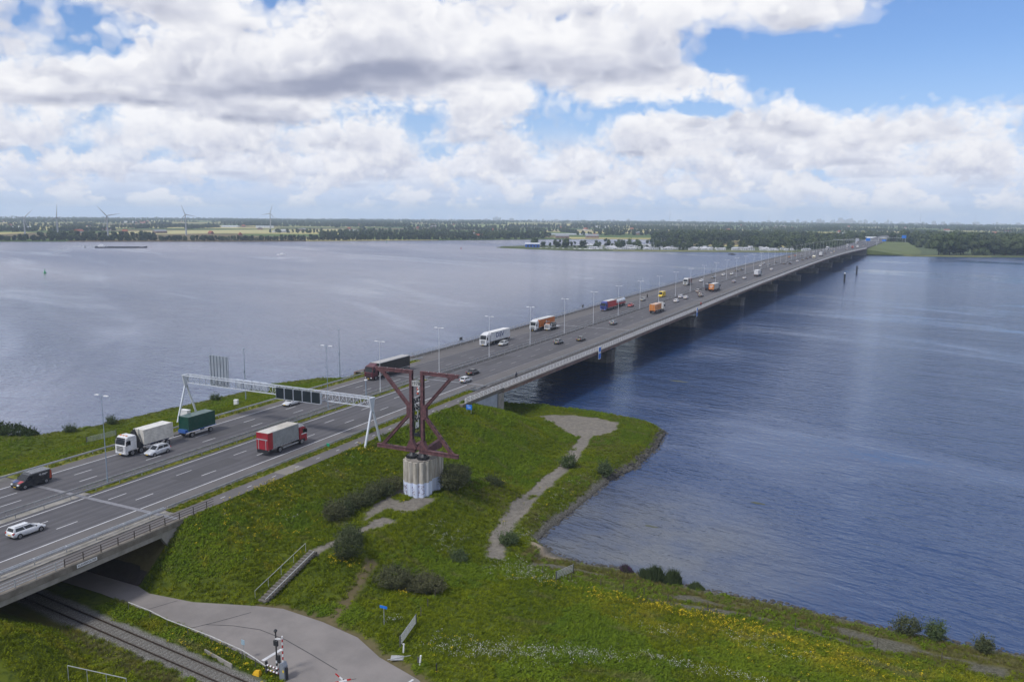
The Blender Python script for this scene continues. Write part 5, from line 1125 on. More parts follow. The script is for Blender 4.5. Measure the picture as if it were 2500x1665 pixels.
lorry('white lorry approaching at the far end of the bridge',-10.7,1045,-1,(.7,.7,.72),12.,(.7,.71,.72),(.7,.7,.7),kind='rigid')
lorry('white lorry behind another on the far approach',-7.2,1245,-1,(.7,.7,.72),12.,(.7,.71,.72),(.7,.7,.7),kind='rigid')
lorry('orange and white lorry under the second far gantry',-10.7,1420,-1,(.7,.7,.72),12.,(.55,.2,.08),(.7,.7,.7),kind='rigid')
# ---- riders
def person_mesh(joints,edges,radii,mats=None):
    me=bpy.data.meshes.new('figure'); me.from_pydata(joints,edges,[]); o=bpy.data.objects.new('figure',me); COL.objects.link(o)
    md=o.modifiers.new('s','SKIN'); sv=me.skin_vertices[0].data
    for i,r_ in enumerate(radii): sv[i].radius=(r_,r_)
    sv[0].use_root=True; o.modifiers.new('d','SUBSURF').levels=1; o.modifiers['d'].render_levels=1
    dg=bpy.context.evaluated_depsgraph_get(); r=bpy.data.meshes.new_from_object(o.evaluated_get(dg)); bpy.data.objects.remove(o); return r
def rider(label,loc,rot,cloth,helmet,lean=.25):
    J=[(0,-.25,.95),(0,-.12,1.2),(0,.02,1.42),(0,.06,1.56),(0,.10,1.68),(0,.13,1.80),(.20,.02,1.40),(.26,.22,1.18),(.25,.45,1.05),(-.20,.02,1.40),(-.26,.22,1.18),(-.25,.45,1.05),(.12,-.2,.9),(.14,.16,.78),(.14,.02,.36),(.14,.14,.30),(-.12,-.2,.9),(-.14,.1,.62),(-.14,-.08,.22),(-.14,.05,.16),(.27,.52,1.03),(-.27,.52,1.03)]
    E_=[(0,1),(1,2),(2,3),(3,4),(4,5),(2,6),(6,7),(7,8),(8,20),(2,9),(9,10),(10,11),(11,21),(0,12),(12,13),(13,14),(14,15),(0,16),(16,17),(17,18),(18,19)]
    rad=[.16,.16,.17,.06,.10,.085,.08,.055,.04,.08,.055,.04,.10,.075,.05,.045,.10,.075,.05,.045,.035,.035]
    t=thing('person',label,'person',loc,rot); me=person_mesh(J,E_,rad); me.materials.append(cloth); [setattr(p,'use_smooth',True) for p in me.polygons]; link('body',me,t)
    q=MB(); q.loft([[(.125*r_*math.cos(a),.10+.14*r_*math.sin(a),1.68+z) for a in [2*math.pi*i/10 for i in range(10)]] for z,r_ in ((.0,1.),(.08,1.02),(.15,.8),(.19,.3))],0,True); part('helmet',q,helmet,t)
    return t
def bicycle(label,loc,rot,motor=False):
    t=thing('motorcycle' if motor else 'bicycle',label,'motorcycle' if motor else 'bicycle',loc,rot); r=.33
    for y in (-.52,.55):
        q=MB(); N=14; q.loft([[(.03*math.cos(b)*(2.2 if motor else 1),y+(r-.03+.03*math.sin(b)*(2 if motor else 1))*math.cos(a),r+(r-.03+.03*math.sin(b))*math.sin(a)) for b in (0,1.57,3.14,4.71)] for a in [2*math.pi*i/N for i in range(N+1)]],0,True,False); part('wheel',q,M_black,t)
    q=MB(); w_=.05 if not motor else .16
    for a,b in (((0,-.52,r),(0,-.2,.85)),((0,-.52,r),(0,-.05,.32)),((0,-.05,.32),(0,-.22,.9)),((0,-.05,.32),(0,.38,.85)),((0,-.2,.82),(0,.38,.85)),((0,.55,r),(0,.36,.98))): q.tube(a,b,w_/2,w_/2,6)
    part('frame',q,M_dark,t); q=MB(); q.tube((-.28,.42,1.02),(.28,.42,1.02),.02,.02,6); part('handlebar',q,M_dark,t); q=MB(); q.prism([(-.38,.9),(-.1,.9),(-.1,.96),(-.38,.98)],'x',-.08,.08); part('saddle',q,M_black,t)
    if motor: q=MB(); q.prism([(-.3,.4),(.3,.4),(.45,.95),(.1,1.0),(-.1,.85),(-.7,.9),(-.75,.8)],'x',-.16,.16); part('fairing',q,M_dark,t)
    return t
M_cl=mat('navy clothing',(.012,.016,.03),.85,0,.3,6.); M_clr=mat('red clothing',(.35,.03,.02),.85,0,.2,6.); M_hel=mat('dark helmet',(.03,.03,.035),.3); M_clb=mat('black leather',(.015,.015,.016),.5)
p=P(19.9,177.5,.012); bicycle('bicycle ridden along the bridge cycle path',p,head(177)); rider('person in dark clothes cycling along the bridge path',p,head(177),M_cl,M_hel)
p=P(19.9,352,.012); bicycle('bicycle far along the bridge cycle path',p,head(352)); rider('person in red cycling far along the bridge path',p,head(352),M_clr,M_hel)
p=P(-11.6,373.5,.012); bicycle('motorcycle behind the grey car on the bridge',p,lc(373),True); rider('person in black riding a motorcycle with headlight',p,lc(373),M_clb,M_hel)
# ------------------------------------------------------------------ vegetation
def leaf_mat(name,c1,c2,c3,scale=.35,rough=.8):
    m=bpy.data.materials.new(name); m.use_nodes=True; t=NT(m.node_tree); b=t.n['Principled BSDF']
    pos=t.node('ShaderNodeNewGeometry').outputs['Position']; oi=t.node('ShaderNodeObjectInfo').outputs['Random']
    n=t.noise(pos,scale,3.,.6); c=t.mix(t.rng(n,.32,.68),rgb(*c1),rgb(*c2)); c=t.mix(t.m('MULTIPLY',oi,.55),c,rgb(*c3))
    t.put(b.inputs['Base Color'],c); b.inputs['Roughness'].default_value=rough; b.inputs['Specular IOR Level'].default_value=.25
    return m
def arr_mesh(name,v,f,mats,mi=None):
    """v (N,3); f (M,k) equal sized faces"""
    me=bpy.data.meshes.new(name); v=np.asarray(v,np.float32); f=np.asarray(f,np.int32); k=f.shape[1]
    me.vertices.add(len(v)); me.vertices.foreach_set('co',v.ravel()); me.loops.add(f.size); me.loops.foreach_set('vertex_index',f.ravel())
    me.polygons.add(len(f)); me.polygons.foreach_set('loop_start',np.arange(0,f.size,k,dtype=np.int32)); 
    for m in (mats if isinstance(mats,(list,tuple)) else [mats]): me.materials.append(m)
    if mi is not None: me.polygons.foreach_set('material_index',np.asarray(mi,np.int32))
    me.update(calc_edges=True); return me
def leaves(c,n,size,rg,aspect=.6):
    """quads at centres c, facing roughly along n"""
    N=len(c); n=n+rg.normal(0,.55,(N,3)); n/=np.linalg.norm(n,axis=1,keepdims=True)+1e-9
    a=np.cross(n,rg.normal(0,1,(N,3))); a/=np.linalg.norm(a,axis=1,keepdims=True)+1e-9; b=np.cross(n,a)
    s=(size*(.6+.8*rg.random(N)))[:,None]; a=a*s*.5; b=b*s*.5*aspect
    v=np.stack([c-a-b*.3,c+a*.1-b,c+a+b*.2,c-a*.1+b],1).reshape(-1,3); return v,np.arange(4*N).reshape(N,4)
def lobes_cloud(lobes,N,rg,shell=.62):
    """points near the surfaces of a set of ellipsoid lobes (cx,cy,cz,rx,ry,rz)"""
    L=np.array(lobes,float); w=L[:,3]*L[:,4]+L[:,4]*L[:,5]; k=rg.choice(len(L),N,p=w/w.sum()); d=rg.normal(0,1,(N,3)); d/=np.linalg.norm(d,axis=1,keepdims=True)
    r=shell+(1.05-shell)*rg.random(N)**.6; c=L[k,:3]+d*L[k,3:]*r[:,None]; n=d/L[k,3:]; n/=np.linalg.norm(n,axis=1,keepdims=True)
    keep=np.ones(N,bool)
    for l in L: keep&=(((c-l[:3])/l[3:])**2).sum(1)>.30
    return c[keep],n[keep]
def make_lobes(w,d,h,k,rg,z0=.0,lump=.5):
    out=[]
    for i in range(k):
        a=rg.random()*6.283; r=rg.random()**.6; x=r*math.cos(a)*w*.32; y=r*math.sin(a)*d*.32; z=z0+h*(.34+.36*rg.random()*(1-.5*r)); s=lump*(.7+.6*rg.random())
        out.append((x,y,z,w*s*.55,d*s*.55,min(h*s*.55,z-z0+.2)))
    return out
M_bush=leaf_mat('dark bush leaves',(.042,.060,.024),(.080,.096,.040),(.115,.105,.055),1.6)
M_bushl=leaf_mat('light bush leaves',(.052,.085,.030),(.085,.115,.040),(.075,.10,.05),1.2)
M_reed=leaf_mat('reeds',(.035,.055,.02),(.06,.085,.03),(.05,.07,.03),1.)
M_twig=mat('twigs',(.05,.04,.03),.9,0,.3,5.)
def bush(label,x,y,w,d,h,N,m_,seed,name='bush',leaf=.16,sink=.2,rot=0.,group=None,k=9):
    w,d,h,N=w*1.2,d*1.2,h*1.28,int(N*1.3)
    rg=np.random.default_rng(seed); lb=make_lobes(w,d,h,k+5,rg,0.,.40)+make_lobes(w*.8,d*.8,h*.75,4,rg,0.,.6); c,n=lobes_cloud(lb,N,rg,.55)
    # loose sprays that break the outline
    j=rg.choice(len(c),150); sp=[]
    for i in j:
        L_=.25+.75*rg.random(); dv=n[i]*.7+rg.normal(0,.3,3)+np.array([0,0,.55]); q_=14; sp.append(c[i]+dv*np.linspace(0,L_,q_)[:,None]+rg.normal(0,.07,(q_,3)))
    sp=np.concatenate(sp); c=np.concatenate([c,sp]); n=np.concatenate([n,rg.normal(0,1,sp.shape)]); kz=c[:,2]>-.1; c,n=c[kz],n[kz]
    v,f=leaves(c,n,np.full(len(c),leaf),rg); z=tz(x,y); t=thing(name,label,'bush',(x,y,z-sink),rot,group); link('crown',arr_mesh('crown',v,f,m_),t)
    q=MB()
    for i in range(7): a=i*.9+seed; q.tube((.1*math.cos(a),.1*math.sin(a),-.1),(w*.25*math.cos(a),d*.25*math.sin(a),h*.62),.05,.015,5)
    part('stems',q,M_twig,t); return t
# hedge left of the pillar, one shrub after another
for i,(x,y,w,h) in enumerate(((-70.7,88.2,3.6,3.0),(-71.,91.,3.2,2.1),(-71.1,93.2,3.0,2.3),(-70.8,95.6,3.2,2.1),(-70.7,97.9,3.,2.4),(-70.5,100.2,3.2,2.2),(-70.1,102.6,3.2,2.5))):
    bush('dark shrub in the hedge running up to the concrete pillar' if i else 'tall dark shrub at the lower end of the monument hedge',x,y,w,3.4,h,4400,M_bush,20+i,group='hedge shrubs beside the pillar' if i else None)
bush('big dark bush right of the concrete pillar',-61.8,108.2,5.2,5.,4.0,9500,M_bush,31)
bush('dark bush tucked behind the concrete pillar',-63.5,111.5,4.2,4.,3.6,6000,M_bush,32)
bush('brownish bush beside the top of the stairs',-61.6,79.6,3.4,3.4,3.8,7000,M_bush,33)
bush('small shrub at the foot of the brownish bush',-63.6,83.2,2.4,2.4,2.4,2600,M_bush,34)
t=bush('wide dark hedge bush on the meadow slope, left half',-54.6,79.8,5.0,3.2,2.9,8200,M_bush,35,rot=.3); bush('low middle of the wide dark hedge bush on the meadow slope',-52.6,80.7,4.0,2.6,2.1,5200,M_bush,136,rot=.3); t=bush('wide dark hedge bush on the meadow slope, right half',-50.6,81.4,4.6,3.0,2.5,7200,M_bush,36,rot=.3)
bush('round willow bush on the peninsula path',-54.3,139.2,2.8,2.8,2.2,3000,M_bushl,37,leaf=.2); bush('willow bush at the peninsula bank edge',-47.6,141.,2.6,2.6,2.4,3000,M_bushl,38,leaf=.2); bush('green bush at the inner corner of the inlet',-48.9,101.2,2.6,2.4,1.9,3000,M_bushl,39)
bush('grey green shrub near the white flowers',-52.2,92.4,2.2,2.,1.3,1800,M_bushl,40); bush('low grey shrub on the slope right of the pillar',-60.4,118.5,3.6,2.6,1.1,2200,M_bush,41)
def reeds(label,x,y,w,d,h,N,seed,m_=M_reed):
    rg=np.random.default_rng(seed); a=rg.random(N)*6.283; r=np.sqrt(rg.random(N)); px=r*np.cos(a)*w/2; py=r*np.sin(a)*d/2; hh=h*(.35+.75*rg.random(N))*(1-.45*r)*(.8+.35*np.sin(px*2.3+seed)*np.cos(py*1.7)); lx=rg.normal(0,.2,N)*hh; ly=rg.normal(0,.12,N)*hh; wd=.035+.03*rg.random(N); th=rg.random(N)*3.14
    b=np.stack([px,py,np.zeros(N)-.2],1); dx=np.stack([np.cos(th)*wd,np.sin(th)*wd,np.zeros(N)],1); top=np.stack([px+lx,py+ly,hh],1); mid=b+(top-b)*.6
    v=np.stack([b-dx,b+dx,mid+dx*1.3,top,],1).reshape(-1,3); t=thing('reed_clump',label,'reeds',(x,y,tz(x,y)-.05)); link('crown',arr_mesh('crown',v,np.arange(4*N).reshape(N,4),m_),t); return t
reeds('tall dark reed clump at the water edge, left of two',-27.4,102.6,3.2,2.2,2.6,4200,50); reeds('tall dark reed clump at the water edge, right of two',-24.7,103.,2.8,2.,2.3,3600,51)
reeds('yellow green plants right of the reed clumps',-21.2,102.8,2.4,1.2,1.1,1800,52,M_bushl); reeds('purple flowering plants left of the reed clumps',-31.1,103.2,1.8,1.2,1.5,1400,53,leaf_mat('loosestrife',(.05,.06,.03),(.10,.05,.12),(.12,.05,.14),1.))
for i,(x,y,w,h,lab) in enumerate(((4.3,101.6,2.6,2.2,'dark bush on the right shoreline, left of three'),(7.5,101.7,1.7,2.0,'green bush on the right shoreline, middle of three'),(12.5,101.2,1.6,1.4,'small dark bush on the right shoreline, right of three'))): bush(lab,x,y,w,w,h,2200,M_bush if i!=1 else M_bushl,60+i,sink=.1)
for i,(x,y,w,d,h) in enumerate(((-186,104.3,9,5,2.9),(-179,105.2,9,5,3.1),(-172.6,105.8,7.5,5,2.8),(-168.9,106.9,4.,3.5,2.0))): bush('dense dark willow thicket on the left shore' ,x,y,w,d,h,6500,leaf_mat('thicket',(.022,.042,.012),(.04,.065,.018),(.05,.065,.02),.8) if i==0 else bpy.data.materials['thicket'],70+i,leaf=.25,group='willow thicket on the left shore',k=12)
for i,(x,y) in enumerate(((-162,112),(-160.5,121),(-158,150))): bush('low bush along the left shoreline',x,y,2.4,2.,1.3,1300,M_bushl,80+i,group='low bushes along the left shoreline')
# ---- scatter helper (geometry nodes)
def hidden(name,me):
    o=bpy.data.objects.new(name,me); return o
def scatter(name,label,pts,sc,srcs,seed=0,rot=None,pick=None,tilt=0.):
    N=len(pts); rg=np.random.default_rng(seed); me=bpy.data.meshes.new(name); me.vertices.add(N); me.vertices.foreach_set('co',np.asarray(pts,np.float32).ravel())
    for k,typ,val in (('sc','FLOAT',np.asarray(sc,np.float32)),('rz','FLOAT',(rg.random(N)*6.283).astype(np.float32) if rot is None else rot),('pk','INT',(rg.integers(0,len(srcs),N) if pick is None else pick).astype(np.int32))):
        a=me.attributes.new(k,typ,'POINT'); a.data.foreach_set('value',val)
    o=link(name,me); o['kind']='stuff'; o['label']=label
    col=bpy.data.collections.new(name+' sources')
    for i,s_ in enumerate(srcs): col.objects.link(bpy.data.objects.new('%s_source_%02d'%(name,i),s_))
    g=bpy.data.node_groups.new(name,'GeometryNodeTree'); g.interface.new_socket('Geometry',in_out='INPUT',socket_type='NodeSocketGeometry'); g.interface.new_socket('Geometry',in_out='OUTPUT',socket_type='NodeSocketGeometry')
    n=g.nodes; l=g.links; gi=n.new('NodeGroupInput'); go=n.new('NodeGroupOutput'); ip=n.new('GeometryNodeInstanceOnPoints'); ci=n.new('GeometryNodeCollectionInfo')
    ci.inputs['Collection'].default_value=col; ci.inputs['Separate Children'].default_value=True; ci.inputs['Reset Children'].default_value=True
    def attr(nm,dt): a=n.new('GeometryNodeInputNamedAttribute'); a.data_type=dt; a.inputs['Name'].default_value=nm; return a.outputs['Attribute']
    l.new(gi.outputs[0],ip.inputs['Points']); l.new(ci.outputs[0],ip.inputs['Instance']); ip.inputs['Pick Instance'].default_value=True
    l.new(attr('pk','INT'),ip.inputs['Instance Index']); cb=n.new('ShaderNodeCombineXYZ'); l.new(attr('rz','FLOAT'),cb.inputs[2]); er=n.new('FunctionNodeEulerToRotation'); l.new(cb.outputs[0],er.inputs[0]); l.new(er.outputs[0],ip.inputs['Rotation']); l.new(attr('sc','FLOAT'),ip.inputs['Scale']); l.new(ip.outputs[0],go.inputs[0])
    o.modifiers.new('scatter','NODES').node_group=g
    return o
def tuft(n,h,spread,w,rg,m_,lean=.45):
    v=[];f=[]
    a=rg.random(n)*6.283; r=rg.random(n)*spread; bx=r*np.cos(a); by=r*np.sin(a); hh=h*(.5+.7*rg.random(n)); ln=lean*hh*(.4+rg.random(n)); dr=a+rg.normal(0,.8,n)
    tx=bx+np.cos(dr)*ln; ty=by+np.sin(dr)*ln; th=rg.random(n)*3.14; dx=np.cos(th)*w; dy=np.sin(th)*w
    V=np.stack([np.stack([bx-dx,by-dy,-.05+0*hh],1),np.stack([bx+dx,by+dy,-.05+0*hh],1),np.stack([tx+dx*.25,ty+dy*.25,hh],1),np.stack([tx-dx*.25,ty-dy*.25,hh],1)],1).reshape(-1,3)
    return arr_mesh('tuft',V,np.arange(4*n).reshape(n,4),m_)
def field_leaf(name,c1,c2,c3):
    """grass colour drifts in patches over the bank, the same patches as the ground below"""
    m=bpy.data.materials.new(name); m.use_nodes=True; t=NT(m.node_tree); b=t.n['Principled BSDF']
    pos=t.node('ShaderNodeNewGeometry').outputs['Position']; oi=t.node('ShaderNodeObjectInfo').outputs['Random']
    n1=t.noise(pos,.12,4.,.6); n2=t.noise(pos,1.1,4.,.65); c=t.mix(t.rng(n1,.35,.65),rgb(*c1),rgb(*c2)); c=t.mix(t.rng(n2,.42,.75),c,rgb(*c3)); c=t.mix(t.m('MULTIPLY',oi,.4),c,rgb(*[q*1.35 for q in c2]))
    x,y,z=t.sep(pos); n3=t.noise(pos,.33,3.,.6)
    band=t.m('MULTIPLY',t.m('MULTIPLY',t.rng(y,82.5,88.5),t.rng(y,93.8,92.)),t.rng(x,-40.,-20.)); c=t.mix(t.m('MULTIPLY',band,t.rng(n3,.38,.62,.1,.75)),c,rgb(.26,.235,.02))
    hill=t.m('MULTIPLY',t.rng(x,-62.,-72.),t.rng(y,102.,84.)); c=t.mix(t.m('MULTIPLY',hill,t.rng(n3,.52,.68,0.,.55)),c,rgb(.24,.215,.02))
    tall=t.rng(t.noise(t.comb(t.m('MULTIPLY',x,.35),y,5.),.35,3.,.6),.58,.70); c=t.mix(t.m('MULTIPLY',tall,.6),c,rgb(.15,.14,.06))
    t.put(b.inputs['Base Color'],c); b.inputs['Roughness'].default_value=.9; b.inputs['Specular IOR Level'].default_value=.04
    return m
M_g1=field_leaf('meadow grass',GR['a'],GR['b'],GR['c']); M_g2=field_leaf('tall weeds',GR['d'],GR['e'],GR['c']); M_gd=field_leaf('dry grass',(.15,.13,.045),(.12,.125,.045),(.09,.075,.03))
rg=np.random.default_rng(5)
def clump(n,rad,h,s,rg,m_):
    d=rg.normal(0,1,(n,3)); d[:,2]=np.abs(d[:,2]); d/=np.linalg.norm(d,axis=1,keepdims=True); c=d*np.array([rad,rad,h])*(.55+.45*rg.random((n,1))); v,f=leaves(c,d+np.array([0,0,.6]),np.full(n,s),rg,.7); return arr_mesh('clump',v,f,m_)
srcs=[tuft(20,.17,.30,.026,rg,M_g1,.8),tuft(20,.23,.32,.028,rg,M_g1,.8),clump(34,.36,.34,.15,rg,M_g2),tuft(18,.24,.3,.024,rg,M_gd,.8),clump(26,.28,.24,.13,rg,M_g1)]
NG=215000; gx=rg.uniform(-190,22,NG*2); gy=rg.uniform(44,186,NG*2)
ix=((gx-GX[0])/.4).astype(int); iy=((gy-GY[0])/.4).astype(int); gm=A['grass'][iy,ix]; dist=np.hypot(gx,gy)
dens=np.clip(gm-.2,0,1)*np.where(gx<-123,.42,1.)*np.clip(1.35-dist/220,.45,1.)
crestm=(gx>-122.5)&(gx<-83.7)&(gy<170); dens=np.where(crestm|((gx<-84)&(gy<74.5)&(gy>43)),0,dens)
keep=rg.random(len(gx))<dens; gx,gy,ix,iy=gx[keep],gy[keep],ix[keep],iy[keep]; gz,_=terrain(gx,gy)
weed=vnoise(gx,gy,.16,71)+.35*fbm(gx,gy,.7,2,72); mound=(gy>112)&(gx<-60)&(gx>-90); weed=weed+np.where(mound,.18,0)
dry=A['dry'][iy,ix]; pk=np.where(rg.random(len(gx))<dry*.8,3,np.where(weed>.60,2,np.where(rg.random(len(gx))<.3,4,rg.integers(0,2,len(gx))))); sc=.75+.6*rg.random(len(gx)); sc=np.where(pk==2,sc*(1.0+.35*mound),sc)*np.where((gx>-46)&(pk<2),.85,1.)
scatter('grass','rough green grass and weeds covering the bank',np.stack([gx,gy,gz],1),sc,srcs,1,pick=pk)
# median and verge plants
my=rg.uniform(74,166,2600); mo=rg.uniform(-.85,.6,2600); my2=rg.uniform(74,160,2200); mo2=rg.uniform(16.2,17.7,2200); my3=rg.uniform(74,188,2600); mo3=rg.uniform(-18.5,-15.4,2600)
pp=np.array([P(o,y,.05) for o,y in zip(np.r_[mo,mo2,mo3],np.r_[my,my2,my3])])
scatter('verge_grass','weedy grass between and behind the guardrails',pp,.55+.4*rg.random(len(pp)),[srcs[0],srcs[2],tuft(14,.3,.25,.03,rg,field_leaf('yellow weed',(.28,.25,.012),(.22,.21,.015),(.12,.13,.02)))],2)
# ---- flowers
def flower_head(n,spread,h,s,rg,mf,mg):
    c=np.stack([rg.normal(0,spread,n),rg.normal(0,spread,n),h*(.75+.35*rg.random(n))],1); nn=np.tile([0,0,1.],(n,1)); v,f=leaves(c,nn,np.full(n,s),rg,.9)
    m_=4; st=[]; 
    for i in range(m_):
        x,y=rg.normal(0,spread,2); st+= [(x-.015,y,-.05),(x+.015,y,-.05),(x+.012,y+.02,h*.9),(x-.012,y-.02,h*.9)]
    V=np.concatenate([v,np.array(st)]); F=np.concatenate([f,np.arange(4*n,4*n+4*m_).reshape(m_,4)]); return arr_mesh('flower',V,F,[mf,mg],[0]*n+[1]*m_)
M_yel=mat('ragwort yellow',(.62,.46,.005),.8,0,.25,3.); M_whf=mat('yarrow white',(.55,.56,.50),.8,0,.2,3.)
ysrc=[flower_head(6,.13,.5,.085,rg,M_yel,M_g2),flower_head(10,.2,.6,.09,rg,M_yel,M_g2)]; wsrc=[flower_head(6,.18,.42,.075,rg,M_whf,M_g2),flower_head(9,.26,.45,.075,rg,M_whf,M_g2)]
def clusters(cl,seed):
    r=np.random.default_rng(seed); P_=[]
    for (x,y,sx,sy,n) in cl: P_.append(np.stack([r.normal(x,sx*1.15,n),r.normal(y,sy*1.5,n)],1))
    p=np.concatenate(P_); z,sd=terrain(p[:,0],p[:,1]); ok=sd>1.; lr=sdist(p[:,0],p[:,1],LOWROAD); ok&=lr<-.3; ok&=~((p[:,0]<-83.9)&(p[:,0]>-120)&(p[:,1]<150)); p,z=p[ok],z[ok]; return np.stack([p[:,0],p[:,1],z+.02],1)
yc=[(-31.6,91.4,1.,.5,26),(-29.6,91.7,1.2,.6,24),(-26,91.8,1.4,.5,18),(-23.2,91.8,1.3,.4,30),(-20.4,91.5,1.3,.5,34),(-17.6,91.5,1.5,.7,46),(-14.6,91.2,1.6,.8,40),(-11.,90.6,1.5,.7,40),(-7.6,90.5,1.4,.8,24),(-4.4,89.6,1.4,.9,24),(-1.5,88.6,1.6,.8,30),(3.7,89.2,2.,.8,22),(-38,91.6,1.6,.6,20),(-3,85.,4.,2.,30),(-83.0,88.2,.9,1.3,60),(-82.6,110.6,.7,1.2,44),(-79.9,84.2,3.,3.,40),(-75,81.,3.,2.5,22),(-78,77,4.,2.5,34),(-70.3,77.7,2.,2.,10),(-60.6,120.8,.4,.4,26),(-62.6,78.,.7,.4,22),(-80.6,98.,2.2,6.,26),(-60.5,79.,.6,.5,14),(-52.5,78.4,.5,.4,8),(-50,121,2.,8.,16),(-60,57.6,3.,.5,30),(-68,58.6,3.,.5,20),(-75,118,5,8,14),(-40,69,2.,1.5,8),(-13,83.5,5,2,16)]
scatter('yellow_flowers','yellow ragwort flowering in the grass',clusters(yc,3),.7+.6*rg.random(len(clusters(yc,3))),ysrc,3)
wc=[(-40.7,70.2,1.4,.7,50),(-37.6,71.3,1.8,.7,80),(-33.6,72.8,1.8,.6,80),(-30.2,74.2,1.6,.5,46),(-27.4,75.6,1.4,.4,60),(-24.2,76.8,1.3,.4,26),(-19.4,78.6,1.6,.4,40),(-16,78.6,1.4,.6,34),(-11.,78.9,1.6,.5,30),(-45,94.,1.6,1.1,60),(-42,93.4,1.6,.9,60),(-38.6,93.6,1.5,.7,40),(-56.6,96.2,1.4,1.,40),(-54,93,1.6,1.,26),(-21,85.5,2.,.7,26),(-13.,88.6,2.,.6,30),(-8,86.5,2,.6,20),(-49.5,116,1.3,7.,50),(-48.6,106,1.2,2.,40),(-49,124,1.,5.,20),(-78,92,5,8,40),(-50,72.4,.7,.6,14)]
wp=clusters(wc,4); scatter('white_flowers','white yarrow flowering in drifts across the meadow',wp,.6+.5*rg.random(len(wp)),wsrc,4)
# ---- shore rocks
def rocks(pts,seed):
    r=np.random.default_rng(seed); bm=bmesh.new(); bmesh.ops.create_icosphere(bm,subdivisions=1,radius=1.); bv=np.array([v.co[:] for v in bm.verts]); bf=np.array([[v.index for v in f.verts] for f in bm.faces]); bm.free()
    V=[];F=[]
    for i,(x,y,z,s) in enumerate(pts):
        q=bv*(1+r.normal(0,.16,(len(bv),1)))*np.array([s*(.7+.7*r.random()),s*(.7+.7*r.random()),s*(.5+.4*r.random())]); a=r.random()*6.28; c_,s_=math.cos(a),math.sin(a); q=q@np.array([[c_,-s_,0],[s_,c_,0],[0,0,1]]); V.append(q+[x,y,z]); F.append(bf+i*len(bv))
    return np.concatenate(V),np.concatenate(F)
def along(pts,step,rg,din,jit):
    out=[]
    for (x0,y0),(x1,y1) in zip(pts[:-1],pts[1:]):
        L=math.hypot(x1-x0,y1-y0); n=int(L/step)
        for i in range(n):
            f=rg.random(); nx,ny=-(y1-y0)/L,(x1-x0)/L; o=rg.uniform(*jit); out.append((x0+(x1-x0)*f+nx*o,y0+(y1-y0)*f+ny*o))
    return np.array(out)
sh=[p for p in SHORE if -92<p[0]<45 and p[1]>90]
r1=along(sh[2:9],.085,rg,1,(-1.9,.25)); r3=along(sh[8:13],.22,rg,1,(-.5,.2)); r2=along(sh[12:],.2,rg,1,(-1.1,.25)); lp_=along([p for p in SHORE if p[0]<-100 and p[1]>95 and p[0]>-262],.35,rg,1,(-1.,.25))
allp=np.concatenate([r1,r3,r2,lp_]); z,_=terrain(allp[:,0],allp[:,1]); sz=.14+.24*rg.random(len(allp))**2
M_rock=mat('basalt rock',(.085,.080,.072),.9,0,0,1.5,col2=(.038,.037,.034))
V,F=rocks(np.stack([allp[:,0],allp[:,1],np.maximum(z,-.1)+.03,sz],1),9); o=link('rock_revetment',arr_mesh('rock_revetment',V,F,M_rock)); o['kind']='stuff'; o['label']='dark loose rocks lining the water edge'
# floating weed patches
M_alga=mat('floating weed',(.075,.085,.05),.7,0,.3,.5)
for i,(x,y,w,h) in enumerate(((-19,141,1.2,.5),(-33,122,1.3,.4),(-58,240,3,.9))):
    q=MB(); ra=random.Random(i); ring=[]
    for k in range(18): a=2*math.pi*k/18; r_=.6+.6*ra.random(); ring.append((x+w*r_*math.cos(a),y+h*r_*math.sin(a),.012))
    q.add(ring,[tuple(range(18))]); ob=tag(link('weed_patch',q.mesh('weed_patch',M_alga,fix=False)),'thin yellowish weed patch floating on the water','weed patch','floating weed patches')
# ------------------------------------------------------------------ far shore: trees, camp site, houses, turbines, boats, skyline
M_tree=leaf_mat('far tree leaves',(.042,.066,.026),(.068,.095,.036),(.09,.108,.045),.05); M_treed=leaf_mat('far dark leaves',(.031,.052,.026),(.048,.070,.033),(.065,.078,.042),.05)
M_bark=mat('bark',(.06,.05,.04),.9,0,.3,2.)
def crown_mesh(w,h,N,leaf,seed,m_,z0=.18,k=9,lump=.62):
    r=np.random.default_rng(seed); lb=[]
    for i in range(k):
        a=r.random()*6.283; q=r.random()**.6; z=h*(z0+.12+(.98-z0-.3)*r.random()); ww=w*.5*(.55+.45*math.sin(math.pi*min(1,(z/h-z0)/(1-z0)+.18))); rr=w*lump*.5*(.55+.5*r.random()); lb.append((q*math.cos(a)*(ww*.6),q*math.sin(a)*(ww*.6),z,rr,rr,min(rr*.95,h-z)))
    c,n=lobes_cloud(lb,N,r,.7); v,f=leaves(c,n,np.full(len(c),leaf),r,.8)
    # solid inner lumps so that little sky shows through the middle
    bm=bmesh.new(); bmesh.ops.create_icosphere(bm,subdivisions=1,radius=1.); bv=np.array([q.co[:] for q in bm.verts]); bf=np.array([[q.index for q in fc.verts] for fc in bm.faces]); bm.free()
    V=[v]; F=[f]; b=len(v)
    for l in lb: V.append(bv*np.array(l[3:])*.72*(1+r.normal(0,.12,(len(bv),1)))+np.array(l[:3])); F.append(np.c_[bf,bf[:,2]]+b); b+=len(bv)
    V=np.concatenate(V); tri=np.concatenate(F[1:])[:,:3]
    me=bpy.data.meshes.new('crown'); me.from_pydata(V.tolist(),[],F[0].tolist()+tri.tolist()); me.materials.append(m_); me.update(); return me
def trunk_mesh(h,r):
    q=MB(); q.tube((0,0,-.3),(0,0,h*.45),r,r*.6,6); 
    for i in range(3): a=2.1*i; q.tube((0,0,h*.25),(h*.16*math.cos(a),h*.16*math.sin(a),h*.6),r*.5,r*.2,5)
    return q.mesh('trunk',M_bark)
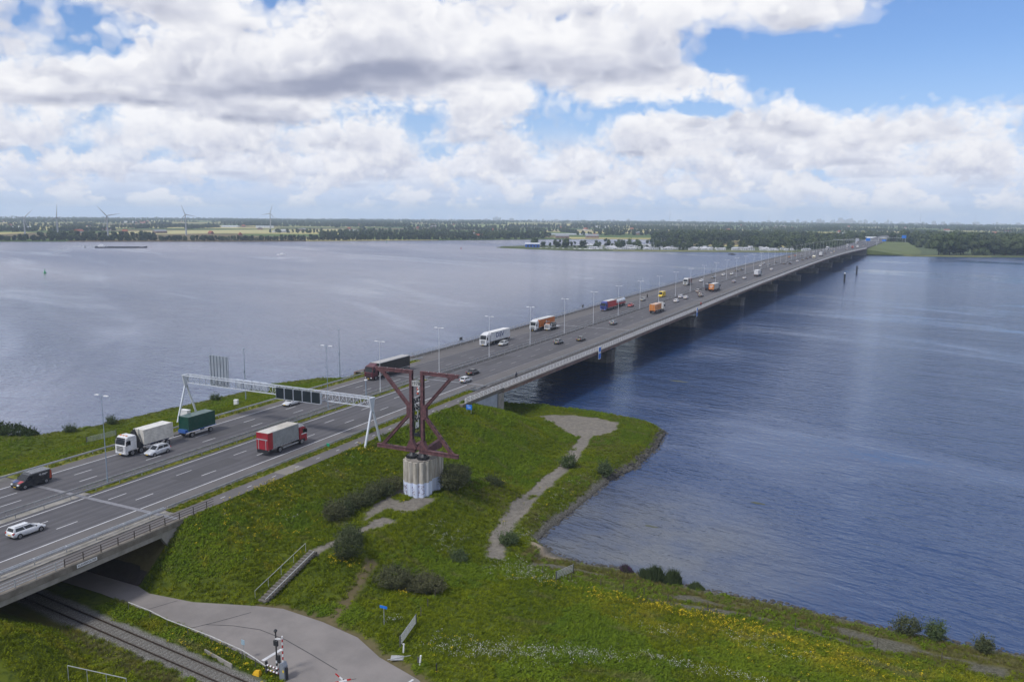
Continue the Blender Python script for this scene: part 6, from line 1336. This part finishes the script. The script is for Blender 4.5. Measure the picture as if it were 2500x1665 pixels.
TREES=[(crown_mesh(9,12,320,1.25,100,M_treed,.0),trunk_mesh(12,.3)),(crown_mesh(10.5,13.5,350,1.3,101,M_treed,.0),trunk_mesh(13,.35)),(crown_mesh(8,10.5,280,1.2,102,M_tree,.0),trunk_mesh(10,.3)),(crown_mesh(13,15,420,1.35,103,M_tree,.0,14),trunk_mesh(14,.4)),(crown_mesh(6,15,280,1.2,104,M_treed,.0,10,.7),trunk_mesh(14,.3))]
BIG=[(crown_mesh(19,19,1100,1.15,110,M_tree,.05,16,.55),trunk_mesh(18,.5)),(crown_mesh(16,17,900,1.1,111,M_treed,.05,14,.55),trunk_mesh(16,.5)),(crown_mesh(14,14,700,1.1,112,M_tree,.03,12,.55),trunk_mesh(14,.45))]
def tree(k,x,y,s,label,group,src=None,sz=None,name='tree'):
    c,tr=(src or TREES)[k]; t=thing(name,label,'tree',(x,y,1.25),rnd.random()*6.28,group); t.scale=(s*(.9+.25*rnd.random()),s*(.9+.25*rnd.random()),sz or s); link('trunk',tr,t); link('crown',c,t); return t
def line(pts,step,jit=1.):
    out=[]
    for (x0,y0),(x1,y1) in zip(pts[:-1],pts[1:]):
        L=math.hypot(x1-x0,y1-y0); n=max(1,int(L/step))
        for i in range(n): f=(i+.5*rnd.random())/n; out.append((x0+(x1-x0)*f+rnd.uniform(-jit,jit),y0+(y1-y0)*f+rnd.uniform(-jit,jit)))
    return out
# belt along the far left shore: front row are trees of their own, a second row fills in behind
for x,y in line([(-1440,826),(-1391,865),(-1059,1136),(-905,1334),(-780,1490)],5.4,3.): 
    if rnd.random()<.97: tree(rnd.choice([0,1,2,2,0]),x-6,y+4,.62+.35*rnd.random(),'dark tree in the belt along the far left shore','trees along the far left shore')
W=[]  # wood points: x,y,scale,kind
def wood(pts,n,s0=.8,s1=1.2,kinds=(0,1,3)):
    a=np.array(pts); 
    lo,hi=a.min(0),a.max(0); c=0; tries=0
    while c<n and tries<n*30:
        tries+=1; x,y=rnd.uniform(lo[0],hi[0]),rnd.uniform(lo[1],hi[1])
        if inside(np.array([x]),np.array([y]),pts)[0]: W.append((x,y,1.2,s0+(s1-s0)*rnd.random(),rnd.choice(kinds))); c+=1
def row(pts,step,s0=.8,s1=1.2,kinds=(0,1,3),jit=4.):
    for x,y in line(pts,step,jit): W.append((x,y,1.2,s0+(s1-s0)*rnd.random(),rnd.choice(kinds)))
row([(-1460,836),(-1400,888),(-1070,1158),(-918,1350),(-800,1510)],4.,.65,1.,(0,1,2),6.)
wood([(-1480,1010),(-1400,1075),(-1340,1130),(-1300,1110),(-1380,1010),(-1440,960)],70,.9,1.2)
wood([(-1120,1390),(-960,1560),(-900,1700),(-960,1740),(-1100,1560),(-1180,1450)],150,.8,1.15)
wood([(-900,1560),(-790,1640),(-740,1780),(-800,1800),(-900,1660)],80,.9,1.2); wood([(-800,1500),(-740,1560),(-700,1640),(-730,1660),(-800,1560)],40,.9,1.2)
for k in range(90):
    d=rnd.uniform(2000,3600); a=rnd.uniform(-62,12); x,y=d*math.sin(R(a)),d*math.cos(R(a)); L=rnd.uniform(80,330); th=rnd.choice([R(35),R(125),R(30),R(120)])+rnd.uniform(-.1,.1)
    row([(x,y),(x+L*math.cos(th),y+L*math.sin(th))],9.,.7,1.1)
for k in range(190):
    d=rnd.uniform(3300,7450); a=rnd.uniform(-62,12); x,y=d*math.sin(R(a)),d*math.cos(R(a)); L=rnd.uniform(200,700)*d/5000; th=R(rnd.uniform(-40,20)-a*.6)
    row([(x,y),(x+L*math.cos(th),y+L*math.sin(th))],11.,.8,1.25,(0,1,3),8.)
for a in np.arange(-63,13,.11): d=7480+rnd.uniform(-120,60); W.append((d*math.sin(R(a)),d*math.cos(R(a)),1.2,rnd.uniform(.9,1.6),rnd.choice((0,1,3))))
# woods north of the camp site and along the far approach road
wood([(-430,1500),(-150,1480),(-70,1520),(-60,1900),(-320,2000),(-480,1800)],330,1.3,1.75); wood([(-120,1330),(-90,1290),(-85,1700),(-260,1600),(-240,1420)],170,1.1,1.6,(0,1,2,3)); wood([(-20,1650),(60,1500),(420,1500),(700,1700),(600,2100),(20,2100)],380,1.5,2.0); wood([(110,1330),(200,1340),(420,1370),(700,1420),(700,1560),(120,1500)],260,1.5,2.0,(0,1,3)); wood([(-700,2100),(-400,2100),(-350,2500),(-700,2450)],150,.9,1.3); wood([(-150,2150),(350,2200),(700,2500),(300,2700),(-150,2600)],260,.9,1.3)
FIELDS=[([(-1606,1228),(-1534,1531),(-1470,1897),(-1712,2232),(-1848,1844),(-1900,1511)],(.44,.40,.17),'pale yellow wheat field behind the far left trees'),([(-1972,3043),(-1510,3099),(-1907,3966),(-2305,3597)],(.20,.25,.06),'light green field far behind the left shore'),([(-1054,2442),(-790,2632),(-890,2966),(-1174,2758)],(.36,.30,.17),'tan stubble field beyond the inlet'),([(-863,2001),(-751,2046),(-805,2195),(-926,2146)],(.42,.45,.47),'white covered crop field beyond the inlet'),([(-1838,3772),(-1615,4139),(-1873,4799),(-2113,4336)],(.46,.41,.16),'distant yellow field near the horizon')]
for k,(pl_,c_,lab) in enumerate(FIELDS):
    q=MB(); q.add([(x,y,1.5) for x,y in pl_],[tuple(range(len(pl_)))]); struct('crop_field',q.mesh('crop_field',mat('crop %d'%k,c_,.95,0,.2,.01),fix=False),lab)
q=MB(); q.add([(-575,1172,1.45),(-500,1135,1.45),(-419,1122,1.45),(-300,1172,1.45),(-181,1232,1.45),(-80,1268,1.45),(-70,1420,1.45),(-380,1410,1.45),(-460,1300,1.45),(-540,1255,1.45)],[(0,1,8,9),(1,2,7,8),(2,3,7),(3,4,6,7),(4,5,6)]); struct('camp_ground',q.mesh('camp_ground',mat('camp lawn',(.075,.10,.035),.95,0,.3,.05),fix=False),'green lawns of the camp site')
q=MB(); q.add([(-30,1262,1.47),(21,1219,1.47),(90,1245,1.47),(156,1284,1.47),(320,1306,1.47),(700,1356,1.47),(700,1640,1.47),(-10,1640,1.47)],[(0,1,2,7),(2,3,7),(3,4,6,7),(4,5,6)]); struct('riverside_meadow',q.mesh('riverside_meadow',mat('riverside grass',(.07,.10,.03),.95,0,.3,.05),fix=False),'green riverside meadow under the far right trees')
W=np.array(W); ok_=np.ones(len(W),bool)
for pl_,_,_ in FIELDS: ok_&=~inside(W[:,0],W[:,1],pl_)
W=W[ok_]
scatter('woods','woods and tree rows spread over the far polder',W[:,:3],W[:,3],[c for c,_ in TREES],21,pick=W[:,4].astype(int))
# camp site and marina trees, each its own
for i in range(150):
    f=rnd.random(); x=-560+450*f; y0=np.interp(x,[-570,-500,-419,-300,-181,-110],[1165,1150,1128,1180,1240,1275]); y=y0+(8 if rnd.random()<.3 else 32)+rnd.random()**1.2*150
    if x<-470 and y>1250: continue
    if x<-530: continue
    tree(rnd.choice([0,2,3,4,2]),x,y,.75+.45*rnd.random(),'green tree among the camp site cabins beyond the bridge','trees on the camp site')
for i,(x,y,k,s) in enumerate(((52,1250,0,1.),(66,1262,0,1.05),(80,1270,1,1.),(95,1276,2,.9),(108,1282,2,1.),(122,1290,1,.95),(136,1294,2,.9),(150,1300,0,.9),(166,1302,1,1.0),(178,1304,2,.85),(188,1306,2,.8),(215,1310,1,.7),(240,1316,2,.6),(265,1320,1,.9),(300,1324,2,1.),(60,1290,1,1.1),(85,1300,0,1.05),(115,1312,1,1.1),(145,1322,0,1.),(172,1330,1,1.),(330,1335,0,1.))):
    tree(k,x,y,s*1.62,'big round tree on the far right bank','big trees on the far right bank',BIG)
for i,(x,y) in enumerate(((-30,1262),(-26,1256),(-33,1270))): tree(2,x,y,.55,'small dark tree beside the far end of the bridge','small trees at the far bridge end')
# grassy slope beside the far approach
q=MB(); q.add([(-38,1213,1.),(10,1222,1.),(30,1262,1.5),(34,1350,2.5),(16,1600,9.3),(-28,1600,9.42),(-40.5,1300,9.42),(-40.5,1213,8.4)],[(0,1,7),(1,2,6,7),(2,3,5,6),(3,4,5)]); struct('embankment',q.mesh('embankment',mat('embankment grass',(.105,.135,.03),.9,0,.25,.05)),'light green grass slope beside the far bridge end')
q=MB()
for pts,w_ in (([(-577,1150),(-560,1139),(-500,1121),(-419,1109),(-300,1162),(-181,1222),(-110,1259),(-36,1247)],12),([(-36,1248),(21,1211),(90,1237),(156,1275),(320,1297),(700,1347)],10)):
    for (x0,y0),(x1,y1) in zip(pts[:-1],pts[1:]):
        d=Vector((x1-x0,y1-y0,0)).normalized(); n=Vector((-d.y,d.x,0)); a,b=Vector((x0,y0,0)),Vector((x1,y1,0)); q.add([a-n*3,b-n*3,b+n*w_+Vector((0,0,2.2)),a+n*w_+Vector((0,0,2.2))],[(0,1,2,3)])
struct('far_shore',q.mesh('far_shore',M_shoregrass,fix=False),'low reedy shore across the water')
# ---- camp site cabins, boats, blue boat house
M_roofg=mat('grey roof',(.25,.26,.28),.7,0,.2,.5); M_cab=mat('cabin white',(.66,.67,.68),.6,0,.15,.3); M_winf=mat('far window',(.03,.035,.045),.2)
def cabin_mesh(L,W_,h,g):
    q=MB(); q.box(-L/2,L/2,-W_/2,W_/2,0,h); q.prism([(-W_/2-.2,h-.05),(W_/2+.2,h-.05),(0,h+g)],'x',-L/2-.2,L/2+.2,1)
    for i in range(3): x=-L*.33+L*.33*i; q.box(x-.5,x+.5,-W_/2-.03,-W_/2,h*.4,h*.8,2)
    return q
cm=[cabin_mesh(9,3.6,2.6,.7).mesh('cabin',[M_cab,M_roofg,M_winf]),cabin_mesh(7,3.,2.5,.5).mesh('cabin',[M_cab,M_cab,M_winf]),cabin_mesh(10,4,2.7,1.).mesh('cabin',[M_cab,mat('pale roof',(.45,.46,.49),.6),M_winf])]
for i in range(120):
    x=-420+300*rnd.random(); y0=np.interp(x,[-419,-300,-181,-110],[1128,1180,1240,1275]); y=y0+5+rnd.random()**1.8*110
    o=tag(link('holiday_cabin',rnd.choice(cm),None,(x,y,1.3),R(rnd.choice([25,30,115,28]))+rnd.uniform(-.1,.1)),'small white holiday cabin on the camp site shore','cabin','camp site cabins'); s=.8+.4*rnd.random(); o.scale=(s,s,1.15)
def boat_mesh(L,sail=True):
    q=MB(); w=L*.15; q.loft([[(w*a,y,z0),(w*a*.9,y,.9),(-w*a*.9,y,.9),(-w*a,y,z0)] for y,a,z0 in ((-L/2,.75,.0),(0,1.,-.1),(L*.3,.7,0.),(L/2,.06,.3))],0,False); q.box(-w*.5,w*.5,-L*.2,L*.15,.9,1.5,0,.1,.3)
    if sail: q.tube((0,L*.05,.9),(0,L*.05,L*1.25),.09,.06,5,1); q.tube((0,L*.05,1.8),(0,-L*.35,1.9),.07,.07,5,1)
    return q.mesh('boat',[M_white,M_steel])
bms=[boat_mesh(10),boat_mesh(8.5),boat_mesh(11,False),boat_mesh(12)]
for i in range(52):
    f=rnd.random(); x=-500+150*f+rnd.uniform(-10,10); y=1300+rnd.random()*60+ (40*f); m_=rnd.choice(bms)
    tag(link('moored_boat',m_,None,(x,y,1.32 if False else 1.0),rnd.random()*6.28),'white sailing boat moored in the marina behind the trees','boat','boats moored in the marina')
for i in range(12): tag(link('moored_boat',bms[2],None,(-495+9*i,1140+2.*i*.4-(i>6)*4+rnd.uniform(-2,2)-8,.9),1.5+rnd.uniform(-.3,.3)),'white motor boat moored in front of the boat house','boat','motor boats by the boat house')
t=thing('boat_house','blue boat house with white roof on the spit','building',(-518,1152,1.3),.35); q=MB(); q.box(-11,11,-5,5,0,5.5); part('wall',q,mat('boathouse blue',(.02,.10,.42),.6,0,.15,.3),t); q=MB(); q.prism([(-5.6,5.5),(5.6,5.5),(0,7.6)],'x',-11.6,11.6); part('roof',q,mat('boathouse roof',(.5,.53,.58),.5,0,.1,.3),t)
for i in range(4): q=MB(); q.box(-8+5*i,-5.5+5*i,-5.06,-5,1,4); part('window',q,M_winf,t)
q=MB(); q.add([(-582,1150,.0),(-570,1136,.0),(-500,1117,.0),(-440,1106,.0),(-419,1112,2.),(-470,1150,2.4),(-540,1172,2.4),(-575,1165,1.5)],[(0,1,7),(1,2,6,7),(2,3,5,6),(3,4,5)]); struct('spit',q.mesh('spit',M_shoregrass),'low grassy spit at the marina entrance')
# ---- houses and farm buildings in the polder
M_redr=mat('red tile roof',(.32,.10,.05),.8,0,.25,.3); M_brick=mat('far brick',(.25,.16,.12),.9,0,.2,.3); M_gh=mat('greenhouse',(.55,.58,.60),.3,0,.1,.1)
def house_mesh(L,W_,h,g,wall,roof):
    q=MB(); q.box(-L/2,L/2,-W_/2,W_/2,0,h); q.prism([(-W_/2-.4,h-.2),(W_/2+.4,h-.2),(0,h+g)],'x',-L/2-.3,L/2+.3,1); q.box(L*.2,L*.2+.8,-.4,.4,h+g*.5,h+g+.9,0)
    for i in range(3): x=-L*.3+L*.3*i; q.box(x-.6,x+.6,-W_/2-.04,-W_/2,h*.3,h*.75,2)
    return q.mesh('house',[wall,roof,M_winf])
hm=[house_mesh(12,8,3.5,4.5,M_brick,M_redr),house_mesh(22,12,4,5,M_cab,M_redr),house_mesh(30,16,5,4,M_brick,M_roofg),house_mesh(60,22,5,2.5,M_cab,M_gh)]
for i in range(85):
    d=rnd.uniform(1900,5200); a=rnd.uniform(-60,10); x,y=d*math.sin(R(a)),d*math.cos(R(a)); k=rnd.choice([0,0,1,2,3,1])
    o=tag(link('farm_building',hm[k],None,(x,y,1.25),rnd.random()*3.14),['small brick house with red roof in the far polder','white house with red roof in the far polder','brick barn with grey roof in the far polder','long white shed or greenhouse in the far polder'][k],'building',['brick houses in the polder','white houses in the polder','barns in the polder','sheds in the polder'][k])
for i,(x,y,k,r_,lab) in enumerate(((-838,1580,1,.5,'farmhouse with red roof between far shore trees'),(-690,1700,2,.3,'brick barn with grey roof behind the inlet, left'),(-640,1760,2,.3,'grey roofed shed behind the inlet'),(-60,2050,3,.2,'white warehouse behind the right woods'))):
    tag(link('farm_building',hm[k],None,(x,y,1.25),r_),lab,'building')
# ---- wind turbines
M_tw=mat('backlit turbine grey',(.36,.38,.42),.5,0,.05,.05)  # white turbines, greyed in the colour as if backlit
def turbine(x,y,h,ang,yaw,label):
    t=thing('wind_turbine',label,'wind turbine',(x,y,1.2),yaw,'wind turbines on the far left shore'); q=MB(); q.tube((0,0,0),(0,0,h),1.7,.95,14); part('tower',q,M_tw,t); q=MB(); q.box(-1.2,1.2,-2.4,4.,h-.9,h+1.3); part('nacelle',q,M_tw,t,.3)
    q=MB(); q.tube((0,-2.4,h+.2),(0,-3.6,h+.2),1.1,.3,10); hb=part('hub',q,M_tw,t)
    for k in range(3):
        a=R(ang)+k*2*math.pi/3; d=Vector((math.sin(a),0,math.cos(a))); c=Vector((0,-3.1,h+.2)); s_=d.cross(Vector((0,1,0))); q=MB()
        rings=[]
        for r_,w_,th in ((.6,.5,.5),(3.,1.15,.45),(8,.9,.3),(16,.6,.18),(24,.22,.08)): p=c+d*r_; rings.append([p+s_*w_,p+Vector((0,th,0)),p-s_*w_*.6,p-Vector((0,th,0))])
        q.loft(rings,0,True); part('blade',q,M_tw,t)
    return t
for i,(x,y,h,a) in enumerate(((-1626,1060,36.8,43),(-1455,1013,40.1,5),(-1369,1055,43.4,-40),(-1463,1329,46.5,-19),(-1518,1663,51.,18))):
    yaw=math.atan2(x,-y)*0+math.atan2(-x,y); turbine(x,y,h,a,yaw,'white three bladed wind turbine, %s from the left in the row'%['first','second','third','fourth','fifth'][i])
# ---- vessels, buoys and mooring posts on the water
t=thing('barge','long low dark inland barge on the far water','barge',(-1020,807,0),math.atan2(43,58)-math.pi/2); L=70
q=MB(); q.loft([[(w_,y,-.3),(w_*1.03,y,zt_),(-w_*1.03,y,zt_),(-w_,y,-.3)] for y,w_,zt_ in ((-L/2,4.,2.2),(-L/2+6,4.6,1.3),(L/2-8,4.6,1.3),(L/2-2,3.2,2.),(L/2,.5,2.6))],0,False); part('hull',q,mat('barge hull',(.04,.045,.055),.6,0,.2,.2),t)
q=MB(); q.box(-3.6,3.6,-L/2+16,L/2-10,1.3,2.0); part('hold_cover',q,mat('barge cover',(.10,.11,.13),.7),t,.1); q=MB(); q.box(-3.2,3.2,-L/2+4,-L/2+13,1.4,3.4); q.box(-2.,2.,-L/2+6,-L/2+10,3.4,5.); part('wheelhouse',q,M_white,t,.1)
t=thing('motor_boat','small white motor yacht on the open water','boat',(-690,773,0),2.2); q=MB(); q.loft([[(w_,y,-.2),(w_*1.05,y,1.),(-w_*1.05,y,1.),(-w_,y,-.2)] for y,w_ in ((-5,1.5),(0,1.7),(3.5,1.2),(5.2,.1))],0,False); part('hull',q,M_white,t); q=MB(); q.box(-1.2,1.2,-2.5,1.6,1.,2.3,0,.1,.5); part('cabin',q,M_white,t); q=MB(); q.box(-1.12,1.12,-1.8,1.2,1.5,1.95); part('window_band',q,M_glass,t)
t=thing('motor_boat','dark small motor boat near the far camp shore','boat',(-203.9,1122,0),1.3); q=MB(); q.loft([[(w_,y,-.2),(w_*1.05,y,1.1),(-w_*1.05,y,1.1),(-w_,y,-.2)] for y,w_ in ((-5,1.5),(0,1.7),(3.5,1.2),(5.2,.1))],0,False); part('hull',q,M_dark,t); q=MB(); q.box(-1.1,1.1,-2,1.5,1.1,2.2,0,.1,.4); part('cabin',q,M_steeld,t)
def buoy(x,y,c,label,s=1.):
    t=thing('buoy',label,'buoy',(x,y,0)); q=MB(); q.tube((0,0,-.3),(0,0,.7*s),1.2*s,1.2*s,12); part('float',q,paint(c),t); q=MB(); q.tube((0,0,.7*s),(0,0,3.4*s),.75*s,.12*s,10); q.tube((0,0,3.4*s),(0,0,3.9*s),.3*s,.02,8); part('cone',q,paint(c),t)
buoy(-636,428.6,(.01,.30,.10),'green conical buoy on the left water'); buoy(-844.7,1226,(.01,.22,.10),'green buoy near the far shore'); buoy(-599.4,1068,(.35,.02,.03),'red buoy off the marina spit',.9); buoy(-1064,781,(.05,.05,.06),'dark buoy left of the barge',.9)
for x,y,lab in ((-35.8,683,'nearer dark mooring pile with white cap in the water'),(-31.6,790.8,'farther dark mooring pile in the water')): 
    t=thing('mooring_pile',lab,'pile',(x,y,0)); q=MB(); q.tube((0,0,-2),(0,0,7.),.75,.7,12); part('shaft',q,M_dark,t); q=MB(); q.tube((0,0,7.),(0,0,7.7),.72,.5,12); part('cap',q,M_white if y<700 else M_dark,t)
# ---- far gantries and blue signs at the bridge end
def far_gantry(label,Y,oL,oR,signs):
    t,xa,xb,z1,z0=gantry(label,Y,oL,oR,6.4,7.8,None); 
    for k,(o,w_,h_,c,lab) in enumerate(signs):
        q=MB(); x=ax(Y)+o; q.box(x,x+w_,Y-1.3,Y-1.1,z0-h_*.3,z0+h_); tag(link('direction_sign',q.mesh('direction_sign',c)),lab,'sign')
far_gantry('white sign gantry over the far end of the bridge',1380.,-40.5,22.8,[(-8,5.,3.4,mat('sign back grey',(.35,.37,.42),.5),'grey sign back above the far gantry'),(6.,9.,2.2,mat('pale sign',(.45,.48,.5),.5),'pale sign on the far gantry')])
far_gantry('grey sign gantry on the far approach road',1600.,11.,55.,[(14,9.,1.8,mat('pale sign',(.45,.48,.5),.5),'pale sign on the second far gantry')])
for x,y,z,w_,h_,lab in ((-45.3,1377,15.9,6.2,4.2,'blue direction sign over the far end of the bridge'),(6,1597,16,7.2,5.4,'blue direction sign right of the second far gantry'),(-24,1500,12.6,6.2,2.7,'small blue direction sign on the far approach')):
    t=thing('direction_sign',lab,'sign',(x,y,0)); q=MB(); q.box(0,w_,-.1,.1,z,z+h_); part('panel',q,M_blue,t); 
    for s in (.2,.8): q=MB(); q.tube((w_*s,0,1.),(w_*s,0,z),.15,.15,6); part('post',q,M_steel,t)
# ---- skyline on the horizon
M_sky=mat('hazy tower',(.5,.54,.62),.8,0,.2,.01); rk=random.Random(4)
def tower(az,D,w_,h_,label='pale tower block in the distant city skyline',grp='distant city towers'):
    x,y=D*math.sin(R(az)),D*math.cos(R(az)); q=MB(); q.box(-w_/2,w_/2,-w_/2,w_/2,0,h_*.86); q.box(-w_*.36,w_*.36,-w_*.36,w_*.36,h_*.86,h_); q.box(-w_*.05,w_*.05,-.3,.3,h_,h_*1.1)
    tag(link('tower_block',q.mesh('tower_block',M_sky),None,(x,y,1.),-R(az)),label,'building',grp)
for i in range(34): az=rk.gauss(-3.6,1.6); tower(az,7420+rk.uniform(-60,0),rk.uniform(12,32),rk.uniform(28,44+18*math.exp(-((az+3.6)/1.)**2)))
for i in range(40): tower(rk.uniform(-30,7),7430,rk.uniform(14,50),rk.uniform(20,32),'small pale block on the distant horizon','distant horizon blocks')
for i in range(5): tower(-27.+i*.12,7400,14,34+5*(i%3),'pale tower in a small far cluster','small far tower cluster')
for az,h_ in ((-14.6,110),(1.2,95),(-21,80),(-8,80),(4.2,80)):
    x,y=7350*math.sin(R(az)),7350*math.cos(R(az)); q=MB(); q.tube((0,0,0),(0,0,h_*.6),2.6,1.6,6); q.tube((0,0,h_*.6),(0,0,h_),1.2,.5,6); solid('radio_mast','thin pale mast on the far horizon','mast',q,M_sky,(x,y,1.),0,'thin masts on the horizon')
build_haze()
